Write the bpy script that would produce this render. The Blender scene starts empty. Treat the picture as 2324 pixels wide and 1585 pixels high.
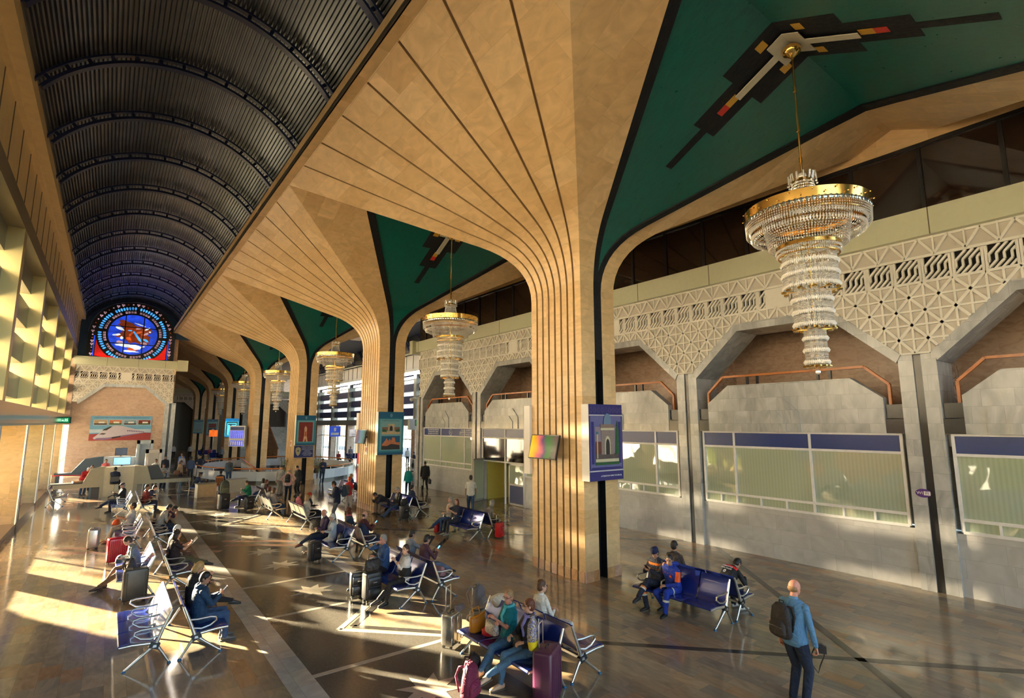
import bpy, math, random
import numpy as np
from mathutils import Vector, Matrix, Quaternion
from math import sin, cos, tan, pi, radians, sqrt, atan2, floor
random.seed(7)
SC = bpy.context.scene
# ------------------------------------------------ camera, sky, sun, exposure
cam_d = bpy.data.cameras.new('camera'); cam = bpy.data.objects.new('camera', cam_d); SC.collection.objects.link(cam)
cam_d.sensor_width = 36.0; cam_d.lens = 36.0*1190.0/2324.0; cam_d.clip_start = 0.05; cam_d.clip_end = 400
cam.location = (0, 0, 4.2); cam.rotation_euler = (radians(90+8.1), 0, radians(-37.25))
SC.camera = cam
SUN_EL, SUN_AZ = 10.8, -30.0          # sun stands far left beyond the platform side
W = bpy.data.worlds.new('sky'); SC.world = W; W.use_nodes = True
wn = W.node_tree.nodes; wl = W.node_tree.links; wn.clear()
sky = wn.new('ShaderNodeTexSky'); sky.sky_type = 'NISHITA'; sky.sun_disc = False
sky.sun_elevation = radians(18); sky.sun_rotation = radians(SUN_AZ); sky.air_density = 1.0; sky.dust_density = 2.0
bg = wn.new('ShaderNodeBackground'); bg.inputs[1].default_value = 0.42
wo = wn.new('ShaderNodeOutputWorld'); wl.new(sky.outputs[0], bg.inputs[0]); wl.new(bg.outputs[0], wo.inputs[0])
sd = bpy.data.lights.new('sun', 'SUN'); so = bpy.data.objects.new('sun', sd); SC.collection.objects.link(so)
sd.energy = 58.0; sd.angle = radians(0.7); sd.color = (1.0, 0.80, 0.52)
_el, _az = radians(SUN_EL), radians(SUN_AZ)
_dir = Vector((-sin(_az)*cos(_el), -cos(_az)*cos(_el), -sin(_el)))
so.rotation_euler = _dir.to_track_quat('-Z', 'Y').to_euler(); so.location = (-30, 60, 30)
SC.view_settings.view_transform = 'Standard'; SC.view_settings.look = 'None'
SC.view_settings.gamma = 1.0; SC.view_settings.use_curve_mapping = False
SC.view_settings.exposure = 1.3
SC.cycles.max_bounces = 8; SC.cycles.diffuse_bounces = 5; SC.cycles.glossy_bounces = 4
SC.cycles.transparent_max_bounces = 12; SC.cycles.sample_clamp_indirect = 6.0
SC.cycles.caustics_reflective = False; SC.cycles.caustics_refractive = False

# ------------------------------------------------ materials
MATS = {}
def newmat(name):
    m = bpy.data.materials.new(name); m.use_nodes = True
    n = m.node_tree.nodes; b = n['Principled BSDF']; MATS[name] = m
    return m, n, m.node_tree.links, b
def setb(b, col=None, rough=None, metal=None, spec=None, emit=None, es=None, trans=None, coat=None, alpha=None):
    if col is not None: b.inputs['Base Color'].default_value = (*col, 1)
    if rough is not None: b.inputs['Roughness'].default_value = rough
    if metal is not None: b.inputs['Metallic'].default_value = metal
    if spec is not None: b.inputs['Specular IOR Level'].default_value = spec
    if emit is not None: b.inputs['Emission Color'].default_value = (*emit, 1)
    if es is not None: b.inputs['Emission Strength'].default_value = es
    if trans is not None: b.inputs['Transmission Weight'].default_value = trans
    if coat is not None: b.inputs['Coat Weight'].default_value = coat; b.inputs['Coat Roughness'].default_value = 0.05
def mat(name, col, rough=0.5, metal=0.0, var=0.12, scale=8.0, bump=0.0, **k):
    """plain material with procedural mottling"""
    if name in MATS: return MATS[name]
    m, n, l, b = newmat(name); setb(b, col, rough, metal, **k)
    if var > 0:
        tc = n.new('ShaderNodeTexCoord'); no = n.new('ShaderNodeTexNoise'); no.inputs['Scale'].default_value = scale
        no.inputs['Detail'].default_value = 4
        l.new(tc.outputs['Object'], no.inputs['Vector'])
        r = n.new('ShaderNodeMix'); r.data_type = 'RGBA'
        r.inputs[6].default_value = (*[c*(1-var) for c in col], 1); r.inputs[7].default_value = (*[min(1, c*(1+var)) for c in col], 1)
        l.new(no.outputs[0], r.inputs[0]); l.new(r.outputs[2], b.inputs['Base Color'])
        if bump > 0:
            bp = n.new('ShaderNodeBump'); bp.inputs['Strength'].default_value = bump; bp.inputs['Distance'].default_value = 0.02
            l.new(no.outputs[0], bp.inputs['Height']); l.new(bp.outputs[0], b.inputs['Normal'])
    return m
def M_(n, l, op, a, b=None, c=None):
    x = n.new('ShaderNodeMath'); x.operation = op
    for i, v in enumerate((a, b, c)):
        if v is None: continue
        if isinstance(v, (int, float)): x.inputs[i].default_value = v
        else: l.new(v, x.inputs[i])
    return x.outputs[0]
def tile(name, cols, w=0.6, h=0.3, floorlike=False, joint=0.004, jdark=0.45, rough=0.35, vein=0.35, vscale=3.0, rnd=0.5, spec=0.5, coat=0.0, stretch=(1,1,1), bump=0.0, swap=False):
    """stone slabs: random slab colour, soft veining and thin joints, mapped by world position and face direction"""
    m, n, l, b = newmat(name); setb(b, cols[0], rough, 0, spec=spec, coat=coat)
    g = n.new('ShaderNodeNewGeometry'); sp = n.new('ShaderNodeSeparateXYZ'); l.new(g.outputs['Position'], sp.inputs[0])
    if floorlike:
        U, V = (sp.outputs[1], sp.outputs[0]) if not swap else (sp.outputs[0], sp.outputs[1])
    else:
        sn = n.new('ShaderNodeSeparateXYZ'); l.new(g.outputs['True Normal'], sn.inputs[0])
        ax, ay, az = [M_(n, l, 'ABSOLUTE', sn.outputs[i]) for i in range(3)]
        isz = M_(n, l, 'GREATER_THAN', az, 0.72)
        isx = M_(n, l, 'MAXIMUM', M_(n, l, 'GREATER_THAN', ax, ay), isz)
        def mix(f, a, c):  # f? c : a
            return M_(n, l, 'ADD', M_(n, l, 'MULTIPLY', f, c), M_(n, l, 'MULTIPLY', M_(n, l, 'SUBTRACT', 1.0, f), a))
        U = mix(isx, sp.outputs[0], sp.outputs[1]); V = mix(isz, sp.outputs[2], sp.outputs[0])
    v = M_(n, l, 'DIVIDE', V, h); row = M_(n, l, 'FLOOR', v)
    wn_ = n.new('ShaderNodeTexWhiteNoise'); wn_.noise_dimensions = '1D'; l.new(row, wn_.inputs['W'])
    u = M_(n, l, 'ADD', M_(n, l, 'DIVIDE', U, w), M_(n, l, 'MULTIPLY', wn_.outputs['Value'], rnd))
    u = M_(n, l, 'ADD', u, M_(n, l, 'MULTIPLY', M_(n, l, 'MODULO', row, 2.0), 0.5))
    col = M_(n, l, 'FLOOR', u)
    cb = n.new('ShaderNodeCombineXYZ'); l.new(col, cb.inputs[0]); l.new(row, cb.inputs[1])
    w2 = n.new('ShaderNodeTexWhiteNoise'); w2.noise_dimensions = '2D'; l.new(cb.outputs[0], w2.inputs['Vector'])
    rp = n.new('ShaderNodeValToRGB'); l.new(w2.outputs['Value'], rp.inputs[0])
    el = rp.color_ramp.elements; rp.color_ramp.interpolation = 'LINEAR'
    el[0].position = 0; el[0].color = (*cols[0], 1); el[1].position = 1; el[1].color = (*cols[-1], 1)
    for i, c in enumerate(cols[1:-1]):
        e = el.new((i+1)/(len(cols)-1)); e.color = (*c, 1)
    ve = n.new('ShaderNodeVectorMath'); ve.operation = 'MULTIPLY_ADD'; l.new(g.outputs['Position'], ve.inputs[0]); ve.inputs[1].default_value = stretch
    cs = n.new('ShaderNodeVectorMath'); cs.operation = 'SCALE'; l.new(w2.outputs['Color'], cs.inputs[0]); cs.inputs['Scale'].default_value = 7.0
    l.new(cs.outputs[0], ve.inputs[2])
    no = n.new('ShaderNodeTexNoise'); no.inputs['Scale'].default_value = vscale; no.inputs['Detail'].default_value = 7; no.inputs['Distortion'].default_value = 1.6
    l.new(ve.outputs[0], no.inputs['Vector'])
    f = M_(n, l, 'ADD', 1.0, M_(n, l, 'MULTIPLY', M_(n, l, 'SUBTRACT', no.outputs[0], 0.52), vein*3.2))
    fu = M_(n, l, 'FRACT', u); fv = M_(n, l, 'FRACT', v)
    du = M_(n, l, 'MULTIPLY', M_(n, l, 'MINIMUM', fu, M_(n, l, 'SUBTRACT', 1.0, fu)), w)
    dv = M_(n, l, 'MULTIPLY', M_(n, l, 'MINIMUM', fv, M_(n, l, 'SUBTRACT', 1.0, fv)), h)
    jm = M_(n, l, 'LESS_THAN', M_(n, l, 'MINIMUM', du, dv), joint)
    f = M_(n, l, 'MULTIPLY', f, M_(n, l, 'SUBTRACT', 1.0, M_(n, l, 'MULTIPLY', jm, jdark)))
    mx = n.new('ShaderNodeVectorMath'); mx.operation = 'SCALE'; l.new(rp.outputs[0], mx.inputs[0]); l.new(f, mx.inputs['Scale'])
    l.new(mx.outputs[0], b.inputs['Base Color'])
    rr = M_(n, l, 'ADD', rough, M_(n, l, 'MULTIPLY', M_(n, l, 'SUBTRACT', no.outputs[0], 0.5), rough*0.8)); l.new(rr, b.inputs['Roughness'])
    if bump > 0:
        bp = n.new('ShaderNodeBump'); bp.inputs['Strength'].default_value = bump; bp.inputs['Distance'].default_value = 0.01
        l.new(no.outputs[0], bp.inputs['Height']); l.new(bp.outputs[0], b.inputs['Normal'])
    return m
TRAV = tile('travertine', [(.62,.40,.18),(.71,.48,.24),(.66,.44,.21),(.76,.53,.28)], w=1.2, h=.62, rough=.36, vein=.2, vscale=2.0, stretch=(1,.7,2.2), joint=.004, jdark=.2)
TRAVW = tile('travertine_wall', [(.50,.33,.22),(.58,.40,.28),(.54,.37,.25)], w=.9, h=.45, rough=.28, vein=.16, vscale=2.6, stretch=(.8,.8,1.8), joint=.003, jdark=.18)
GROOVE = mat('dark_groove_joint', (.16,.12,.08), .7)  # dark brown of panel joints and stems
FLUTE = mat('flute_recess_shade', (.40,.26,.12), .6)  # darker travertine tone that puts the groove shade into the colour
MARBLE = tile('grey_marble', [(.41,.42,.42),(.50,.51,.51),(.45,.46,.46),(.55,.56,.55)], w=.62, h=.42, rough=.16, vein=.34, vscale=1.9, stretch=(1,1,.45), joint=.003, jdark=.4)
MARBLEP = tile('pale_marble_base', [(.47,.48,.49),(.53,.54,.55),(.50,.50,.51)], w=.9, h=.45, rough=.13, vein=.16, vscale=1.6, joint=.003, jdark=.3)
_FM = [(.28,.22,.15),(.38,.29,.19),(.24,.21,.16),(.43,.33,.21),(.32,.26,.18),(.27,.23,.17),(.46,.34,.20),(.31,.26,.19),(.38,.28,.17),(.38,.23,.12),(.35,.29,.21)]
FLOORM = tile('floor_marble', [tuple(v*.84 for v in c) for c in _FM], w=.58, h=.29, floorlike=True, rough=.11, vein=.25, vscale=2.4, joint=.002, jdark=.3, spec=.5, rnd=.9, stretch=(2.2,.7,1))
FLOORP = tile('floor_marble_pale', [(.44,.42,.38),(.50,.48,.43),(.40,.39,.36),(.48,.43,.36)], w=.62, h=.31, floorlike=True, rough=.11, vein=.2, vscale=2.4, joint=.003, jdark=.35, rnd=.9)
TERR = tile('dark_terrazzo', [(.085,.078,.068),(.095,.087,.075)], w=30, h=30, floorlike=True, rough=.15, vein=.5, vscale=45, joint=0, spec=.5)
STRIP = mat('pale_floor_strip', (.38,.34,.27), .2, var=.2)
BLKSTRIP = mat('black_floor_strip', (.05,.045,.04), .18, var=.3)
REDST = mat('red_floor_stripe', (.30,.17,.12), .2, var=.25)
GRAN = mat('black_granite', (.035,.035,.038), .15, var=.5, scale=60)
BRGRAN = mat('brown_granite', (.14,.065,.035), .14, var=.4, scale=50)
NAVY = mat('navy_steel', (.012,.022,.085), .35)
NAVYD = mat('navy_fascia', (.008,.014,.06), .5)
BLUEP = mat('blue_panel', (.012,.03,.16), .45)
BORD = tile('black_mosaic', [(.005,.006,.009),(.010,.011,.014)], w=.12, h=.05, rough=.6, vein=.05, spec=.3)
GREEN = tile('green_mosaic', [(.000,.105,.085),(.002,.125,.10),(.001,.115,.092)], w=.16, h=.06, rough=.33, vein=.06, joint=.002, jdark=.35)
MWHITE = mat('white_mosaic', (.62,.56,.42), .4); MYEL = mat('yellow_mosaic', (.62,.33,.03), .4); MRED = mat('red_mosaic', (.55,.02,.01), .4)
CORR = mat('corrugated_steel', (.165,.175,.19), .32, .75, var=.25, scale=2)
GOLDP = mat('champagne_panel', (.64,.54,.26), .32, .45, var=.06, scale=1.5)
GREYP = mat('grey_box_panel', (.20,.20,.19), .3, .6, var=.08)
BANDP = mat('glossy_grey_band', (.40,.40,.38), .12, .6, var=.05)
CORN = mat('cornice_panel', (.80,.62,.32), .35, .0, var=.15, scale=3)
CREAM = mat('cream_beam', (.60,.60,.42), .35, .1, var=.06)
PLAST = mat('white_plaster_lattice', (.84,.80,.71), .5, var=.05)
DARKV = mat('dark_void', (.012,.010,.009), .8)
BRGLASS = mat('brown_glass', (.022,.012,.008), .05, var=.2, scale=.4, spec=.6)
WFRAME = mat('white_frame', (.78,.78,.80), .35)
BLUEB = mat('blue_film', (.02,.045,.20), .3)
WOOD = mat('varnished_rail', (.52,.17,.04), .25, var=.35, scale=5)
WOODL = mat('light_wood', (.60,.42,.22), .4, var=.2, scale=6)
STEEL = mat('cast_aluminium', (.62,.61,.58), .28, .9, var=.06)
GOLD = mat('polished_brass', (.80,.48,.12), .16, .95, var=.12, scale=10)
FROST = None
def glassmats():
    # thin clear pane: see-through with a mirror sheen
    m, n, l, b = newmat('thin_glass'); n.remove(b); o = n['Material Output']
    t = n.new('ShaderNodeBsdfTransparent'); t.inputs[0].default_value = (.93,.96,.95,1)
    g = n.new('ShaderNodeBsdfGlossy'); g.inputs['Roughness'].default_value = 0.02
    fr = n.new('ShaderNodeLayerWeight'); fr.inputs[0].default_value = .5; mx = n.new('ShaderNodeMixShader')
    l.new(M_(n, l, 'ADD', .05, M_(n, l, 'MULTIPLY', M_(n, l, 'POWER', fr.outputs[1], 6.0), .7)), mx.inputs[0]); l.new(t.outputs[0], mx.inputs[1]); l.new(g.outputs[0], mx.inputs[2]); l.new(mx.outputs[0], o.inputs[0])
    # frosted window: scatters daylight
    m, n, l, b = newmat('frosted_glass'); n.remove(b); o = n['Material Output']
    t = n.new('ShaderNodeBsdfTranslucent'); t.inputs[0].default_value = (.95,.93,.88,1)
    d = n.new('ShaderNodeBsdfTransparent'); d.inputs[0].default_value = (.9,.9,.88,1)
    mx = n.new('ShaderNodeMixShader'); mx.inputs[0].default_value = 0.30
    l.new(t.outputs[0], mx.inputs[1]); l.new(d.outputs[0], mx.inputs[2]); l.new(mx.outputs[0], o.inputs[0])
    # blinds behind reflective office glass
    m, n, l, b = newmat('blind_glass'); setb(b, (.34,.40,.30), .03, 0, spec=1.0, coat=.6)
    b.inputs['IOR'].default_value = 1.8
    g = n.new('ShaderNodeNewGeometry'); wv = n.new('ShaderNodeTexWave'); wv.inputs['Scale'].default_value = 3.2; wv.bands_direction = 'Y'
    l.new(g.outputs['Position'], wv.inputs['Vector'])
    r = n.new('ShaderNodeMix'); r.data_type = 'RGBA'; r.inputs[6].default_value = (.42,.50,.38,1); r.inputs[7].default_value = (.48,.56,.44,1)
    l.new(wv.outputs[0], r.inputs[0]); l.new(r.outputs[2], b.inputs['Base Color'])
    no = n.new('ShaderNodeTexNoise'); no.inputs['Scale'].default_value = 1.3; no.inputs['Detail'].default_value = 1; bp = n.new('ShaderNodeBump'); bp.inputs['Strength'].default_value = .25; bp.inputs['Distance'].default_value = .05
    l.new(g.outputs['Position'], no.inputs['Vector']); l.new(no.outputs[0], bp.inputs['Height']); l.new(bp.outputs[0], b.inputs['Normal']); l.new(bp.outputs[0], b.inputs['Coat Normal'])
    # crystal beads
    m, n, l, b = newmat('crystal'); setb(b, (.85,.80,.72), .08, .35, spec=.9)
glassmats()
GLASS, FROST, BLIND, CRYS = MATS['thin_glass'], MATS['frosted_glass'], MATS['blind_glass'], MATS['crystal']
def cloth(name, col, rough=.8, var=.18, bump=.9):
    if 'cloth_'+name in MATS: return MATS['cloth_'+name]
    m = mat('cloth_'+name, col, rough, 0, var=var, scale=7, bump=bump)
    for nd in m.node_tree.nodes:
        if nd.type == 'BUMP': nd.inputs['Distance'].default_value = .05
        if nd.type == 'TEX_NOISE': nd.inputs['Distortion'].default_value = 1.2; nd.inputs['Detail'].default_value = 2.5
    return m

# ------------------------------------------------ mesh builder
class MB:
    def __init__(s): s.v = []; s.f = []; s.m = []
    def add(s, vs, fs, mi=0):
        o = len(s.v); s.v.extend([tuple(map(float, p)) for p in vs]); s.f.extend([tuple(i+o for i in f) for f in fs]); s.m.extend([mi]*len(fs)); return s
    def box(s, x0, x1, y0, y1, z0, z1, mi=0):
        return s.add([(x0,y0,z0),(x1,y0,z0),(x1,y1,z0),(x0,y1,z0),(x0,y0,z1),(x1,y0,z1),(x1,y1,z1),(x0,y1,z1)],
                     [(0,3,2,1),(4,5,6,7),(0,1,5,4),(1,2,6,5),(2,3,7,6),(3,0,4,7)], mi)
    def obox(s, c, ax, ay, az, mi=0):
        c, ax, ay, az = map(Vector, (c, ax, ay, az))
        vs = [c+ax*i+ay*j+az*k for k in (-1,1) for j in (-1,1) for i in (-1,1)]
        return s.add(vs, [(0,2,3,1),(4,5,7,6),(0,1,5,4),(1,3,7,5),(3,2,6,7),(2,0,4,6)], mi)
    def bar(s, p, q, w, h, up=(0,0,1), mi=0):
        p, q, up = Vector(p), Vector(q), Vector(up); d = q-p
        if d.length < 1e-6: return s
        a = d.normalized(); r = a.cross(up)
        if r.length < 1e-4: r = a.cross(Vector((1,0,0)))
        r.normalize(); u = r.cross(a)
        return s.obox((p+q)/2, d/2, r*w/2, u*h/2, mi)
    def prism(s, poly, f, a, b, mi=0):
        """poly of 2D points, f(u,v,w)->3D, extruded from w=a to w=b"""
        n = len(poly); vs = [f(u,v,a) for u,v in poly]+[f(u,v,b) for u,v in poly]
        return s.add(vs, [tuple(range(n))[::-1], tuple(range(n,2*n))]+[(i,(i+1)%n,n+(i+1)%n,n+i) for i in range(n)], mi)
    def tube(s, pts, r, n=8, mi=0, closed=False, caps=True):
        pts = [Vector(p) for p in pts]; m = len(pts); rr = r if isinstance(r, (list, tuple)) else [r]*m
        vs = []; prev = None
        for i, p in enumerate(pts):
            if closed: d = pts[(i+1)%m]-pts[i-1]
            else: d = pts[min(i+1,m-1)]-pts[max(i-1,0)]
            d.normalize()
            if prev is None:
                x = d.cross(Vector((0,0,1)))
                if x.length < .01: x = d.cross(Vector((1,0,0)))
            else: x = prev - d*prev.dot(d)
            x.normalize(); prev = x; y = d.cross(x)
            for k in range(n):
                a = 2*pi*k/n; vs.append(p+(x*cos(a)+y*sin(a))*rr[i])
        fs = []
        for i in range(m if closed else m-1):
            j = (i+1)%m
            for k in range(n): fs.append((i*n+k, i*n+(k+1)%n, j*n+(k+1)%n, j*n+k))
        if caps and not closed: fs += [tuple(range(n))[::-1], tuple(range((m-1)*n, m*n))]
        return s.add(vs, fs, mi)
    def loft(s, rings, n=14, mi=0, pw=2.0, caps=True):
        """rings of (centre, xaxis*rx, yaxis*ry)"""
        vs = []; m = len(rings)
        for c, ax, ay in rings:
            c, ax, ay = Vector(c), Vector(ax), Vector(ay)
            for k in range(n):
                a = 2*pi*k/n; ca, sa = cos(a), sin(a)
                if pw != 2.0:
                    ca = math.copysign(abs(ca)**(2/pw), ca); sa = math.copysign(abs(sa)**(2/pw), sa)
                vs.append(c+ax*ca+ay*sa)
        fs = [(i*n+k, i*n+(k+1)%n, (i+1)*n+(k+1)%n, (i+1)*n+k) for i in range(m-1) for k in range(n)]
        if caps: fs += [tuple(range(n))[::-1], tuple(range((m-1)*n, m*n))]
        return s.add(vs, fs, mi)
    def lathe(s, prof, n=24, c=(0,0,0), mi=0):
        vs = []; m = len(prof)
        for r, z in prof:
            for k in range(n):
                a = 2*pi*k/n; vs.append((c[0]+r*cos(a), c[1]+r*sin(a), c[2]+z))
        return s.add(vs, [(i*n+k, i*n+(k+1)%n, (i+1)*n+(k+1)%n, (i+1)*n+k) for i in range(m-1) for k in range(n)], mi)
    def ball(s, c, r, n=10, m=7, mi=0, ax=None):
        c = Vector(c); r = r if isinstance(r, (list, tuple)) else (r, r, r)
        X, Y, Z = ax or (Vector((1,0,0)), Vector((0,1,0)), Vector((0,0,1)))
        rings = []
        for i in range(m+1):
            t = pi*(i+.0)/m; t = min(max(t, .06), pi-.06)
            rings.append((c - Z*cos(t)*r[2], X*sin(t)*r[0], Y*sin(t)*r[1]))
        return s.loft(rings, n, mi)
    def mesh(s, name, mats, smooth=False):
        me = bpy.data.meshes.new(name); me.from_pydata(s.v, [], s.f)
        for m in (mats if isinstance(mats, (list, tuple)) else [mats]): me.materials.append(m)
        if len(set(s.m)) > 1: me.polygons.foreach_set('material_index', s.m)
        if smooth:
            me.polygons.foreach_set('use_smooth', [True]*len(me.polygons))
            if smooth != 'all': me.set_sharp_from_angle(angle=radians(smooth if smooth is not True else 40))
        me.update(); return me
    def build(s, name, mats, parent=None, smooth=False, loc=None, rz=0, coll=None, **props):
        o = bpy.data.objects.new(name, s.mesh(name, mats, smooth)); SC.collection.objects.link(o)
        if parent: o.parent = parent
        if loc is not None: o.location = loc
        if rz: o.rotation_euler = (0, 0, rz)
        for k, v in props.items(): o[k] = v
        return o
def struct(o): o['kind'] = 'structure'; return o
def empty(name, loc=(0,0,0), rz=0, label=None, cat=None, group=None, kind=None, parent=None):
    o = bpy.data.objects.new(name, None); SC.collection.objects.link(o); o.location = loc; o.rotation_euler = (0,0,rz); o.empty_display_size = .1
    if parent: o.parent = parent
    return tag(o, label, cat, group, kind)
def tag(o, label=None, cat=None, group=None, kind=None):
    if label: o['label'] = label
    if cat: o['category'] = cat
    if group: o['group'] = group
    if kind: o['kind'] = kind
    return o
def copy_tree(o, parent=None):
    c = o.copy(); SC.collection.objects.link(c)
    if parent: c.parent = parent
    for ch in list(o.children): copy_tree(ch, c)
    return c
def text(s, name, size, mat_, parent=None, loc=(0,0,0), rot=(pi/2,0,0), ext=.002, align='CENTER', shear=0):
    cu = bpy.data.curves.new(name, 'FONT'); cu.body = s; cu.size = size; cu.align_x = align; cu.align_y = 'CENTER'; cu.extrude = ext; cu.resolution_u = 2; cu.shear = shear
    ob = bpy.data.objects.new(name, cu); me = bpy.data.meshes.new_from_object(ob); bpy.data.objects.remove(ob); bpy.data.curves.remove(cu)
    me.materials.clear(); me.materials.append(mat_)
    o = bpy.data.objects.new(name, me); SC.collection.objects.link(o); o.location = loc; o.rotation_euler = rot
    if parent: o.parent = parent
    return o
# ================================================ THE HALL
BAY = 7.05; CY = 11.55           # column centres at CY + 2*BAY*k, wall pillars at CY + BAY*k
YEND = 56.9; YB = -10.0; YFAR = 112.0
XL, XR = -2.65, 16.9
# ---- floor
fl = MB(); fl.box(-3.1, 30, YB, YFAR, -.25, 0); FLOOR = struct(fl.build('floor', FLOORM))
def inlay(name, polys, m, z=.003):
    b = MB()
    for p in polys: b.prism(p, lambda u,v,w: (u,v,w), -.05, z)
    return b.build(name, m, FLOOR)
def line2(p, q, w):
    p, q = Vector(p), Vector(q); d = (q-p).normalized(); n_ = Vector((-d.y, d.x))*w/2
    return [tuple(p+n_), tuple(p-n_), tuple(q-n_), tuple(q+n_)]
def star(cx, cy, r1, r2, n=8, rot=0):
    return [(cx+(r1 if i%2==0 else r2)*cos(rot+pi*i/n), cy+(r1 if i%2==0 else r2)*sin(rot+pi*i/n)) for i in range(2*n)]
terr=[]; pal=[]; blk=[]; tri=[]; stars=[]; red=[]
for k in range(-1, 4):
    cy = CY-.25+14.1*k
    # terrazzo runway with the diamond nose cut in from the right
    terr.append([(3.08,cy-7.05),(5.75,cy-7.05),(5.75,cy-1.62),(4.14,cy),(5.75,cy+1.62),(5.75,cy+7.05),(3.08,cy+7.05)])
    for dy in (-1.75,1.55,4.2): pal.append([(3.08,cy+dy-.06),(5.75 if dy<0 or dy>2 else 5.5,cy+dy-.06),(5.75 if dy<0 or dy>2 else 5.5,cy+dy+.06),(3.08,cy+dy+.06)])
    for a in ((1,1),(1,-1)):
        pal.append(line2((4.12,cy),(5.95,cy+1.84*a[1]),.13)); blk.append(line2((4.42,cy),(11.1,cy+7.05*a[1]),.15)); 
        blk.append(line2((17.0,cy+.55*a[1]),(11.1,cy+7.05*a[1]),.17))
    for yy in (cy+2.95, cy+6.0, cy-3.3, cy-6.0): stars.append(star(4.45, yy, .55, .27, 8, .2))
    for dd in ((.9,1.7) if k >= 0 else ()): red.append(line2((-1.2,cy+11.2+dd),(3.3,cy+6.7+dd+1.4),.3)); red.append(line2((3.6,cy+9+dd),(7.6,cy+6+dd),.3))
inlay('terrazzo_runway', terr, TERR, .002); inlay('pale_strip', pal, STRIP, .004); inlay('black_strip', blk, BLKSTRIP, .0045)
inlay('star_inlay', stars, STRIP, .005); inlay('red_stripe', red, REDST, .0025)
inlay('pale_border', [[(2.62,YB),(3.08,YB),(3.08,YEND-8),(2.62,YEND-8)],[(5.75,14.2),(6.1,14.2),(6.1,21),(5.75,21)]], FLOORP, .003)
# outside ground and ground beyond
gr = MB(); gr.box(-70, -4.3, -60, 170, -.4, -.06); gr.box(30, 90, -60, 170, -.4, -.06)
struct(gr.build('ground', mat('pale_paving', (.42,.40,.34), .8, var=.2, scale=.4)))

# ---- columns with their fan vault halves
XC = 11.09
def bez(a, k, b, n=9): return [a*(1-t)**2+k*2*t*(1-t)+b*t*t for t in [i/n for i in range(n+1)]]
def prof(x0, yf, sgn, P, zk, za, nseg=4):
    """corner curve: up the shaft at (x0, yf) then bending towards P"""
    A = Vector((x0,yf,za)); K = Vector((x0,yf,zk)); P = Vector(P); B = K+(P-K)*.2
    c = [Vector((x0,yf,0)), Vector((x0,yf,3.0)), Vector((x0,yf,6.0))]+bez(A,K,B,9)
    return c+[B+(P-B)*(i/nseg) for i in range(1,nseg+1)]
def leaf(side, half=1.1, ym=7.05):
    """half mushroom: side=-1 opens to the left hall, +1 to the right; local y=0 at the column centre"""
    xs = -.69*side*-1 if False else (.69*side); xg = .155*side
    P = (6.78*side, ym, 12.5); G = (3.94*side, ym, 12.28)
    zk = 9.3 if side < 0 else 9.45
    Sp = prof(xs, half, 1, P, zk, 8.0); Gp = prof(xg, half, 1, G, zk, 8.0)
    fan = MB(); sh = MB()
    m = len(Sp); NG = 7
    for i in range(m-1):
        rows = []
        for j in (i, i+1):
            p = Sp[j]; w = p.y*2; gw = .07 if j < 12 else .08
            gu = gw/w
            ins = .075
            if j <= 2: nrm = Vector((-side,0,0))
            else:
                t = (Sp[min(j+1,m-1)]-Sp[j-1]); t.y = 0; t.normalize(); nrm = Vector((t.z,0,-t.x))*(-side); 
                if nrm.x*(-side) < 0 and abs(nrm.z) < .2: nrm = -nrm
                if nrm.z < 0: nrm = -nrm
            row = []
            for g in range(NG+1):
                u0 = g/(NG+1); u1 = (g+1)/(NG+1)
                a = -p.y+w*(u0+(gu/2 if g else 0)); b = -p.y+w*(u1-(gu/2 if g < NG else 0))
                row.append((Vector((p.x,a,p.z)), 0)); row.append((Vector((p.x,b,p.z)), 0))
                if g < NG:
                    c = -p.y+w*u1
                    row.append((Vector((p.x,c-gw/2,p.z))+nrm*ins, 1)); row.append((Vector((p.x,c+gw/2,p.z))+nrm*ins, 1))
            rows.append(row)
        for q in range(len(rows[0])-1):
            a, b = rows[0][q], rows[0][q+1]; c, d = rows[1][q+1], rows[1][q]
            mi = 1 if (a[1] or b[1]) else 0
            f = (0,1,2,3) if side > 0 else (3,2,1,0)
            fan.add([a[0],b[0],c[0],d[0]], [f], mi)
    for s_ in (1,-1):
        for i in range(m-1):
            q = [Sp[i],Gp[i],Gp[i+1],Sp[i+1]]; q = [Vector((p.x,p.y*s_,p.z)) for p in q]
            sh.add(q, [(0,1,2,3)] if (s_*side) < 0 else [(3,2,1,0)])
    return fan, sh, Sp, Gp
fanL, shL, SL, GL = leaf(-1); fanR, shR, SR, GR = leaf(1)
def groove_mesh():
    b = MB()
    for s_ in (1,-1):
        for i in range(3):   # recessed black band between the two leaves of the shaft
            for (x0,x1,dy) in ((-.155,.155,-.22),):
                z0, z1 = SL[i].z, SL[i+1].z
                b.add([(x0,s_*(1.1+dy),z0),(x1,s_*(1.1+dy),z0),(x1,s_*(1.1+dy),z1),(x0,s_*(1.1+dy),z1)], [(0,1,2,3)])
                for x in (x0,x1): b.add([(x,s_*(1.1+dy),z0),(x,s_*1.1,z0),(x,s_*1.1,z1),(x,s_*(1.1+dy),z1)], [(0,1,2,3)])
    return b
def base_mesh():
    b = MB()
    for sx in (-1,1):
        for s_ in (1,-1):
            pass
    return b
PINK = tile('pink_marble_skirting', [(.62,.45,.28),(.60,.36,.16),(.60,.40,.32),(.55,.30,.12)], w=.27, h=.6, rough=.2, vein=.3, joint=.003)
proto = None
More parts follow.
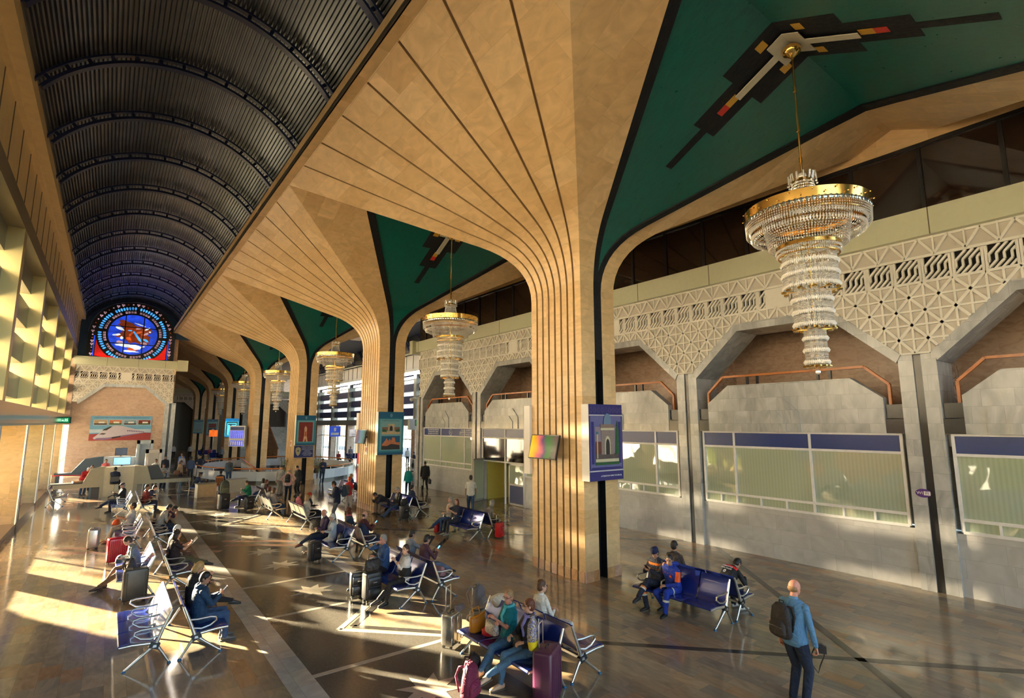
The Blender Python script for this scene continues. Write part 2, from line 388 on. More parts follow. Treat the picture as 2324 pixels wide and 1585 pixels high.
NAMES = ['nearest travertine column, widest in view, carrying the blue mosque poster and a tilted screen','second travertine column from the camera with two-picture teal poster','third column from the camera, above the potted plants by the balustrade',
 'fourth column from the camera with the blue timetable board','fifth column from the camera with the glowing turquoise poster','sixth column, small, deep in the far hall','farthest small column in the dim end of the hall', 'column standing behind the viewer']
COLS = []
for k in range(-1, 7):
    if proto is None:
        r = empty('column'); proto = r
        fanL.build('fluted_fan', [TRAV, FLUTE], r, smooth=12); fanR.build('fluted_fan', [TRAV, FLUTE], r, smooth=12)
        shL.build('side_shell', TRAV, r, smooth=12); shR.build('side_shell', TRAV, r, smooth=12)
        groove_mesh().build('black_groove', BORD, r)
        b = MB()
        for sx in (-1,1):
            for g in range(8):
                y0 = -1.1+2.2*g/8+.03; y1 = -1.1+2.2*(g+1)/8-.03
                x0, x1 = sorted((sx*.69, sx*.705)); b.box(x0,x1,y0,y1,0,.28)
            for s_ in (-1,1):
                x0, x1 = sorted((sx*.705, sx*.16)); y0, y1 = sorted((s_*1.1, s_*1.115)); b.box(x0,x1,y0,y1,0,.28)
        b.build('skirting', PINK, r)
    else: r = copy_tree(proto)
    r.location = (XC, CY+2*BAY*k, 0)
    tag(r, NAMES[k] if k >= 0 else NAMES[7], 'column', None, None); r['group'] = 'fluted columns of the hall'; COLS.append(r)
# ---- green folded ceiling between the leaves, one per bay
def ceil_strip(off0, off1):
    pass
for k in range(-1, 6):
    yc = CY+2*BAY*k+BAY     # ridge
    g = MB(); bd = MB(); roof = MB()
    for s_ in (1,-1):
        pts = []
        for i in range(2, len(GL)):
            a, c = GL[i], GR[i]; y = BAY-a.y; z = a.z+.02; half = (c.x-a.x)/2
            bo = min(half, .17+.16*max(0,(z-8)/4.3)); pts.append((y, z, a.x, c.x, bo))
        for (y0,z0,a0,c0,b0),(y1,z1,a1,c1,b1) in zip(pts, pts[1:]):
            def q(xa,xb,xc,xd,B,zo=0):
                vs = [(XC+xa,yc+s_*y0,z0+zo),(XC+xb,yc+s_*y0,z0+zo),(XC+xc,yc+s_*y1,z1+zo),(XC+xd,yc+s_*y1,z1+zo)]
                B.add(vs, [(0,1,2,3)] if s_ > 0 else [(3,2,1,0)])
            q(a0,a0+b0,a1+b1,a1,bd,-.0); q(c0-b0,c0,c1,c1-b1,bd)
            q(a0+b0,c0-b0,c1-b1,a1+b1,g,.05)
            for (xx,x2) in ((a0+b0,a1+b1),(c0-b0,c1-b1)):
                bd.add([(XC+xx,yc+s_*y0,z0),(XC+xx,yc+s_*y0,z0+.05),(XC+x2,yc+s_*y1,z1+.05),(XC+x2,yc+s_*y1,z1)], [(0,1,2,3)])
    c = struct(g.build('ceiling', GREEN)); bd.build('black_border', BORD, c)
    # mosaic cross on the two slopes
    for s_ in (1,-1):
        slope = (12.28-9.4)/(5.95)
        def slab(B, x0, x1, d0, d1, lift):
            dz = lambda d: 12.352-d*.501-lift
            d0 = max(d0, 0)
            vs = [(10.93+x0,yc+s_*d0,dz(d0)),(10.93+x1,yc+s_*d0,dz(d0)),(10.93+x1,yc+s_*d1,dz(d1)),(10.93+x0,yc+s_*d1,dz(d1))]
            vs += [(a,b_,z+.02) for a,b_,z in vs]
            B.add(vs, [(0,1,2,3),(7,6,5,4),(0,4,5,1),(1,5,6,2),(2,6,7,3),(3,7,4,0)])
        kk = MB(); ww = MB(); yy = MB(); rr = MB()
        for x0,x1,d0,d1 in ((-.82,.82,0,1.12),(-.42,.42,1.0,2.15),(-.12,.12,2.1,3.2)): slab(kk,x0,x1,d0,d1,.008)
        for x0,x1,d0,d1 in ((-.42,.42,0,.32),(-.10,.10,.3,1.25)): slab(ww,x0,x1,d0,d1,.085)
        slab(yy,-.10,.10,1.25,1.5,.018); slab(rr,-.10,.10,1.5,1.72,.018)
        for sx in (-1,1): slab(yy,*sorted((sx*.36,sx*.56)),.3,.62,.018) if False else slab(yy,*sorted((sx*.42,sx*.66)),.28,.46,.018)
        for B,mm,nm in ((kk,BORD,'black_mosaic_cross'),(ww,MWHITE,'white_mosaic_cross'),(yy,MYEL,'yellow_mosaic_tip'),(rr,MRED,'red_mosaic_tip')): B.build(nm, mm, c)
# black infill above each shaft is closed by a roof deck over everything
rd = MB(); rd.box(4.5, 17.9, YB, YFAR, 12.95, 13.1); struct(rd.build('ceiling', DARKV))
# eaves beams
eb = MB(); eb.box(4.02,4.34,YB,104,12.5,12.95); struct(eb.build('trim_1', TRAV))
eb = MB(); eb.box(4.34,4.9,YB,104,12.95,13.05,0); eb.box(4.85,5.0,YB,104,12.9,13.75); struct(eb.build('trim_2', NAVYD))
eb = MB(); eb.box(3.99,4.05,YB,104,12.5,12.62); struct(eb.build('trim_3', mat('dark_drip_edge',(.05,.04,.03),.5)))
# ---- barrel vault
VX, VZ, VR = 1.15, 10.9, 4.3
def arcpt(a, r): return (VX+r*cos(a), VZ+r*sin(a))
def vault(vx, vz, vr, a0, a1, y0, y1, name):
    b = MB(); n_ = 78; pts = []
    for i in range(n_):
        for j,(f,dr) in enumerate(((0,0),(.42,0),(.55,.07),(.87,.07))):
            a = a0+(a1-a0)*(i+f)/n_; pts.append((vx+(vr+dr)*cos(a), vz+(vr+dr)*sin(a)))
    vs = [(x,y0,z) for x,z in pts]+[(x,y1,z) for x,z in pts]; m = len(pts)
    b.add(vs, [(i,i+1,m+i+1,m+i) for i in range(m-1)])
    return struct(b.build(name, CORR))
VA0, VA1 = radians(28), radians(147)
CV = vault(VX, VZ, VR, VA0, VA1, YB, YEND+.2, 'ceiling')
sk = MB()
nn = 40
for i in range(nn):   # solid outer skin so that no daylight leaks in
    a, a2 = VA0+(VA1-VA0)*i/nn, VA0+(VA1-VA0)*(i+1)/nn
    p, q = (VX+4.5*cos(a),VZ+4.5*sin(a)), (VX+4.5*cos(a2),VZ+4.5*sin(a2))
    sk.add([(p[0],YB,p[1]),(q[0],YB,q[1]),(q[0],YEND+.2,q[1]),(p[0],YEND+.2,p[1])], [(0,1,2,3)])
sk.build('outer_skin', NAVYD, CV)
def ribmesh(vx, vz, vr, a0, a1, n_=44):
    b = MB()
    def seg(r0, r1, a, a2, w):
        vs = []
        for y in (-w/2, w/2):
            for (r,aa) in ((r0,a),(r1,a),(r1,a2),(r0,a2)): vs.append((vx+r*cos(aa), y, vz+r*sin(aa)))
        b.add(vs, [(0,1,2,3),(7,6,5,4),(0,4,5,1),(2,6,7,3),(0,3,7,4),(1,5,6,2)])
    for i in range(n_):
        a, a2 = a0+(a1-a0)*i/n_, a0+(a1-a0)*(i+1)/n_
        seg(vr-.34, vr-.27, a, a2, .2); seg(vr-.10, vr-.04, a, a2, .14); seg(vr-.27, vr-.22, a, a2, .04)
        if i % 3 == 0: seg(vr-.3, vr-.05, a, a+(a2-a)*.45, .06)
    return b
rm = ribmesh(VX, VZ, VR, VA0, VA1).mesh('arch_rib', NAVY)
for i in range(-4, 13):
    o = bpy.data.objects.new('arch_rib', rm); SC.collection.objects.link(o); o.parent = CV; o.location = (0, 14.3+3.525*i, 0)
# ---- left wall
LW = struct(empty('wall_left'))
b = MB(); b.box(XL, -2.35, YB, YEND, 12.98, 13.55); b.box(-2.9, XL+.02, YB, YEND, 12.85, 13.0); b.build('cornice', CORN, LW)
b = MB(); b.box(-2.9, XL, YB, YEND, 13.5, 13.7); b.box(-4.3,-2.85,YB,YEND,12.9,13.6); b.build('cornice_back', CORN, LW)
b = MB(); b.box(-3.6, XL-.12, YB, YEND, 10.9, 12.95)
for i in range(int((YEND-YB)/1.76)+1): 
    y = CY-BAY/2+1.7625*(i-12); b.box(XL-.13, XL-.105, y-.03, y+.03, 10.9, 12.9, 1)
b.build('upper_panels', [CORN, GROOVE], LW)
b = MB(); b.box(-4.2, XL, YB, YEND, 10.35, 10.9); b.build('upper_beam', mat('bronze_beam',(.30,.26,.17),.35,.4), LW)
b = MB(); b.box(-4.2, XL, YB, YEND, 4.13, 4.9); 
b.build('lower_band', BANDP, LW)
for k in range(-3, 7):
    yp = CY+BAY*k+BAY/2      # pier line
    if yp > YEND-.5: continue
    b = MB(); b.box(-4.0, XL, yp, yp+.55, 4.9, 10.35); b.build('pier', GOLDP, LW)
    b = MB(); b.box(-3.15, -3.13, yp+.02, yp+.03, 4.9, 10.35)
    b = MB(); b.box(-3.45, XL-.02, yp, yp+.45, -.1, 4.13); b.build('stone_pier', TRAV, LW)
    b = MB(); b.box(XL-.02, XL+.02, yp-.04, yp+.16, 0, 4.13); b.box(XL-.02, XL+.02, yp+.36, yp+.49, 0, 4.13); b.build('metal_edge', STEEL, LW)
for k in range(-4, 7):
    y0 = CY+BAY*k+BAY/2+.55; y1 = min(y0+BAY-.55, YEND)
    if y0 > YEND-.3: continue
    for i in range(4):
        z0 = 5.18+1.45*i; b = MB(); b.box(-3.9, -3.07, y0, y1, z0+.02, z0+.92)
        b.build('box_spandrel', GREYP, LW)
    b = MB()
    for i in range(5):
        za = 4.9 if i == 0 else 5.18+1.45*(i-1)+.92; zb = 5.18+1.45*i if i < 4 else 10.35
        zb = min(zb, 10.35); b.box(-3.82, -3.78, y0, y1, za, zb)
    b.build('frosted_strip', FROST, LW)
b = MB()
for k in range(-3, 7):
    yp = CY+BAY*k+BAY/2
    for j in range(1, 3):
        y = yp+.45+(BAY-.45)*j/3; b.box(-3.92,-3.84,y-.04,y+.04,0,4.13)
    b.box(-3.93,-3.83,yp+.45,yp+BAY,2.9,2.97)
b.build('window_mullions', STEEL, LW)
b = MB(); b.add([(-3.89,YB,.5),(-3.89,YEND-6,.5),(-3.89,YEND-6,4.13),(-3.89,YB,4.13)],[(0,1,2,3)]); b.build('glazing', GLASS, LW)
b = MB(); b.box(-3.98,-3.8,YB,49.5,-.1,.88); b.build('sill_wall', MARBLEP, LW)
b = MB(); b.box(-3.8,-3.12,YB,YEND,-.1,.02); b.build('recess_floor', FLOORP, LW)
b = MB(); b.box(XL-.45, XL+.02, YB, 44.0, 0, .26); struct(b.build('baseboard_left', BRGRAN))
# ---- end wall
EW = struct(empty('wall_end'))
# ---- arcade unit in local coords: u along wall (0..BAY), z up, d depth (+ away from the hall)
ZS = 9.12
def spandrel_z(u):   # lower edge of the lattice at distance u from pillar centre
    d = min(u, BAY-u)
    return 6.05 if d < .33 else (6.05+(d-.33)*(7.6-6.05)/(2.0-.33) if d < 2.0 else 7.6)
def lattice(f, cap=False):
    """f(u,z,d)->3D"""
    b = MB()
    low = [(0,6.05),(.33,6.05),(2.0,7.6),(BAY-2.0,7.6),(BAY-.33,6.05),(BAY,6.05)]
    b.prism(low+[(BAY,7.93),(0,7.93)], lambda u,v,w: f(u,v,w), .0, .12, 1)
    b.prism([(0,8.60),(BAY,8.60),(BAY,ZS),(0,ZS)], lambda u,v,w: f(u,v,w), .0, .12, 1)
    def rib(p, q, w=.075, d=-.085):
        p, q = Vector(p), Vector(q); dd = (q-p); 
        ts = [i/16 for i in range(17) if (p+dd*(i/16)).y > spandrel_z((p+dd*(i/16)).x)-.02 or (p+dd*(i/16)).y > 7.9]
        if not ts or dd.length*(ts[-1]-ts[0]) < .05: return
        p, q = p+dd*ts[0], p+dd*ts[-1]; dd = q-p
        n_ = Vector((-dd.y, dd.x)).normalized()*w/2
        b.prism([tuple(p+n_),tuple(p-n_),tuple(q-n_),tuple(q+n_)], lambda u,v,ww: f(u,v,ww), d, .01)
    c = BAY/11; nz = 3
    inside = lambda u,z: z > spandrel_z(u)-.3
    # square grid with star diagonals
    h_ = c/2; zr = [7.93-.376*i for i in range(0,6)]
    for i in range(22):
        for j in range(5):
            u0,u1 = i*h_,(i+1)*h_; z1,z0 = zr[j],zr[j+1]; cu,cz = (u0+u1)/2,(z0+z1)/2
            if not (inside(cu,cz)): continue
            if (i+j+1)%2: rib((u0,z0),(u1,z1),.07,-.07)
            else: rib((u1,z0),(u0,z1),.07,-.07)
            rib((u0,z0),(u1,z0),.05,-.062)
            rib((u1,z0),(u1,z1),.05,-.054)
    for i in range(11):
        u0,u1 = i*c,(i+1)*c
        rib((u0,8.62),((u0+u1)/2,ZS-.03),.06); rib(((u0+u1)/2,ZS-.03),(u1,8.62),.06); rib((u0,8.62),(u0,ZS),.04,-.07)
    rib((0,8.61),(BAY,8.61),.07,-.05); rib((0,7.93),(BAY,7.93),.07,-.05); rib((0,ZS-.03),(BAY,ZS-.03),.06,-.05)
    # pierced band
    cells = [(-.5*c,.5*c,1)]+[((.5+i)*c,(1.5+i)*c,1) for i in range(4)]+[(4.5*c,5*c,2),(5*c,6*c,3),(6*c,6.5*c,2)]+[((6.5+i)*c,(7.5+i)*c,1) for i in range(4)]+([(10.5*c-.02,BAY-.04,1)] if cap else [])
    for u0,u1,t in cells:
        if t in (0,3): b.prism([(u0,7.93),(u1,7.93),(u1,8.6),(u0,8.6)], lambda u,v,w: f(u,v,w), .0, .12); continue
        rib2 = lambda p,q,w=.05: (lambda P,Q: b.prism([tuple(P+N) for N in (nn_(P,Q,w),-nn_(P,Q,w))]+[tuple(Q+N) for N in (-nn_(P,Q,w),nn_(P,Q,w))], lambda u,v,ww: f(u,v,ww), 0, .1))(Vector(p),Vector(q))
        
        if t != 4: rib2((u0+.03,7.93),(u0+.03,8.6),.07)
        if t != 5: rib2((u1-.03,7.93),(u1-.03,8.6),.07)
        w_ = u1-u0-(.12 if t < 4 else .06); a = u0+(.06 if t != 4 else 0); ph = -.32 if t == 4 else 0
        for s0 in (-.28,-.06,.16,.38,.6):
            # zig: diagonal, vertical, diagonal
            x_ = a+ph+s0*.64; pts = [(x_,7.95),(x_+.2,8.17),(x_+.2,8.34),(x_+.42,8.58)]
            pts2 = []
            for p,q in zip(pts,pts[1:]):
                x0,x1 = p[0],q[0]; lo,hi = a,a+w_
                if max(x0,x1) < lo or min(x0,x1) > hi: continue
                def cl(t): return (p[0]+(q[0]-p[0])*t, p[1]+(q[1]-p[1])*t)
                t0,t1 = 0,1
                if x1 != x0:
                    t0 = max(0,(lo-x0)/(x1-x0)); t1 = min(1,(hi-x0)/(x1-x0))
                if t1 > t0+.05: rib2(cl(t0),cl(t1),.05)
    return b
def nn_(P, Q, w):
    d = (Q-P).normalized(); return Vector((-d.y, d.x))*w/2
def arch_border(f, depth=1.3):
    b = MB(); lo = [(.33,6.05),(2.0,7.6),(BAY-2.0,7.6),(BAY-.33,6.05)]
    li = [(.45,5.83),(2.1,7.34),(BAY-2.1,7.34),(BAY-.45,5.83)]
    b.prism(lo+li[::-1], lambda u,v,w: f(u,v,w), -.04, depth)
    return b
def pillar_mesh(f, z1=6.1, depth=1.3, half=.42):
    b = MB(); g = MB()
    for s_ in (-1,1): b.prism([(s_*.09,0),(s_*half,0),(s_*half,z1-.05),(s_*.09,z1-.05)], lambda u,v,w: f(u,v,w), 0, depth)
    g.prism([(-.09,0),(.09,0),(.09,z1-.05),(-.09,z1-.05)], lambda u,v,w: f(u,v,w), .05, depth-.1)
    return b, g
# ---- right wall: five arcade bays, windows below, balconies above
RW = struct(empty('wall_right'))
PLASTD = mat('lattice_recess_shade', (.62,.57,.49), .6, var=.05)  # recessed plates darker than the ribs, relief shade put into the colour
BAYS = [CY+BAY*k for k in range(-2, 3)]       # start pillar of each bay
def fr(y0): return lambda u,z,d: (XR+d, y0+u, z)
for bi, y0 in enumerate(BAYS):
    f = fr(y0)
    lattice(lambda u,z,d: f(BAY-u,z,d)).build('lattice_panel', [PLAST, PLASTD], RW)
    arch_border(f).build('arch_border', MARBLE, RW)
for k in range(-2, 4):
    b, g = pillar_mesh(fr(CY+BAY*k)); b.build('pillar', MARBLE, RW); g.build('pillar_groove', GRAN, RW)
YR0, YR1 = CY-2*BAY, CY+3*BAY
b = MB(); b.box(XR-.25, XR+.35, YR0, YR1+.75, ZS, 9.85)
for y in np.arange(YR0, YR1, 3.2): b.box(XR-.256,XR-.24,y-.012,y+.012,ZS,9.85,1)
b.build('cream_beam', [CREAM, GROOVE], RW)
b = MB(); b.box(XR-.5, XR+.35, YR1+.35, YR1+.8, 9.0, 9.95); b.build('beam_end_block', CREAM, RW)
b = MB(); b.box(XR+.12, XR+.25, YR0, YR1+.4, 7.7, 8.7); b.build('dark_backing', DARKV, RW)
# clerestory of brown glass
b = MB(); b.box(XR+.1, XR+.16, YR0, YR1+.4, 9.85, 11.75); b.build('clerestory_glass', BRGLASS, RW)
b = MB()
y = 11.1-1.72*8
while y < YR1:
    b.box(XR+.04, XR+.2, y-.045, y+.045, 9.85, 11.75); y += 1.66
b.box(XR+.02,XR+.2,YR0,YR1+.4,11.68,11.78); b.build('clerestory_mullion', mat('dark_mullion',(.02,.018,.018),.3,.3), RW)
b = MB(); b.box(XR+.0, XR+.9, YR0, YR1+14, 11.78, 12.75); b.build('travertine_fascia', TRAV, RW)
# gallery behind the arches
b = MB(); b.box(XR+3.2, XR+3.5, YR0, YR1, 3.6, 9.6); b.build('gallery_back', TRAVW, RW)
b = MB(); b.box(XR+.3, XR+3.3, YR0, YR1, 3.62, 3.94); b.box(XR+.1, XR+3.3, YR0, YR1, 3.925, 3.94); b.build('gallery_floor', MARBLE, RW)
b = MB(); b.box(XR+.13, XR+3.3, YR0, YR1, 7.62, 7.8); b.build('gallery_ceiling', mat('gallery_plaster',(.22,.17,.13),.6), RW)
for k in range(-2, 4):
    yy = CY+BAY*k; b = MB(); b.box(XR+1.3, XR+3.2, yy-.15, yy+.15, 3.9, 7.65); b.build('gallery_partition', TRAVW, RW)
b = MB(); b.box(XR+2.2, XR+3.4, YR1-.2, YR1+.3, 0, 12.9); b.box(XR+.2,XR+.5,YR1+.1,YR1+.35,9.8,12.0); b.build('end_return', TRAVW, RW)
def arcpoly(cx, w, z0, z1, ch, chz): return [(cx-w,z0),(cx+w,z0),(cx+w,z1-chz),(cx+w-ch,z1),(cx-w+ch,z1),(cx-w,z1-chz)]
for bi, y0 in enumerate(BAYS):
    f = fr(y0); c = BAY/2
    b = MB(); b.prism(arcpoly(c,2.68,3.94,5.5,.78,.6), lambda u,v,w: f(u,v,w), .0, .32)
    b.prism(arcpoly(c+.9,1.33,3.94,5.0,.45,.45), lambda u,v,w: f(u,v,w), -.05, .0)
    b.prism(arcpoly(c+.9,.93,3.94,4.6,.3,.3), lambda u,v,w: f(u,v,w), -.09, -.05)
    b.build('balcony_parapet', MARBLE, RW)
    b = MB()
    for s_ in (-1,1):
        a, e = sorted((c+s_*2.68, c+s_*3.1)); b.prism([(a,3.94),(e,3.94),(e,4.32),(a,4.32)], lambda u,v,w: f(u,v,w), .02,.9); b.prism([(a,4.34),(e,4.34),(e,4.72),(a,4.72)], lambda u,v,w: f(u,v,w), .1,.9)
    b.build('granite_step', GRAN, RW)
    b = MB(); rl = [(c-2.78,4.72),(c-2.78,5.28),(c-2.2,5.82),(c+2.2,5.82),(c+2.78,5.28),(c+2.78,4.72)]
    for p,q in zip(rl, rl[1:]): b.bar(f(p[0],p[1],.25), f(q[0],q[1],.25), .07, .10, up=(1,0,0))
    rr = b.build('hand_rail', WOOD, RW)
    b = MB()
    for u in (c-1.3,c-.95,c+.95,c+1.3): b.box(XR+.2,XR+.28,y0+u-.035,y0+u+.035,5.45,5.78)
    b.build('rail_post', GRAN, rr)
# windows under the balconies
def window_unit(n, y0, cuts, door=None, labels=None, z0=1.54):
    w = struct(empty('window_%d' % n)); a, e = y0+.55, y0+BAY-.55; X = XR+.12
    fb = MB(); cuts = [a]+[y0+c for c in cuts]+[e]
    for y in cuts: fb.box(X-.05, X+.03, y-.035, y+.035, z0, 3.94)
    for z in (z0, z0+.30, 3.42, 3.92): fb.box(X-.055, X+.03, a, e, z-.035, z+.035)
    for p,q in zip(cuts, cuts[1:]):
        m = max(1, round((q-p)/.75))
        for i in range(1, m): fb.box(X-.045, X+.02, p+(q-p)*i/m-.025, p+(q-p)*i/m+.025, z0, z0+.3)
    fb.build('window_frame', WFRAME, w)
    for p,q in zip(cuts, cuts[1:]):
        g = MB(); g.box(X, X+.012, p+.03, q-.03, z0+.33, 3.39); g.box(X, X+.012, p+.03, q-.03, z0+.03, z0+.27); g.build('pane', BLIND, w)
        g = MB(); g.box(X-.02, X+.012, p+.03, q-.03, 3.45, 3.89); g.build('blue_band', BLUEB, w)
    return w
wi = 0
for bi, y0 in enumerate(BAYS):
    wi += 1
    cuts = {0:[2.0,4.4],1:[.7+1.0,4.35-.2],2:[1.55,4.2],3:[1.9,4.3],4:[1.35,4.2]}[bi]
    if bi == 3: continue
    WN = window_unit(wi, y0, [BAY-c for c in cuts][::-1] if bi==1 else cuts)
    b = MB(); b.box(XR+.1, XR+.5, y0, y0+BAY, 0, 1.50); b.build('marble_base', MARBLEP, RW)
    b = MB(); b.box(XR+.7, XR+.75, y0, y0+BAY, 1.5, 3.95); b.build('office_back', mat('office_wall',(.5,.45,.32),.6), RW)
# the bay with the open office door (information bay neighbour)
y0 = BAYS[3]; X = XR+.12
WN = struct(empty('window_4'))
b = MB()
for y in (y0+.55, y0+2.55, y0+2.7, y0+4.35, y0+6.5): b.box(X-.05,X+.03,y-.035,y+.035, 0 if y > y0+2.6 else 1.54, 3.94)
for z,a,e in ((3.92,.55,6.5),(3.42,.55,6.5),(1.54,.55,2.6),(1.84,.55,2.6),(2.15,2.6,6.5)): b.box(X-.055,X+.03,y0+a,y0+e,z-.035,z+.035)
b.build('window_frame', WFRAME, WN)
b = MB(); b.box(X,X+.012,y0+.58,y0+2.52,1.87,3.39); b.box(X,X+.012,y0+.58,y0+2.52,1.57,1.81); b.build('pane', BLIND, WN)
b = MB(); b.box(X,X+.012,y0+2.75,y0+6.47,2.2,3.39); b.build('dark_pane', BRGLASS, WN)
b = MB(); b.box(X-.02,X+.012,y0+.58,y0+6.47,3.45,3.89); b.build('blue_band', BLUEB, WN)
b = MB(); b.box(XR+.12,XR+.5,y0,y0+2.7,0,1.5); b.box(XR+.12,XR+.5,y0+6.5,y0+BAY,0,3.94); b.build('marble_base', MARBLEP, RW)
b = MB(); b.box(XR+1.9,XR+2.0,y0+2,y0+BAY,0,3.95); b.box(XR+.4,XR+1.9,y0+6.4,y0+6.5,0,3.95); b.build('office_back', mat('yellow_office_wall',(.62,.52,.10),.6), RW)
D1 = struct(empty('door_1'))
b = MB(); 
for y in (y0+2.72, y0+3.95): b.box(X-.03,X+.03,y,y+.09,0.02,2.12)
for z in (.02,1.0,2.03): b.box(X-.03,X+.03,y0+2.72,y0+4.04,z,z+.09)
b.build('door_frame', WFRAME, D1)
b = MB(); b.box(X-.01,X+.01,y0+2.8,y0+3.95,.1,1.0); b.build('blue_kick_panel', BLUEB, D1)
b = MB(); b.box(X-.01,X+.01,y0+2.8,y0+3.95,1.09,2.03); b.build('pane', BLIND, D1)
D2 = struct(empty('door_2', (X, y0+6.4, 0), radians(-62)))   # swung-open leaf
b = MB()
for y in (-1.2,-.09): b.box(-.03,.03,y,y+.09,0.02,2.3)
for z in (.02,2.2): b.box(-.03,.03,-1.2,0,z,z+.09)
b.build('door_frame', mat('worn_aluminium_frame',(.5,.5,.46),.35,.5), D2)
b = MB(); b.box(-.01,.01,-1.12,-.08,.1,2.2); b.build('pane', BLIND, D2)
b = MB(); b.tube([(-.04,-1.1,1.1),(-.09,-1.1,1.1),(-.09,-.95,1.1)],.012); b.build('door_handle', STEEL, D2)
# blue band lettering on the information bay
WH = mat('white_lettering', (.85,.86,.9), .5, var=0)
for uu, lines in ((5.25,["MA'LUMOTLAR BYUROSI",'СПРАВОЧНОЕ БЮРО','INFORMATION OFFICE']),(1.1,["VOKZAL NAVBATCHISI",'ДЕЖУРНЫЙ ПО ВОКЗАЛУ','STATION OFFICER ON DUTY'])):
    for i,s in enumerate(lines): text(s,'band_lettering',.135,WH,RW,(XR+.09, BAYS[4]+uu, 3.80-.13*i),(pi/2,0,-pi/2))
b = MB(); b.tube([(XR+.09,BAYS[4]+3.0+.17*cos(a),3.67+.19*sin(a)) for a in [i*pi/10 for i in range(20)]],.012,6,closed=True); b.build('information_ring',WH,RW)
text('i','information_mark',.3,WH,RW,(XR+.09,BAYS[4]+3.0,3.67),(pi/2,0,-pi/2))
# ---- end wall details
def fe(u,z,d): return (XL-.02+u, YEND+d, z)     # bay seen frontally
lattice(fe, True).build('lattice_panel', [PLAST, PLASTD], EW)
arch_border(fe,.25).build('arch_border', MARBLE, EW)
b, g = pillar_mesh(lambda u,z,d: fe(u+BAY-.1,z,d), depth=.9); b.build('pillar', MARBLE, EW); g.build('pillar_groove', GRAN, EW)
b = MB(); b.box(XL, XL+BAY-.1, YEND+.25, YEND+.6, 0, 7.7); b.build('travertine_wall', TRAVW, EW)
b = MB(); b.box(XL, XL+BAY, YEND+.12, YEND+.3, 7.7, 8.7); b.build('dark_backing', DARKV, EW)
b = MB(); b.box(XL-.2, XL+BAY+.35, YEND-.25, YEND+.4, ZS, 9.85)
for x in (-.6,1.6,3.6): b.box(x,x+.02,YEND-.256,YEND-.24,ZS,9.85,1)
b.build('cream_beam', [CREAM, GROOVE], EW)
b = MB(); b.box(XL+BAY+.1, XL+BAY+.95, YEND-.4, YEND+.5, 8.95, 9.95); b.build('beam_end_block', CREAM, EW)
b = MB(); b.box(XL-1.5, XL, YEND-.1, YEND+.5, 4.1, 13.5); b.build('wall_return', TRAVW, EW)
# gable wall around the round window
SGX, SGZ, SGR = 1.02, 12.0, 3.02
b = MB(); n_ = 40
for i in range(n_):
    a, a2 = pi*i/n_, pi*(i+1)/n_
    p = lambda a,r: (SGX+r*cos(a), YEND+.1, SGZ-.1+r*sin(a))
    b.add([p(a,SGR+.1),p(a2,SGR+.1),p(a2,5.5),p(a,5.5)],[(0,1,2,3)])
b.box(SGX+SGR+.1,4.2,YEND+.1,YEND+.3,9.85,13.2); b.box(SGX-5.5,SGX-SGR-.1,YEND+.1,YEND+.3,9.85,SGZ-.05)
b.build('navy_gable', mat('deep_blue_gable',(.006,.04,.11),.4), EW)
SG = struct(empty('window_9'))
BLKL = mat('window_leading',(.012,.009,.01),.5)
b = MB(); b.prism([(SGX+SGR+.12,9.86)]+[(SGX+(SGR+.12)*cos(pi*i/30),SGZ-.1+(SGR+.12)*sin(pi*i/30)) for i in range(31)]+[(SGX-SGR-.12,9.86)], lambda u,v,w:(u,YEND+w,v), .12,.2)
b.build('leaded_ground', BLKL, SG)
def glow(name, col, es=1.0):
    m, n, l, bb = newmat(name); setb(bb, col, .3, 0, emit=col, es=es)
    tc = n.new('ShaderNodeTexCoord'); no = n.new('ShaderNodeTexNoise'); no.inputs['Scale'].default_value = 2.2; l.new(tc.outputs['Object'], no.inputs['Vector'])
    l.new(M_(n,l,'MULTIPLY',M_(n,l,'POWER',no.outputs[0],1.5),es*1.7), bb.inputs['Emission Strength']); return m
GC = dict(blue=glow('lit_blue_glass',(.02,.08,.85),.5), sky=glow('lit_sky_glass',(.06,.35,.85),.8), white=glow('lit_white_glass',(.75,.85,.9),.7), red=glow('lit_red_glass',(.75,.01,.005),.35), brown=glow('lit_brown_glass',(.28,.045,.01),.35), pink=glow('lit_pink_glass',(.7,.42,.5),.35), orange=glow('lit_orange_glass',(.8,.12,.02),.4))
def sg(name, polys, m, d=.1):
    b = MB()
    for p in polys: b.prism(p, lambda u,v,w:(u,YEND+w,v), d-.02, d)
    return b.build(name, m, SG)
cz = 12.02; R0 = 2.28
disc = [(SGX+1.78*cos(2*pi*i/48), cz+1.78*sin(2*pi*i/48)) for i in range(48)]
sg('blue_disc', [disc], GC['blue'], .09)
drops = []
for i in range(72):
    if i % 9 == 8: continue
    a = 2*pi*i/72; er = Vector((cos(a),sin(a))); et = Vector((-sin(a),cos(a))); c = Vector((SGX,cz))
    drops.append([tuple(c+er*2.42+et*.075),tuple(c+er*2.5),tuple(c+er*2.42-et*.075),tuple(c+er*2.27-et*.06),tuple(c+er*2.2),tuple(c+er*2.27+et*.06)])
sg('teardrop_ring', drops, GC['sky'])
fl_ = []
for i in range(60):
    if i % 5 == 4: continue
    a = 2*pi*i/60
    for rr,dd in ((1.98,.05),(2.08,.035)):
        for da in (-.02,.02): cx, cy_ = SGX+rr*cos(a+da), cz+rr*sin(a+da); fl_.append([(cx+dd*cos(t*pi/3),cy_+dd*sin(t*pi/3)) for t in range(6)])
sg('flower_ring', fl_, GC['pink'])
out = []; outr = []
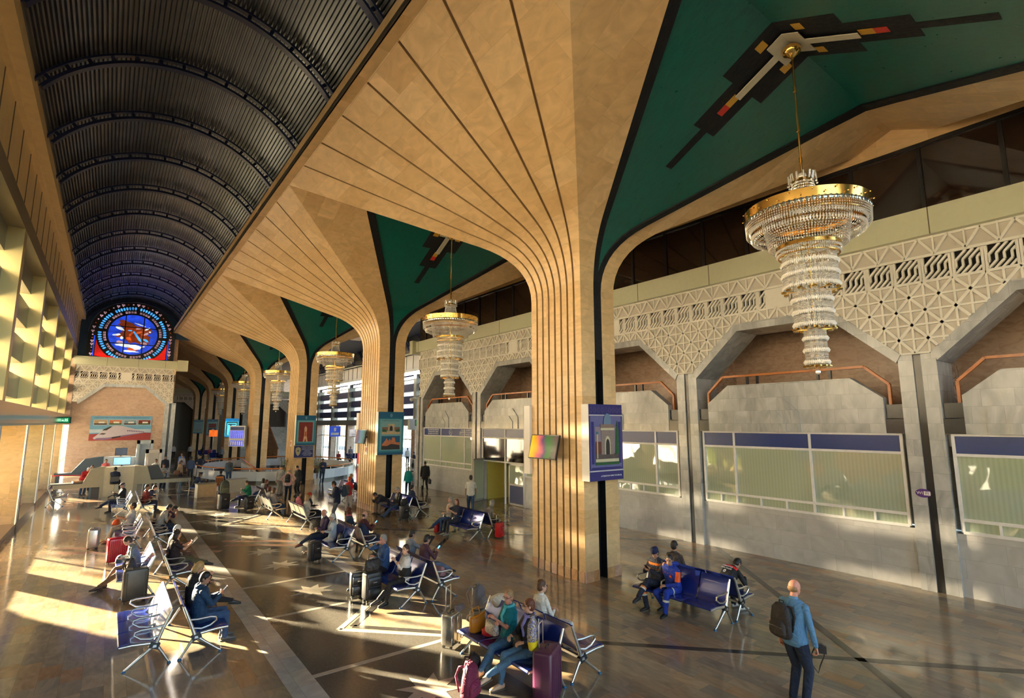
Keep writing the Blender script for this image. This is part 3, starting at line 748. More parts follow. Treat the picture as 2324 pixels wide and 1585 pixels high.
path = [(SGX-SGR+.22, 10.1+.28*i) for i in range(7)]+[(SGX-(SGR-.2)*cos(a),SGZ-.1+(SGR-.2)*sin(a)) for a in [pi*(i+.5)/24 for i in range(24)]]+[(SGX+SGR-.22, 11.8-.28*i) for i in range(7)]
for i,(px,pz) in enumerate(path):
    for k in range(3 if i%4 in (0,3) else 1):
        aa = 2*pi*k/3+.5; r_ = .07 if i%4 in (0,3) else 0; (outr if i%4==1 else out).append([(px+r_*cos(aa)+.06*cos(t*pi/3),pz+r_*sin(aa)+.06*sin(t*pi/3)) for t in range(6)])
sg('outer_flower', out, GC['pink']); sg('outer_bud', outr, GC['brown'])
for s_ in (-1,1):
    pts = [(SGX+s_*2.55,9.98)]+[(SGX+s_*2.55,11.4)]+[(SGX+s_*2.62*cos(a),cz-2.62*sin(a)) for a in [radians(d) for d in (18,26,34,42,50,58,64)]]+[(SGX+s_*1.1,9.98)]
    pts = [p for p in pts if abs(p[0]-SGX) <= 2.56]
    sg('red_corner', [pts if s_ > 0 else pts[::-1]], GC['red'])
    sg('blue_fillet', [[(SGX+s_*2.62,9.95),(SGX+s_*2.7,9.95),(SGX+s_*2.7,11.7),(SGX+s_*2.62,11.7)]], GC['blue'])
random.seed(5)
def blob(cx, cy, rx, ry, rot=0, n=14, j=.25):
    out = []
    for i in range(n):
        a = 2*pi*i/n; r = 1+random.uniform(-j,j); x, y = rx*r*cos(a), ry*r*sin(a); out.append((SGX+cx+x*cos(rot)-y*sin(rot), cz+cy+x*sin(rot)+y*cos(rot)))
    return out
sg('brown_shape', [blob(.1,.15,1.25,.5,.15), blob(-.35,.75,.8,.38,-.3), blob(.6,-.35,.8,.4,-.2), blob(-.1,-.3,.5,.45)], GC['brown'], .085)
sg('orange_shape', [blob(-.15,.05,.25,.1,1), blob(.35,.2,.3,.08,.4), blob(-.3,-.4,.2,.15), blob(.75,.05,.16,.08), blob(.0,-1.3,.4,.12)], GC['orange'], .08)
sg('white_shape', [blob(-1.0,.5,.34,.12,-.5), blob(-1.15,-.1,.3,.08,.2), blob(-.8,-.35,.12,.12), blob(-.15,-1.05,.75,.16,-.1,16,.5), blob(.5,-1.15,.4,.1,.3,14,.5), blob(1.0,.6,.25,.07,.6), blob(1.2,.35,.1,.07), blob(0,-1.5,.5,.08,0,14,.5), blob(.4,.95,.4,.05,-.3)], GC['white'], .075)
sg('pink_shape', [blob(-.9,-.75,.25,.12), blob(.85,-.75,.25,.14), blob(.95,.15,.2,.1,.5), blob(.4,.6,.3,.06,.2)], GC['pink'], .075)
sg('sky_shape', [blob(.35,-.2,.09,.6,.6), blob(.95,-.45,.25,.1,-.5), blob(-.25,.35,.14,.05)], GC['sky'], .07)
b = MB()
for x in (-.62,.72): b.box(SGX+x-.04,SGX+x+.04,YEND+.03,YEND+.08,cz-1.75,cz+1.75)
for z in (-.85,.65): b.box(SGX-1.75,SGX+1.75,YEND+.03,YEND+.08,cz+z-.035,cz+z+.035)
b.build('iron_bar', BLKL, SG)
# ---- far hall beyond the end wall and the cross wing on the right
b = MB(); b.box(4.4, 30, YFAR-.3, YFAR, 0, 14); struct(b.build('wall_far', TRAVW))
FW = struct(empty('wall_far_arcade'))
for i in range(3):
    lattice(lambda u,z,d,i=i: (4.4+BAY*i+u, 100+d, z)).build('lattice_panel', [PLAST, PLASTD], FW)
b = MB(); b.box(4.0, 30, 99.8, 100.6, ZS, 9.85); b.build('cream_beam', CREAM, FW)
for i in range(4): b = MB(); b.box(4.4+BAY*i-.4,4.4+BAY*i+.4,100,101,0,6.1); b.build('pillar', MARBLE, FW)
b = MB(); b.box(4.4,26,102,102.3,0,8.5); b.build('dark_doors', mat('dark_brown_doors',(.03,.015,.01),.3), FW)
for t,z in (('QOROVULXONA',3.9),('КОМЕНДАТУРА',3.6),('POLICE',3.3)): text(t,'far_lettering',.3,WH,FW,(7.2,101.9,z))
b = MB(); b.box(XL+BAY-.3, XL+BAY+.1, YEND+.3, YFAR, 0, 13.5); struct(b.build('wall_inner', TRAVW))
b = MB(); b.box(XL+BAY-.3, 4.6, YEND, YFAR, 12.9, 13.2); b.box(17.5,30.5,YR1,YFAR,13.9,14.1); struct(b.build('ceiling', NAVYD))
# right facade of the cross wing (blue boxes, white strips)
XF = 27.5
RF = struct(empty('wall_wing'))
b = MB(); b.box(XF, XF+1, YR1, 104, 3.95, 4.7); b.build('lower_band', mat('grey_wing_band',(.30,.31,.31),.4,.2), RF)
b = MB(); b.box(XF, XF+1, YR1, 104, 9.8, 10.5); b.box(XF-.1,XF+1,YR1,104,12.2,13.0); b.build('upper_beam', mat('grey_wing_beam',(.26,.28,.29),.4,.2), RF)
b = MB(); b.box(XF+.25, XF+.4, YR1, 104, 10.5, 12.2)
for i in range(40): b.box(XF+.22,XF+.25,YR1+1.76*i,YR1+1.76*i+.05,10.5,12.2,1)
b.build('upper_panels', [mat('wing_grey_panel',(.22,.22,.22),.4,.3), GROOVE], RF)
b = MB(); b.box(XF-.4,XF+1,YR1,104,13.0,13.6); b.build('navy_fascia', BLUEP, RF)
for i in range(10):
    y = YR1+.3+BAY*i-.6+ (54.5-YR1-.0)%BAY
    b = MB(); b.box(XF,XF+1.1,y,y+.6,4.7,9.8); b.build('pier', mat('wing_pier',(.50,.52,.45),.35,.3), RF)
    b = MB(); b.box(XF-.02,XF+1.2,y,y+.9,0,3.95); b.build('stone_pier', TRAVW, RF)
b = MB()
for i in range(4): z0 = 4.72+1.42*(i)+.38; b.box(XF+.35,XF+1.0,YR1,104,z0,z0+.88)
b.build('blue_box_spandrel', BLUEP, RF)
b = MB(); b.box(XF+.85,XF+.88,YR1,104,4.7,9.8); b.build('frosted_strip', FROST, RF)
b = MB()
for i in range(60): b.box(XF+.7,XF+.8,YR1+1.1*i,YR1+1.1*i+.06,0,3.95)
b.box(XF+.7,XF+.8,YR1,104,2.3,2.4); b.build('window_mullions', STEEL, RF)
# second vault over the wing
V2 = vault(22.6, 11.2, 4.7, radians(15), radians(150), YR1, 104, 'ceiling')
rm2 = ribmesh(22.6, 11.2, 4.7, radians(15), radians(150)).mesh('arch_rib', BLUEP)
for i in range(20):
    o = bpy.data.objects.new('arch_rib', rm2); SC.collection.objects.link(o); o.parent = V2; o.location = (0, YR1+1+3.525*i, 0)

# ---- platform side: hut and bushes added to block the low sun, and trees
r = empty('sun_block_kiosk', (-9.5, 15.5, 0), label='orange-brown hut added outside the left glazing to block the sun', cat='sun_block_kiosk')
b = MB(); b.box(-2.2,2.2,-3.6,3.4,-.06,5.2); b.build('sun_block_walls', mat('sun_block_brown',(.55,.24,.10),.7), r)
b = MB(); b.box(-2.6,2.6,-3.8,3.6,5.2,5.4); b.build('sun_block_roof', mat('sun_block_roof',(.4,.4,.38),.6), r)
SUN_BLOCK_LEAF = mat('sun_block_leaf', (.30,.36,.05), .7, var=.5, scale=1.5)
rnd = random.Random(3)
for i,(yy,xx) in enumerate([(y_,-8.3+rnd.uniform(-.4,.4)) for y_ in (-7,-4.6,-2.2,.2,2.6,5,7.4,9.8,20.2,22.4,24.4,26.4)]):  # dense unseen bushes added to cut the sun off the near bays
    r = empty('sun_block_bush', (xx,yy,-.06), label='tall yellow-green bush outside, %s in the row added to block the sun' % ['first','second','third','fourth','fifth','sixth','seventh','eighth','ninth','tenth','eleventh','twelfth'][i], cat='bush', group='bushes added to block the sun on the platform side')
    b = MB(); b.tube([(0,0,0),(0,0,2)],[.1,.06],6); b.build('stem', GROOVE, r)
    b = MB(); b.ball((0,0,2.9),(1.15,1.3,2.75),14,10)
    for k in range(260):
        a = rnd.uniform(0,2*pi); t = rnd.uniform(-1.4,1.4); c = Vector((1.2*cos(a)*cos(t),1.4*sin(a)*cos(t),2.9+2.8*sin(t))); q = Vector((rnd.uniform(-1,1),rnd.uniform(-1,1),rnd.uniform(-1,1))).normalized(); w_ = q.orthogonal().normalized(); s_ = .22
        b.add([c+q*s_,c+w_*s_*.6,c-q*s_,c-w_*s_*.6],[(0,1,2,3)])
    b.build('foliage', SUN_BLOCK_LEAF, r)
LEAF = mat('tree_leaf', (.10,.19,.03), .6, var=.4, scale=2); BARK = mat('tree_bark', (.14,.09,.06), .9)
def tree(x, y, h, rad, n, label, zc=None):
    rnd = random.Random(int(x*7+y*13)); r = empty('tree', (x,y,-.06), label=label, cat='tree', group='trees on the platform side')
    b = MB(); b.tube([(0,0,0),(.05,0,h*.3),(0,.1,h*.75)],[.16,.12,.05],8)
    for i in range(6): a = i*1.1; b.tube([(0,0,h*(.3+.06*i)),(rad*.6*cos(a),rad*.6*sin(a),h*(.5+.07*i))],[.05,.02],5)
    b.build('trunk', BARK, r)
    b = MB()
    for i in range(n):
        d = Vector((rnd.gauss(0,1),rnd.gauss(0,1),rnd.gauss(0,1))).normalized()*rnd.random()**.4
        c = Vector((d.x*rad, d.y*rad, h*.68+d.z*h*.34)); q = Vector((rnd.uniform(-1,1),rnd.uniform(-1,1),rnd.uniform(-1,1))).normalized(); w = q.orthogonal().normalized(); s_ = rnd.uniform(.10,.26)
        b.add([c+q*s_,c+w*s_*.6,c-q*s_,c-w*s_*.6],[(0,1,2,3)])
    b.build('foliage', LEAF, r)
for i,(x,y,h,rad,n) in enumerate([(-12,45,7.5,2.6,900),(-14,52,8.5,3,1300),(-11,62,7.5,3,1500),(-13,70,8,3.2,1500),(-12,80,8,3.5,1500),(-24,36,8,3,900),(-26,22,9,3.4,900),(-16,58,7,2.6,1300)]):
    tree(x,y,h,rad,n,'broad leafy tree on the platform side, %s by distance' % ['nearest of the front row','second of the front row','third of the front row','fourth of the front row','farthest of the front row','nearest of the back row','farthest of the back row','middle of the back row'][i])
# ================================================ CHANDELIERS
CRYSB = newmat('bright_crystal')[0]; setb(CRYSB.node_tree.nodes['Principled BSDF'], (.95,.91,.83), .12, .1, spec=1.0)
def chandelier_proto():
    r = empty('chandelier')          # origin at the rod top
    H = 12.16
    z = lambda w: w-H
    b = MB(); b.tube([(0,0,0),(0,0,z(9.2))], .022, 8)
    for w in (11.2,10.3,9.6): b.tube([(0,0,z(w+.06)),(0,0,z(w-.06))], .034, 8)
    b.build('rod', GOLD, r, smooth=30)
    b = MB(); b.lathe([(.0,.05),(.12,.04),(.19,-.04),(.17,-.13),(.09,-.18),(.03,-.24)], 24); b.build('ceiling_canopy', GOLD, r, smooth='all')
    def ring(R, zc, h, t=.02, n=64):
        b = MB(); b.lathe([(R,z(zc)-h/2),(R,z(zc)+h/2),(R-t,z(zc)+h/2),(R-t,z(zc)-h/2),(R,z(zc)-h/2)], n); return b
    def strands(R0, z0, R1, z1, n, beads, w=.012, sag=0.0, jit=0.0):
        """crystal strands: strings of faceted beads between two circles"""
        b = MB()
        for k in range(n):
            a = 2*pi*k/n; ca, sa = cos(a), sin(a)
            for j in range(beads):
                t0, t1 = j/beads, (j+.86)/beads
                def P(t): R = R0+(R1-R0)*t; zz = z(z0+(z1-z0)*t)-sag*sin(pi*t); return (R*ca, R*sa, zz)
                p, q = P(t0), P(t1); m_ = [(x+y)/2 for x, y in zip(p, q)]
                tx, ty = -sa*w, ca*w; rx, ry = ca*w, sa*w
                b.add([p,(m_[0]+tx,m_[1]+ty,m_[2]),(m_[0]+rx,m_[1]+ry,m_[2]),(m_[0]-tx,m_[1]-ty,m_[2]),(m_[0]-rx,m_[1]-ry,m_[2]),q],
                      [(0,1,2),(0,2,3),(0,3,4),(0,4,1),(5,2,1),(5,3,2),(5,4,3),(5,1,4)])
        return b
    # crown
    ring(.20, 9.13, .06).build('crown_ring', GOLD, r, smooth=30)
    for k in range(12):
        a = 2*pi*k/12; b = MB(); b.tube([(.20*cos(a),.20*sin(a),z(9.13)),(.22*cos(a),.22*sin(a),z(9.30)),(.25*cos(a),.25*sin(a),z(9.28)),(.26*cos(a),.26*sin(a),z(9.10))],[.008,.014,.014,.008],5); b.ball((.26*cos(a),.26*sin(a),z(9.06)),.024,6,4); b.build('crown_arm', CRYS, r)
    b = MB(); b.ball((0,0,z(9.24)),.09,12,8); b.build('crown_ball', CRYS, r, smooth='all')
    strands(.19, 9.10, .29, 8.56, 40, 9, .015).build('crown_strands', CRYS, r)
    # wide plate
    b = MB(); b.lathe([(1.12,z(8.36)),(1.14,z(8.54)),(1.11,z(8.54)),(.28,z(8.55)),(.28,z(8.53)),(1.09,z(8.46)),(1.09,z(8.36))], 72); b.build('gilt_rim', GOLD, r, smooth=30)
    b = MB()
    for k in range(36): a = 2*pi*k/36; b.ball((1.165*cos(a),1.165*sin(a),z(8.50 if k%2 else 8.42)),.018,6,4)
    tag(b.build('rim_studs', GOLD, r), kind='stuff')
    b = MB()
    for k in range(72):
        a = 2*pi*k/72; b.ball((1.13*cos(a),1.13*sin(a),z(8.325)),.045,8,4,0,(Vector((-sin(a),cos(a),0)),Vector((cos(a),sin(a),0))*.2,Vector((0,0,1))))
    b.build('mirror_discs', mat('mirror_disc',(.45,.47,.42),.1,.8), r)
    strands(1.12, 8.30, 1.11, 8.06, 150, 5, .014).build('outer_strands', CRYS, r)
    strands(1.05, 8.20, 1.01, 7.92, 120, 2, .022).build('outer_prisms', CRYS, r)
    ring(1.06, 8.21, .03).build('inner_band', GOLD, r, smooth=30)
    strands(.98, 7.98, .72, 7.88, 100, 5, .015, .05).build('swag_strands', CRYS, r)
    strands(.80, 8.3, .70, 7.72, 96, 12, .016).build('bowl_strands', CRYS, r)
    ring(.58, 7.72, .07, .03).build('second_band', GOLD, r, smooth=30)
    strands(.59, 7.68, .56, 7.52, 90, 2, .017).build('second_fringe', CRYS, r)
    ring(.55, 7.55, .035).build('third_band', GOLD, r, smooth=30)
    def tier(R, z0, z1, n, nm):
        h = (z0-z1); k_ = max(2, round(h/.24)); b = MB(); p_ = MB()
        for i in range(k_):
            a0 = z0-h*i/k_; am = a0-h/k_*.5; a1 = a0-h/k_
            b2 = strands(R-.01, a0, R-.01, am, n, 4, .013); b.add(b2.v, b2.f)
            b2 = strands(R+.012, am, R+.012, a1, int(n*.75), 1, .030); p_.add(b2.v, b2.f)
        b.build(nm+'_strands', CRYS, r); p_.build(nm+'_prisms', CRYSB, r)
        for k in range(12):
            b = MB(); a = 2*pi*k/12; b.lathe([(.0,-.02),(.045,-.02),(.055,.0),(.05,.02),(.0,.03)], 8, (R*cos(a),R*sin(a),z(z1-.02))); b.build('gilt_cup', GOLD, r, smooth=30)
    tier(.49, 7.54, 6.84, 100, 'upper_tier'); tier(.345, 6.80, 6.06, 76, 'middle_tier'); tier(.20, 6.02, 5.32, 50, 'lower_tier')
    for R,z0,z1 in ((.38,7.6,6.84),(.24,6.84,6.06),(.12,6.06,5.32)): strands(R, z0, R, z1, 36, 8, .016).build('inner_strands', CRYS, r)
    b = MB(); b.tube([(0,0,z(8.54)),(0,0,z(5.3))], .03, 8)
    for w,R in ((8.4,.8),(7.72,.58),(6.82,.49),(6.04,.34),(5.30,.2)):
        for k in range(6): a = pi*k/3; b.bar((0,0,z(w)),(R*cos(a),R*sin(a),z(w)),.015,.02)
    b.build('inner_frame', GOLD, r)
    b = MB(); b.ball((0,0,z(5.20)),.05,8,5); b.build('bottom_drop', CRYS, r)
    b = MB()
    for R,z0,z1,n in ((.16,6.9,5.4,5),(.42,7.5,6.9,8)):
        for k in range(n): a = 2*pi*k/n; b.tube([(R*.6*cos(a),R*.6*sin(a),z(z1)),(R*.6*cos(a),R*.6*sin(a),z(z0))],.02,6)
    b.build('candle_tube', mat('ivory_candle_tube',(.85,.8,.65),.5), r)
    for c_ in r.children:
        if 'strands' in c_.name or 'prisms' in c_.name or 'discs' in c_.name: c_['kind'] = 'stuff'
    return r
CHL = ['crystal chandelier with gilt rim in front of the right-hand arcade, the nearest and largest','second crystal chandelier from the viewer, between the first and second columns','third crystal chandelier, hanging between the second and third columns','fourth crystal chandelier, half hidden beside the third column','fifth small chandelier behind the fourth column','sixth tiny chandelier near the dim end of the hall']
ch = chandelier_proto()
for k in range(6):
    o = ch if k == 0 else copy_tree(ch)
    o.location = (10.93, CY-BAY+14.1*k, 12.16); tag(o, CHL[k], 'chandelier', 'crystal chandeliers of the hall')

# ================================================ BENCHES
PITCH = .69
SEATB = mat('glossy_blue_seat', (.012,.03,.22), .22, .25, var=.08, coat=.5)
SEATG = mat('back_of_seat_metal', (.45,.44,.40), .35, .7, var=.08)
BLACKP = mat('black_plastic', (.015,.015,.016), .4)
BLUEF = mat('blue_rubber_foot', (.01,.10,.22), .4)
def frame_mesh(y, feet=True, arm=True):
    b = MB(); f = MB(); k = MB()
    # side frame: seat rail, back rail, armrest loop; x forward
    b.tube([(.80,y,.415),(.62,y,.42),(.40,y,.40),(.27,y,.385)], [.02,.028,.032,.034], 8)
    b.tube([(.26,y,.38),(.20,y,.55),(.10,y,.80),(.06,y,.90)], [.034,.03,.026,.02], 8)
    if arm: b.tube([(.23,y,.50),(.36,y,.47),(.50,y,.50),(.60,y,.575),(.585,y,.625),(.50,y,.645),(.30,y,.64),(.17,y,.655)], .018, 7)
    if feet:
        b.tube([(.28,y,.36),(.42,y,.24),(.66,y,.05),(.70,y,.03)], [.04,.026,.02,.018], 8)
        b.tube([(.28,y,.36),(.20,y,.26),(.07,y,.05),(.05,y,.03)], [.04,.026,.02,.018], 8)
        k.obox((.29,y,.35),(.07,0,.03),(0,.035,0),(-.02,0,.045))
        for x in (.70,.05): f.lathe([(0,0),(.032,0),(.034,.012),(.02,.03),(0,.032)], 12, (x,y,0))
    return b, f, k
def seat_mesh(y0, y1):
    b = MB()
    prof = [(.80,.395),(.815,.42),(.80,.445),(.70,.455),(.55,.44),(.38,.42),(.30,.43),(.25,.50),(.20,.62),(.14,.76),(.09,.88),(.065,.915),(.045,.905)]
    t = .022; n = len(prof); ins = [(x-.012 if z > .46 else x-.0, z-t if z < .46 and x < .8 else z) for x, z in prof]
    ins = []
    for i,(x,z) in enumerate(prof):
        a = Vector(prof[max(i-1,0)]); c = Vector(prof[min(i+1,n-1)]); d = (c-a).normalized(); nrm = Vector((-d.y, d.x)); ins.append((x+nrm.x*t, z+nrm.y*t))
    poly = prof+ins[::-1]
    vs = [(x,y0,z) for x,z in poly]+[(x,y1,z) for x,z in poly]; m = len(poly)
    fs = [(i,(i+1)%m,m+(i+1)%m,m+i) for i in range(m)]
    for i in range(n-1):
        fs.append((i+1,i,m-1-i,m-2-i)); fs.append((m+i,m+i+1,m+m-2-i,m+m-1-i))
    b.add(vs, fs); return b
def backplate(y0, y1):
    b = MB(); p = [(.20,.50),(.155,.62),(.105,.74),(.06,.84)]; 
    for (a,c) in zip(p,p[1:]): b.add([(a[0],y0,a[1]),(a[0],y1,a[1]),(c[0],y1,c[1]),(c[0],y0,c[1])],[(0,1,2,3)])
    return b
_bm = {}
def bench_half(n, flip, parent_label, double=False, loc=None, rz=0, parent=None, arms=None, silver=False):
    """one n-seat beam bench facing +x (rotated by rz)"""
    key = (n,)
    if key not in _bm:
        _bm[key] = dict(seat=seat_mesh(.03,PITCH-.01).mesh('seat',SEATB,smooth=50), arm=frame_mesh(0,False)[0].mesh('armrest_frame',STEEL,smooth=50))
        b,f,k = frame_mesh(0,True); _bm[key]['leg'] = b.mesh('leg_frame',STEEL,smooth=50); _bm[key]['foot'] = f.mesh('foot_glide',BLUEF,smooth=50); _bm[key]['hub'] = k.mesh('leg_hub',BLACKP)
        bb = MB(); bb.box(.26,.31,-.03,n*PITCH+.06,.325,.365); _bm[key]['beam'] = bb.mesh('beam',STEEL)
        _bm[key]['back'] = backplate(.06,PITCH-.04).mesh('back_plate',SEATG)
    D = _bm[key]
    r = parent
    def put(nm, me, y, par):
        o = bpy.data.objects.new(nm, me); SC.collection.objects.link(o); o.parent = par; o.location = (0,y,0); return o
    for i in range(n+1):
        leg = i in (0,n)
        if not leg and arms is not None and i not in arms: continue
        o = put('leg_frame' if leg else 'armrest_frame', D['leg'] if leg else D['arm'], i*PITCH+.01, r)
        if leg: 
            for nm in ('foot','hub'): put({'foot':'foot_glide','hub':'leg_hub'}[nm], D[nm], 0, o)
    for i in range(n):
        o = put('seat', D['seat'], i*PITCH+.01, r); 
        if silver: put('back_plate', D['back'], 0, o)
    put('beam', D['beam'], 0, r)
BENCH = {}
ALLARM = ('1L','2L','2R','3L','3R','4L','4R','8R','15R')
def bench(name, x, y, n, side, label, group='beam benches of the waiting hall', rz=0, silver=False):
    arms = None if name in ALLARM else ((0,n) if name not in ('12L','7L') else (0,1,n))
    """side 'R' faces +x, 'L' faces -x. origin at the near end."""
    r = empty('waiting_bench', (x, y, 0), rz, label, 'bench', group)
    if side == 'R': bench_half(n, 0, '', parent=r, silver=silver, arms=arms)
    else:
        bench_half(n, 0, '', parent=r, silver=silver, arms=arms)
        r.rotation_euler = (0,0,pi+rz); r.location = (x, y+n*PITCH+.02, 0)
    BENCH[name] = (x, y, n, side); return r
B = bench
G2 = 'back-to-back blue beam benches'
B('1L',1.25,11.62,3,'L','empty blue three-seat bench facing the left wall, nearest in the foreground',G2)
B('1R',1.31,11.62,3,'R','blue bench under the man in the blue hooded top',G2)
B('2L',1.27,16.35,3,'L','blue bench under the reader in the checked shirt',G2); B('2R',1.33,16.35,3,'R','blue bench under the woman in the floral blouse reading',G2)
B('3L',1.27,22.35,3,'L','blue bench beside the red ribbed suitcase, under the man in white',G2); B('3R',1.33,22.35,3,'R','blue bench with newspapers on its nearest seat',G2)
B('4L',1.2,30.5,3,'L','blue bench under the man in a cap and leather jacket',G2); B('4R',1.26,30.5,3,'R','blue bench under the person in the dark red patterned shirt',G2)
B('5L',6.5,16.67,3,'L','blue bench under the white-bearded man and white-haired woman',G2); B('5R',6.56,16.67,3,'R','blue bench under the man in the navy gilet',G2)
B('6L',6.37,11.66,3,'L','blue bench under the woman with crossed arms',G2); B('6R',6.43,11.66,3,'R','blue bench under the man in maroon shirt holding a phone',G2)
B('7L',11.38,16.57,3,'L','blue bench under the woman in the navy gilet, beside the red suitcase',G2); B('7R',11.44,16.57,3,'R','blue bench under the hunched grey-haired person',G2)
B('8R',5.86,25.6,3,'R','pale-backed bench seen from behind under two women',None,silver=True)
B('9R',6.42,22.44,3,'R','pale-backed bench seen from behind under the woman with pink scarf and blonde woman',None,silver=True)
B('10L',11.2,22.05,3,'L','blue bench at the foot of the second column under the man bowed over his phone',G2); B('10R',11.26,22.05,3,'R','far side of the bench at the foot of the second column',G2)
B('11L',6.23,6.72,3,'L','blue bench in the foreground under the woman in turquoise',G2); B('11R',6.29,6.72,3,'R','empty-ended blue bench backing onto the woman with sunglasses',G2)
B('12L',10.92,6.57,3,'L','blue bench under the man in blue and orange work clothes',G2); B('12R',10.98,6.57,3,'R','blue bench under the man in a black jacket with white lettering',G2)
B('13L',6.42,29.3,3,'L','blue bench under the boy in green',G2); B('13R',6.48,29.3,3,'R','blue bench under the woman in a white tee behind the boy in green',G2)
B('14L',11.2,29.2,3,'L','empty blue bench left of the second column behind the standing youth',G2); B('14R',11.26,29.2,3,'R','blue bench under the blonde person left of the second column',G2)
B('15R',-2.25,36.0,3,'R','sunlit brown-looking bench against the left wall plinth',None)
# ================================================ PEOPLE
SKIN = {'l': mat('skin_light', (.58,.32,.22), .5, var=.08, scale=6), 'm': mat('skin_tan', (.40,.21,.13), .5, var=.08, scale=6), 'r': mat('skin_ruddy', (.62,.27,.18), .5, var=.1, scale=6)}
HAIRC = dict(black=(.012,.009,.008), dbrown=(.035,.018,.010), brown=(.09,.04,.018), blond=(.42,.25,.09), red=(.22,.035,.008), auburn=(.12,.03,.01), grey=(.28,.27,.25), white=(.62,.60,.55), sand=(.30,.17,.07), bright=(.45,.05,.01))
HAIR = {k: mat('hair_'+k, c, .55, var=.35, scale=30, bump=.5) for k, c in HAIRC.items()}
DKEYE = mat('dark_eye', (.01,.008,.007), .2, var=0); LIPS = mat('lips', (.35,.10,.08), .5, var=0)
PHONE = mat('phone_body', (.02,.02,.022), .2); SCREEN = mat('phone_screen', (.05,.2,.5), .2, var=0, emit=(.15,.5,1.0), es=1.2)
def remesh(o, vox, it=3):
    m = o.modifiers.new('r', 'REMESH'); m.mode = 'VOXEL'; m.voxel_size = vox; m.use_smooth_shade = True
    if it: s = o.modifiers.new('s', 'SMOOTH'); s.factor = .6; s.iterations = it
    dg = bpy.context.evaluated_depsgraph_get(); me = bpy.data.meshes.new_from_object(o.evaluated_get(dg))
    old = o.data; o.modifiers.clear(); o.data = me; me.name = o.name
    if not me.materials: me.materials.append(old.materials[0])
    bpy.data.meshes.remove(old); return o
def ik(a, t, l1, l2, pole):
    a, t = Vector(a), Vector(t); d = t-a; L = d.length
    if L > (l1+l2)*.995: t = a+d*((l1+l2)*.995/L); d = t-a; L = d.length
    c = (l1*l1+L*L-l2*l2)/(2*l1*L); c = max(-1,min(1,c)); u = d/L
    p = Vector(pole); p = p-u*p.dot(u); p.normalize()
    return a+u*(l1*c)+p*(l1*sqrt(max(0,1-c*c))), t
def limb(mb, pts, rs, n=12):
    """tapering round limb through joints with spherical ends"""
    pts = [Vector(p) for p in pts]
    for (p,q),(r0,r1) in zip(zip(pts,pts[1:]), zip(rs,rs[1:])):
        d = (q-p); L = d.length
        if L < 1e-5: continue
        d.normalize(); x = d.orthogonal().normalized(); y = d.cross(x); rings = []
        for t in (-.98,-.7,-.35): c = p+d*r0*t; k = sqrt(1-t*t)*r0; rings.append((c, x*k, y*k))
        for t in (0,.5,1): rr = r0+(r1-r0)*t; rings.append((p+(q-p)*t, x*rr, y*rr))
        for t in (.35,.7,.98): c = q+d*r1*t; k = sqrt(1-t*t)*r1; rings.append((c, x*k, y*k))
        mb.loft(rings, n)
def hand(mb, w, d, nrm, side, curl=.5, s=1.0, fingers=True):
    """palm and five fingers; d along the hand, nrm = back of the hand"""
    d = Vector(d).normalized(); nrm = Vector(nrm); nrm = (nrm-d*nrm.dot(d)).normalized(); lat = d.cross(nrm)*side   # towards the thumb
    w = Vector(w)
    mb.loft([(w-d*.01*s, lat*.026*s, nrm*.019*s),(w+d*.03*s, lat*.036*s, nrm*.017*s),(w+d*.065*s, lat*.042*s, nrm*.015*s),(w+d*.092*s, lat*.038*s, nrm*.012*s)], 10)
    if not fingers:
        limb(mb, [w+d*.08*s, w+d*.13*s-nrm*.03*curl*s, w+d*.14*s-nrm*.06*curl*s], [.02*s,.018*s,.012*s], 8); limb(mb, [w+d*.03*s+lat*.03*s, w+d*.08*s+lat*.05*s-nrm*.02*s], [.013*s,.009*s], 6); return
    for i, L in enumerate((.072,.08,.075,.058)):
        o = w+d*(.088-.004*abs(i-1))*s+lat*(.030-.020*i)*s
        a1 = curl*.9+.08*i*curl; a2 = a1+curl*1.0
        p1 = o+(d*cos(a1)-nrm*sin(a1))*L*.5*s; p2 = p1+(d*cos(a2)-nrm*sin(a2))*L*.32*s; a3 = a2+curl*.6; p3 = p2+(d*cos(a3)-nrm*sin(a3))*L*.25*s
        limb(mb, [o,p1,p2,p3], [.0092*s,.0085*s,.0078*s,.0068*s], 7)
    o = w+d*.025*s+lat*.026*s; p1 = o+(d*.6+lat*.75-nrm*.25).normalized()*.038*s; p2 = p1+(d*.85+lat*.25-nrm*.4*curl).normalized()*.030*s
    limb(mb, [o,p1,p2], [.014*s,.0105*s,.0085*s], 7)
NP = 0
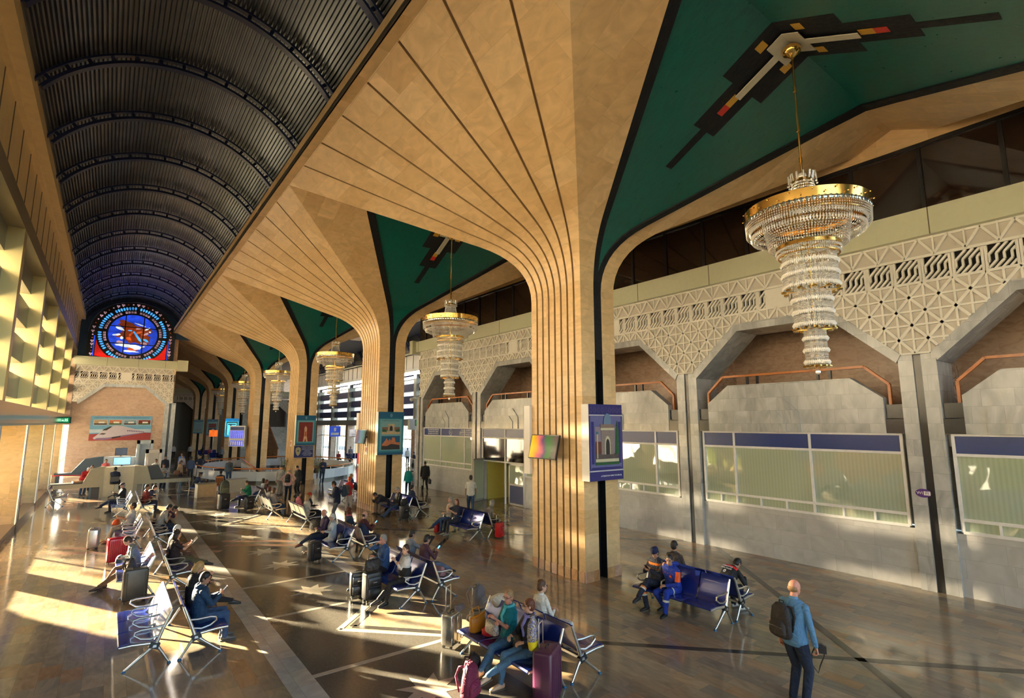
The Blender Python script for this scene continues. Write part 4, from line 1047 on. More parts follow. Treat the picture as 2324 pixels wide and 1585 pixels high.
def person(label, x, y, az, pose='stand', z=0, h=1.74, skin='l', hair='black', hs='short', top=(.1,.1,.1), legs=(.03,.03,.04), shoes=(.03,.025,.02),
           sleeve='long', lean=0, nod=0, turn=0, twist=0, hands=None, feet=None, build=1.0, belly=0.0, fem=False, jacket=False, det=1, fem_bob=None, topname='shirt', legname='trousers', shorts=False, bare=False, face=True, curl=.6, hat=None, extra=None, group=None, tilt=0):
    """det 0 near, 1 middle, 2 far. az: facing, degrees clockwise from +y."""
    global NP; NP += 1
    s = h/1.74; root = empty('person', (x,y,z), -radians(az), label, 'person', group)
    V = Vector; sit = pose.startswith('sit')
    vox = (.0085,.012,.018)[det]; voxb = (.0065,.010,.016)[det]
    pel = V((0,0,.535 if sit else .94*s)); 
    if sit and lean == 0: lean = -8
    R = Matrix.Rotation(-radians(lean),3,'X') @ Matrix.Rotation(radians(tilt),3,'Y')
    Rt = Matrix.Rotation(radians(-twist),3,'Z')
    up = Rt@(R@V((0,0,1))); fwd = Rt@(R@V((0,1,0))); lat = up.cross(fwd)*-1.0; lat = Rt@V((1,0,0)) if not tilt else (fwd.cross(up))
    # spine curls forward a little above the waist
    R2 = Matrix.Rotation(-radians(lean+max(0,nod)*.25+6),3,'X') @ Matrix.Rotation(radians(tilt),3,'Y'); up2 = Rt@(R2@V((0,0,1))); fwd2 = Rt@(R2@V((0,1,0)))
    bw = build*(.93 if fem else 1.0)
    waist = pel+up*.17*s; chest = waist+up2*.20*s; sh = chest+up2*.13*s; nb = sh+up2*.035*s
    def torso(mb, g=0.0, low=-.10, hi=True, gx=0):
        by = 1+belly
        rings = [(pel+up*(low)*s, lat*(.125*bw+g)*s, fwd*(.095*bw+g)*s),(pel+up*max(low+.05,-.04)*s, lat*((.165 if not fem else .175)*bw+g)*s, fwd*(.118*bw+g)*s),
                 (pel+up*.06*s, lat*(.155*bw+g)*s, fwd*(.112*bw*by+g)*s),(waist+fwd*belly*.04, lat*(.142*bw*(1+belly*.3)+g)*s, fwd*(.105*bw*by+g)*s),
                 (waist+up2*.10*s+fwd2*(.008+belly*.03), lat*(.152*bw+g)*s, fwd2*((.112 if not fem else .118)*bw*(1+belly*.5)+g)*s),(chest+fwd2*(.012 if not fem else .022), lat*(.168*bw+g)*s, fwd2*((.118 if not fem else .122)*bw+g)*s),
                 (chest+up2*.07*s, lat*(.170*bw+g)*s, fwd2*(.10*bw+g)*s),(sh, lat*(.135*bw+g)*s, fwd2*(.078*bw+g)*s),(nb, lat*(.075+g*.6)*s, fwd2*(.062+g*.6)*s)]
        mb.loft(rings, 18, pw=2.3)
    shl = [sh+lat*(sx*(.175 if not fem else .155)*bw*s)-up2*.045*s for sx in (-1,1)]
    hip = [pel+lat*(sx*.088*s)-up*.035*s for sx in (-1,1)]
    # arms
    P_ = dict(lap=[(-.05,.27,.74),(.05,.25,.73)], thigh=[(-.13,.33,.66),(.13,.33,.66)], phone=[(-.05,.33,.86),(.07,.32,.86)], phoneR=[(-.10,.28,.70),(.05,.34,.92)],
              side=[(-.25,.04,.80*s),(.25,.04,.80*s)], fold=[(.10,.20,.92),(-.10,.22,.90)], read=[(-.08,.36,.92),(.10,.36,.92)], hips=[(-.20,.0,1.02*s),(.20,.0,1.02*s)],
              knee=[(-.12,.42,.74),(.12,.42,.74)], sphone=[(-.04,.30,1.18*s),(.05,.28,1.16*s)], chin=[(-.05,.26,.80),(.06,.17,1.10)])
    hk = hands or ('lap' if sit else 'side'); ht = P_[hk] if isinstance(hk, str) else hk
    arms = []
    for i, sx in enumerate((-1,1)):
        pole = V((sx*.8,-.6,-.7)) if hk not in ('hips',) else V((sx*1,-.4,.1))
        pole = Rt@pole
        el, wr = ik(shl[i], V(ht[i]), .285*s, .255*s, pole); arms.append((shl[i], el, wr))
    # legs
    F_ = dict(sit=[(-.11,.44,.085),(.11,.44,.085)], sitx=[(-.07,.43,.085),(-.10,.80,.33)], sitxl=[(.10,.80,.33),(.07,.43,.085)], site=[(-.05,.72,.085),(.05,.76,.085)], sitw=[(-.2,.42,.085),(.2,.42,.085)],
              sitf=[(-.08,.43,.085),(-.02,.42,.42)], stand=[(-.10,0,.085),(.10,0.02,.085)], walk=[(-.08,.26,.09),(.08,-.26,.14)], wide=[(-.17,0,.085),(.17,0,.085)])
    ft = feet or F_[pose if pose in F_ else ('sit' if sit else 'stand')]; ft = F_[ft] if isinstance(ft, str) else ft
    legsJ = []
    for i, sx in enumerate((-1,1)):
        t = V(ft[i]); hi_ = hip[i]
        pole = V((sx*.12,1,.55)) if sit else V((sx*.05,1,0))
        if sit and ft[i][2] > .25: pole = V((-sx*.15,.4,1.0))
        if pose == 'sitf' and i == 1: pole = V((1,.6,.3))
        kn, an = ik(hi_, t, .435*s, .425*s, pole); legsJ.append((hi_, kn, an))
    # head
    Rh = Rt@Matrix.Rotation(-radians(turn),3,'Z')@Matrix.Rotation(-radians(lean*.35+nod),3,'X')
    hu, hf, hl = Rh@V((0,0,1)), Rh@V((0,1,0)), Rh@V((1,0,0))
    nk = nb+up2*.0; hc = nb+(up2*.55+hu*.45).normalized()*.145*s+hf*.022*s
    body = MB(); sk = SKIN[skin]
    torso(body, -.012)
    limb(body, [nb-up2*.03, nb+(hc-nb)*.45], [.058*s,.052*s]); 
    ax = (hl,hf,hu)
    body.ball(hc+hu*.022, (.074*s,.092*s,.095*s), 14, 10, 0, ax); body.ball(hc+hf*.022-hu*.045, (.058*s,.066*s,.068*s), 12, 8, 0, ax); body.ball(hc+hf*.055-hu*.088, (.028,.022,.02), 8, 6, 0, ax)
    if det < 2:
        body.loft([(hc+hf*.082+hu*.018, hl*.008, hu*.006),(hc+hf*.10-hu*.022, hl*.014, hf*.013),(hc+hf*.088-hu*.032, hl*.014, hf*.008)], 8)
        for sx in (-1,1): body.ball(hc+hl*sx*.076*s-hf*.008-hu*.008, (.009,.018,.03), 8, 6, 0, ax)
        body.ball(hc+hf*.083-hu*.058, (.024,.010,.009), 8, 5, 0, ax)
    for i, (a,e,w) in enumerate(arms):
        limb(body, [a,e,w], [.044*s*bw,.036*s,.025*s])
        d = (w-e).normalized(); sx = (-1,1)[i]
        if pose in ('stand','walk','wide') and hk == 'side': nrm = V((sx,0,0)); nrm = Rt@nrm
        else: nrm = V((sx*.3,.25,1))
        dd = d
        if isinstance(hk, str) and hk in ('phone','read','sphone','lap') : dd = (d+V((-sx*.35,.1,.1))).normalized(); nrm = V((sx*.8,.5,-.1)) if hk != 'lap' else V((sx*.3,.2,1))
        if hk == 'phoneR' and i == 1: nrm = V((.8,.5,-.1))
        hand(body, w, dd, nrm, -sx if True else sx, curl, s, det < 2)
    for i, (a,k,n_) in enumerate(legsJ): limb(body, [a,k,n_], [.076*s,.054*s,.036*s])
    bo = body.build('body', sk, root); remesh(bo, voxb, 3)
    # clothes
    tm = cloth('%s_%d_%d_%d' % (topname, *[int(c*99) for c in top]), top)
    g = .032 if jacket else .019
    tb = MB(); torso(tb, g, -.13 if jacket else -.10)
    for i,(a,e,w) in enumerate(arms):
        ra = (.056 if jacket else .049)*s*bw
        if sleeve == 'long': limb(tb, [a,e,w-(w-e).normalized()*.02], [ra+.004, ra-.006, ra-.016])
        elif sleeve == 'short': limb(tb, [a, a+(e-a)*.72], [ra+.005, ra+.003])
        else: limb(tb, [a, a+(e-a)*.08], [ra, ra])
    o = tb.build('jacket' if jacket else topname, tm, root); remesh(o, vox, 3)
    if jacket or topname in ('shirt','coat'):
        cb = MB(); cb.loft([(nb-up2*.005, lat*.068*s, fwd2*.060*s),(nb+up2*.035, lat*.063*s, fwd2*.058*s),(nb+up2*.035, lat*.055*s, fwd2*.05*s)], 14, caps=False); cb.build('collar', tm, root, smooth='all')
    lm = cloth('%s_%d_%d_%d' % (legname, *[int(c*99) for c in legs]), legs, .85)
    lb = MB(); lb.loft([(pel+up*-.11*s, lat*(.13)*s, fwd*(.10)*s),(pel-up*.03*s, lat*(.18*bw)*s, fwd*(.13*bw)*s),(pel+up*.07*s, lat*(.163*bw)*s, fwd*(.119*bw*(1+belly*.6))*s)], 16, pw=2.2)
    for i,(a,k,n_) in enumerate(legsJ):
        m1 = a+(k-a)*.5
        if shorts: limb(lb, [a,m1,k], [.088*s*bw,.080*s*bw,.068*s])
        else: limb(lb, [a,m1,k,k+(n_-k)*.5,n_-(n_-k).normalized()*.01], [.098*s*bw,.086*s*bw,.070*s,.064*s,.056*s if not fem else .045*s])
    o = lb.build('shorts' if shorts else legname, lm, root); remesh(o, vox, 3)
    sm = mat('shoe_%d_%d_%d' % tuple(int(c*99) for c in shoes), shoes, .5); sole = mat('shoe_sole', (.12,.10,.08), .7)
    for i,(a,k,n_) in enumerate(legsJ):
        fd = V((0,1,0)) if not sit else V((( -1,1)[i]*.12,1,0))
        if n_.z > .2: fd = (V((0,1,-.15)) if pose != 'sitf' else V((-1,.3,-.2)))
        if pose == 'walk' and i == 1: fd = V((0,.9,-.45))
        if ft[i][2] < .1 and pose == 'site': fd = V((0,.75,.6))
        fd.normalize(); su = V((0,0,1)); su = (su-fd*su.dot(fd)).normalized(); sl = fd.cross(su)
        c = n_-su*.03
        sb = MB(); sb.loft([(c-fd*.065-su*.0, sl*.024, su*.03),(c-fd*.045, sl*.036, su*.042),(c+fd*.02, sl*.038, su*.046),(c+fd*.09-su*.010, sl*.043, su*.034),(c+fd*.15-su*.02, sl*.042, su*.026),(c+fd*.195-su*.026, sl*.024, su*.018)], 12, pw=2.4)
        if not bare: limb(sb, [c+su*.0, n_+su*.015], [.038,.036])
        so_ = sb.build('shoe', sm, root, smooth='all')
        q = MB(); q.loft([(c-fd*.075-su*.05, sl*.036, fd*.0+su*.010),(c+fd*.0-su*.05, sl*.040, su*.010),(c+fd*.12-su*.05, sl*.048, su*.010),(c+fd*.2-su*.05, sl*.03, su*.010)], 10, pw=3); q.build('sole', sole, so_, smooth=30)
    # hair and hats
    if hair:
        hm = HAIR[hair]; hb = MB()
        if hs == 'bald': hb.ball(hc-hf*.022-hu*.0, (.079*s,.084*s,.062*s), 12, 8, 0, ax)
        else:
            hb.ball(hc-hf*.012+hu*.036, (.082*s,.096*s,.098*s), 14, 10, 0, ax); hb.ball(hc-hf*.035-hu*.005, (.078*s,.074*s,.09*s), 12, 8, 0, ax)
            if hs in ('bob','long','curly'): 
                for sx in (-1,1): hb.ball(hc+hl*sx*.06-hf*.018-hu*.04, (.036,.055,.085), 10, 8, 0, ax)
                hb.ball(hc-hf*.055-hu*.05, (.085,.055,.10), 12, 8, 0, ax)
            if hs == 'curly':
                rn = random.Random(NP)
                for q in range(26):
                    a = rn.uniform(0,2*pi); t = rn.uniform(-.5,1.3); hb.ball(hc-hf*.015+hu*.03+(hl*cos(a)*cos(t)+hf*min(.25,sin(a))*cos(t)*1.0+hu*sin(t))*.093, .03, 7, 5)
            if hs == 'long': hb.loft([(hc-hf*.05-hu*.05, hl*.08, hf*.05),(hc-hf*.07-hu*.16, hl*.085, hf*.035),(hc-hf*.075-hu*.26, hl*.06, hf*.022)], 12)
            if hs == 'pony': limb(hb, [hc-hf*.09+hu*.02, hc-hf*.13-hu*.04, hc-hf*.12-hu*.14], [.03,.028,.012])
            if hs == 'bun': hb.ball(hc-hf*.10+hu*.04, .04, 8, 6)
        o = hb.build('hair', hm, root); remesh(o, vox, 1)
        if det < 2 and face:
            for sx in (-1,1): q = MB(); q.bar(hc+hl*sx*.016+hf*.089+hu*.032, hc+hl*sx*.048+hf*.078+hu*.034, .008, .007); q.build('eyebrow', hm, root)
    if det < 2 and face:
        for sx in (-1,1): q = MB(); q.ball(hc+hl*sx*.031+hf*.081+hu*.012, (.013,.008,.006), 8, 5, 0, ax); q.build('eye', DKEYE, root)
        q = MB(); q.ball(hc+hf*.090-hu*.058, (.021,.006,.004), 8, 4, 0, ax); q.build('mouth', LIPS, root)
    if extra:
        E_ = dict(root=root, hc=hc, hf=hf, hu=hu, hl=hl, nb=nb, up=up2, fwd=fwd2, lat=lat, chest=chest, sh=sh, waist=waist, pel=pel, arms=arms, legs=legsJ, s=s, bw=bw, ax=ax)
        for fn in extra: fn(E_)
    return root
# ---- small worn things
def beard(col='white'):
    def f(E):
        b = MB(); b.ball(E['hc']+E['hf']*.045-E['hu']*.085, (.055,.05,.05), 10, 7, 0, E['ax']); b.build('beard', HAIR[col], E['root'], smooth='all')
    return f
def glasses(dark=False):
    def f(E):
        b = MB(); hc,hf,hu,hl = E['hc'],E['hf'],E['hu'],E['hl']
        for sx in (-1,1):
            b.tube([hc+hl*(sx*.033+.022*cos(a))+hf*.098+hu*(.010+.017*sin(a)) for a in [i*pi/5 for i in range(10)]], .0028, 5, closed=True)
            b.bar(hc+hl*sx*.055+hf*.095+hu*.012, hc+hl*sx*.078-hf*.0+hu*.008, .004, .004)
            if dark: b.ball(hc+hl*sx*.033+hf*.097+hu*.010, (.022,.004,.017), 10, 5, 0, E['ax'])
        b.bar(hc-hl*.012+hf*.10+hu*.014, hc+hl*.012+hf*.10+hu*.014, .003, .003); b.build('glasses', BLACKP, E['root'])
    return f
def scarf(col, nm='scarf'):
    def f(E):
        b = MB(); nb,up,fw,lt = E['nb'],E['up'],E['fwd'],E['lat']
        b.tube([nb+up*.01+lt*.082*cos(a)+fw*(.078*sin(a)+.008)-up*.02*max(0,sin(a)) for a in [i*pi/8 for i in range(16)]], .026, 8, closed=True)
        limb(b, [nb+fw*.09-up*.02, E['chest']+fw*.13+lt*.03, E['waist']+fw*.14+up*.05], [.03,.035,.022])
        o = b.build(nm, cloth('scarf_%d_%d_%d' % tuple(int(c*99) for c in col), col, .8, .3), E['root']); remesh(o, .01, 2)
    return f
def cap(col, peak=True, officer=False, beanie=False):
    def f(E):
        hc,hf,hu,hl = E['hc'],E['hf'],E['hu'],E['hl']; b = MB(); m = cloth('cap_%d_%d_%d' % tuple(int(c*99) for c in col), col)
        if officer:
            b.loft([(hc+hu*.065, hl*.088, hf*.10),(hc+hu*.10, hl*.088, hf*.10),(hc+hu*.125, hl*.125, hf*.14),(hc+hu*.145, hl*.11, hf*.125),(hc+hu*.15, hl*.05, hf*.05)], 18)
            b.loft([(hc+hf*.10+hu*.06, hl*.06, hf*.045),(hc+hf*.115+hu*.05, hl*.06, hf*.045)], 12)
        else:
            b.loft([(hc+hu*(.035 if not beanie else .01), hl*.086, hf*.102),(hc+hu*.08-hf*.005, hl*.085, hf*.10),(hc+hu*.115-hf*.01, hl*.066, hf*.08),(hc+hu*.133-hf*.01, hl*.03, hf*.04)], 16)
            if peak: b.loft([(hc+hf*.11+hu*.055, hl*.07, hf*.06),(hc+hf*.12+hu*.045, hl*.065, hf*.055)], 12)
        b.build('cap' if not beanie else 'knitted_cap', m, E['root'], smooth='all')
    return f
def phone(i=1, screen=False, size=(.036,.075), tablet=False):
    def f(E):   # held thing: top-level
        a,e,w = E['arms'][i]; M = Matrix.Translation(E['root'].location)@Matrix.Rotation(E['root'].rotation_euler.z,4,'Z')
        d = (w-e).normalized(); c = M@(w+d*.10+Vector((-.03 if i else .03,.02,.03)))
        r3 = M.to_3x3(); n_ = (r3@Vector((0,-.75,.65))).normalized(); X_ = (r3@Vector((1,0,0))); Y_ = n_.cross(X_)
        b = MB(); k = 3.0 if tablet else 1.0
        b.obox((0,0,0), X_*size[0]*k, Y_*size[1]*(k*.9 if tablet else 1), n_*.005)
        o = b.build('phone', PHONE, None, loc=c); tag(o, 'phone held by the '+' '.join(E['root']['label'].split()[:11]), 'phone')
        q = MB(); q.obox(n_*.0062, X_*size[0]*.88*k, Y_*size[1]*.9*(k*.9 if tablet else 1), n_*.001); q.build('screen', SCREEN if screen else GLASSD, o)
    return f
GLASSD = mat('dark_screen', (.03,.035,.05), .08)
def book(col=(.7,.62,.45), lab='open book'):
    def f(E):
        (a,e,w),(a2,e2,w2) = E['arms']; M = Matrix.Translation(E['root'].location)@Matrix.Rotation(E['root'].rotation_euler.z,4,'Z')
        c = M@((w+w2)/2+Vector((0,.08,.05))); r3 = M.to_3x3(); b = MB(); g = MB()
        for sx in (-1,1):
            X_ = r3@Vector((sx*.95,.0,.1)); n_ = (r3@Vector((sx*-.15,-.75,.65))).normalized(); Y_ = n_.cross(X_).normalized()
            b.obox(X_*.065, X_*.065, Y_*.10, n_*.006); g.obox(X_*.065-n_*.008, X_*.068, Y_*.103, n_*.0015)
        o = b.build('book', mat('book_pages',(.8,.76,.66),.7), None, loc=c); tag(o, lab, 'book'); g.build('cover', cloth('cover_%d'%int(col[0]*99), col), o)
    return f
def onlocal(E, p):
    M = Matrix.Translation(E['root'].location)@Matrix.Rotation(E['root'].rotation_euler.z,4,'Z'); return M@Vector(p)
def band(limbi, t, col, w=.03, r=.06, arm=False, nm='reflective_band'):
    def f(E, r=r):
        if not arm: r += .012
        j = (E['arms'] if arm else E['legs'])[limbi]; a, b_ = (j[1], j[2]) if t >= 1 else (j[0], j[1]); tt = t-1 if t >= 1 else t
        c = a+(b_-a)*tt; d = (b_-a).normalized(); x = d.orthogonal().normalized(); y = d.cross(x); b = MB()
        b.loft([(c-d*w/2, x*r, y*r),(c+d*w/2, x*r, y*r)], 16, caps=False); b.build(nm, mat('band_%d_%d'%(int(col[0]*99),int(col[2]*99)), col, .4), E['root'], smooth='all')
    return f
def torsoband(zoff, h, col, g=.034, nm='coloured_panel', up_to=None, front=1):
    def f(E):
        b = MB(); up,fw,lt = E['up'],E['fwd'],E['lat']; c0 = E['chest']+up*zoff; bw = E['bw']
        b.loft([(c0+fw*.005, lt*(.172*bw+g), fw*(.118*bw+g)),(c0+up*h, lt*(.168*bw+g), fw*(.104*bw+g))], 20, pw=2.3, caps=False)
        b.build(nm, cloth('panel_%d_%d_%d' % tuple(int(c*99) for c in col), col), E['root'], smooth='all')
    return f
def backpack(label, loc, az, col, w=.30, h=.46, d=.18, lean=0, accent=None, strapside=True, front_pocket=True):
    """origin at its bottom centre; the straps are on its +y side (towards the wearer's back)"""
    r = empty('backpack', loc, -radians(az), label, 'backpack'); r.rotation_euler = (radians(lean),0,-radians(az))
    m = cloth('pack_%d_%d_%d' % tuple(int(c*99) for c in col), col, .75, .2)
    b = MB(); b.loft([((0,0,.01),(w*.42,0,0),(0,d*.42,0)),((0,-.005,.05),(w*.5,0,0),(0,d*.5,0)),((0,-.005,h*.55),(w*.49,0,0),(0,d*.48,0)),((0,0,h*.85),(w*.42,0,0),(0,d*.38,0)),((0,.01,h*.98),(w*.24,0,0),(0,d*.2,0)),((0,.01,h),(w*.1,0,0),(0,d*.1,0))], 20, pw=3); b.build('main_bag', m, r, smooth='all')
    if front_pocket:
        b = MB(); b.loft([((0,-d*.48,.05),(w*.38,0,0),(0,.05,0)),((0,-d*.5,.09),(w*.42,0,0),(0,.065,0)),((0,-d*.48,h*.42),(w*.40,0,0),(0,.06,0)),((0,-d*.42,h*.55),(w*.25,0,0),(0,.03,0))], 16, pw=3); b.build('front_pocket', cloth('pocket_%d_%d_%d' % tuple(int(c*99) for c in (accent or col)), accent or tuple(c*1.25 for c in col), .75, .2), r, smooth='all')
        b = MB(); b.tube([(-w*.36,-d*.5-.062,h*.36),(0,-d*.5-.068,h*.385),(w*.36,-d*.5-.062,h*.36)],.004,5); b.build('zip', STEEL, r)
    for sx in (-1,1):
        b = MB(); b.tube([(sx*w*.22,d*.4,h*.9),(sx*w*.30,d*.75,h*.88),(sx*w*.34,d*.95,h*.6),(sx*w*.36,d*.55,h*.18)],[.018,.02,.02,.012],6); b.build('strap', m, r, smooth='all')
    b = MB(); b.tube([(-.04,.03,h*.97),(-.035,.035,h*1.05),(.035,.035,h*1.05),(.04,.03,h*.97)],.010,6); b.build('handle', m, r, smooth='all')
    return r
def wearpack(label, col, accent=None, w=.28, h=.44, d=.16, dz=-.30):
    def f(E):
        root = E['root']; az = -math.degrees(root.rotation_euler.z)
        p = onlocal(E, E['chest']-E['fwd']*(.13*E['bw']+d*.62)+E['up']*dz+Vector((0,0,0)))
        backpack(label, p, az, col, w, h, d, 0, accent)
    return f
def seatpos(bn, i, dx=0):
    x, y, n, side = BENCH[bn]; k = 1 if side == 'R' else -1
    return x+k*(.40+dx), y+(i+.5)*PITCH+.02, 90 if side == 'R' else -90
def sit(bn, i, label, dy=0, daz=0, dx=0, pose='sit', **k):
    x, y, az = seatpos(bn, i, dx); return person(label, x, y+dy, az+daz, pose, **k)
JEANS=(.035,.075,.16); DKJ=(.02,.03,.055); BLK=(.012,.012,.014); NAV=(.015,.022,.055); KHA=(.20,.15,.09); BEI=(.45,.38,.28); CRM=(.62,.56,.46)
# --- left row, nearest first
sit('1R',0,'man in a blue hooded top and jeans looking at a phone, nearest on the left', dy=.25, top=(.012,.045,.10), legs=JEANS, shoes=(.10,.10,.10), hair='black', skin='m', nod=22, turn=25, jacket=True, hands='phone', build=1.08, det=0,
    extra=[phone(1), lambda E: (lambda b: (b.tube([E['nb']+E['lat']*.09*cos(a)-E['fwd']*(.03+.06*abs(sin(a)))+E['up']*(.02-.03*abs(sin(a))) for a in [i*pi/6 for i in range(7)]], .04, 8), b.build('hood', cloth('hood',(.012,.045,.10)), E['root'], smooth='all')))(MB())])
sit('1R',2,'woman with fair hair and black jacket resting her head on her hand', dy=.05, top=BLK, legs=BLK, shoes=(.03,.03,.03), hair='blond', hs='bob', nod=35, turn=10, jacket=True, fem=True, h=1.66, hands=[(-.05,.33,.80),(.10,.30,.98)], pose='sitx', det=0)
sit('2R',1,'woman in a black floral blouse reading a book with her legs crossed', dy=.1, top=(.03,.015,.015), legs=(.10,.09,.045), shoes=(.03,.02,.02), hair='dbrown', hs='curly', sleeve='short', nod=12, fem=True, h=1.66, hands='read', pose='sitx', build=1.15, belly=.15, det=0,
    extra=[glasses(), book((.25,.12,.05), 'open book held by the woman in the floral blouse'), lambda E: [(lambda b: (b.ball(E['chest']+E['fwd']*(.135 if k%2 else -.135)*1.07+E['lat']*random.uniform(-.12,.12)+E['up']*random.uniform(-.2,.06), .012, 6, 4), b.build('flower_print', mat('flower_print',(.5,.12,.10),.7,var=0), E['root'])))(MB()) for k in range(22)]])
sit('2R',2,'white-haired person in brown shorts behind the woman reading', dy=.1, top=CRM, legs=(.12,.06,.035), shorts=True, hair='white', nod=18, hands='lap', sleeve='short', det=1, lean=-4)
sit('2L',1,'reader in a grey checked shirt and brown trousers with sandals', dy=.15, top=(.20,.21,.20), legs=(.26,.15,.08), shoes=(.12,.07,.05), hair='dbrown', hs='short', nod=38, hands=[(-.08,.30,.72),(.08,.32,.74)], pose='sit', feet=[(-.10,.78,.085),(.12,.62,.085)], fem=True, h=1.68, det=0, sleeve='long', lean=4)
sit('3L',2,'man in a white shirt with an orange bag on his lap', dy=.05, top=(.60,.57,.50), legs=BEI, shoes=(.30,.12,.06), hair='black', skin='m', sleeve='short', nod=0, hands='phone', pose='sit', feet=[(-.1,.55,.085),(.1,.60,.085)], det=1, lean=-14)
sit('3R',1,'man in a pale grey tee shirt bent over his phone', top=(.40,.36,.30), legs=DKJ, hair='black', skin='m', sleeve='short', nod=25, hands='phone', det=1, lean=14)
sit('3R',2,'man in a maroon polo shirt leaning forward over a phone', dy=.15, top=(.05,.012,.03), legs=BLK, hair='black', skin='m', sleeve='short', nod=20, hands=[(-.05,.62,.88),(.05,.62,.86)], det=1, lean=42, build=1.1, extra=[phone(1)])
sit('4L',2,'man in a cap and black leather jacket with legs crossed', top=(.02,.018,.016), legs=DKJ, shoes=BLK, hair='grey', nod=15, jacket=True, hands='phone', pose='sitx', det=1, extra=[cap((.06,.05,.05)), phone(1)], h=1.78)
sit('4R',0,'person in a dark red patterned shirt, back to the cap wearer', top=(.20,.025,.02), legs=DKJ, hair='black', hs='short', skin='m', nod=5, turn=25, det=1, lean=-4)
sit('4R',1,'person in a navy quilted jacket leaning forward', top=NAV, legs=BEI, hair='dbrown', nod=10, jacket=True, hands='knee', det=1, lean=28)
# --- middle pair and centre rows
sit('5L',2,'white-bearded bald man in a purple jumper with legs crossed', dy=.05, top=(.05,.03,.09), legs=NAV, shoes=(.22,.07,.03), hair='white', hs='bald', skin='r', nod=22, hands='lap', pose='sitx', build=1.12, belly=.2, det=0, extra=[beard('white'), phone(0)])
sit('5L',1,'white-haired woman in pale blue with a grey scarf', top=(.42,.48,.55), legs=(.62,.60,.56), shoes=(.45,.30,.2), hair='white', hs='short', nod=15, hands='lap', pose='site', fem=True, h=1.62, det=0, extra=[scarf((.35,.33,.30)), glasses(True)])
sit('5R',0,'man in a navy gilet with maroon sleeves holding a bright phone', dy=.15, top=(.06,.012,.018), legs=(.05,.045,.05), hair='dbrown', hs='bald', skin='l', nod=10, hands='phone', build=1.1, det=0, jacket=True, extra=[torsoband(-.28,.36,(.02,.03,.07),.040,'navy_gilet'), phone(1,True)])
sit('5R',2,'red-haired woman with a pink scarf seen from behind', dy=.1, top=(.03,.05,.08), legs=DKJ, hair='auburn', hs='curly', fem=True, h=1.64, det=1, daz=-15, extra=[scarf((.75,.12,.16))])
sit('6L',0,'woman with crossed arms, black waistcoat and white sleeves', dy=.12, top=(.68,.64,.60), legs=BLK, shoes=BLK, hair='dbrown', hs='short', skin='l', nod=2, turn=-20, hands='fold', feet=[(-.10,.50,.085),(-.16,.72,.20)], pose='sitx', fem=True, h=1.64, det=0, bare=True, extra=[torsoband(-.30,.20,(.012,.012,.014),.030,'black_waistcoat'), scarf((.30,.26,.20))])
sit('6L',2,'man in a blue sweater holding a red phone to his chin', dy=-.02, top=(.04,.10,.25), legs=(.035,.025,.03), shoes=(.04,.07,.12), hair='grey', skin='r', nod=12, turn=-12, hands='chin', pose='sit', feet=[(-.12,.50,.085),(.02,.72,.16)], belly=.12, det=0)
sit('6R',1,'man in a maroon jumper holding a lit phone with ankle on knee', dy=0, top=(.08,.03,.045), legs=(.10,.13,.20), shoes=BLK, hair='black', skin='m', nod=22, hands='phone', pose='sitx', det=0, extra=[phone(1,True)])
sit('6R',2,'person behind the maroon jumper holding a dark tablet case', dy=.1, top=(.22,.24,.28), legs=DKJ, hair='black', skin='m', nod=12, hands=[(-.1,.42,.86),(.1,.42,.88)], det=1, extra=[phone(1,False,tablet=True)])
sit('7L',2,'woman in a navy gilet drinking, legs crossed', dy=-.3, top=(.02,.025,.045), legs=(.03,.03,.045), shoes=(.25,.24,.22), hair='auburn', hs='long', sleeve='short', nod=0, turn=-20, hands=[(-.08,.30,.90),(.05,.30,1.05)], fem=True, h=1.66, det=0, build=1.1)
sit('7L',2,'man in jeans beside the woman in the navy gilet', dy=.18, top=(.45,.38,.32), legs=JEANS, shoes=(.10,.05,.04), hair='grey', nod=0, hands='lap', pose='sitx', det=1)
sit('7R',0,'hunched grey-haired person in a grey patterned top seen from behind', dy=.2, dx=.0, top=(.22,.19,.16), legs=BLK, hair='grey', hs='curly', fem=True, nod=15, h=1.66, det=1, lean=12)
sit('8R',0,'woman in a grey jacket on the pale-backed bench', dy=.2, top=(.33,.29,.26), legs=JEANS, hair='brown', hs='bob', fem=True, jacket=True, det=1, h=1.66, nod=8)
sit('8R',1,'woman in a white blouse on the pale-backed bench', dy=.3, top=(.65,.62,.58), legs=DKJ, hair='auburn', hs='bob', fem=True, det=1, h=1.64)
sit('9R',2,'woman with a pink wrap and dark patterned hair clip', top=(.75,.22,.28), legs=BLK, hair='black', hs='bun', fem=True, det=1, h=1.62)
sit('9R',1,'woman in a bright red hat behind the blonde woman', top=BLK, legs=BLK, hair='bright', hs='short', fem=True, det=1, h=1.62, dx=.25, extra=[cap((.50,.06,.015),peak=False,beanie=True)])
sit('9R',0,'blonde woman in a cream jacket seen from behind', dy=.15, top=CRM, legs=BLK, hair='blond', hs='bob', fem=True, jacket=True, det=1, h=1.62, extra=[scarf((.45,.36,.38))])
sit('10L',2,'man in a dark jacket bowed over his phone with elbows on knees', dy=.1, top=(.018,.018,.025), legs=(.20,.15,.11), shoes=BLK, hair='black', skin='m', jacket=True, nod=35, lean=45, hands=[(-.05,.66,.68),(.05,.66,.68)], feet='sitw', det=1, dx=.08)
sit('10L',0,'grey-haired man in glasses and dark suit jacket holding a white case', dy=.35, top=BLK, legs=JEANS, shoes=BLK, hair='grey', jacket=True, nod=25, hands='lap', pose='site', det=1, extra=[glasses()])
sit('10R',1,'dark-clothed person on the far side of the bench by the second column', top=NAV, legs=BLK, hair='black', jacket=True, det=2)
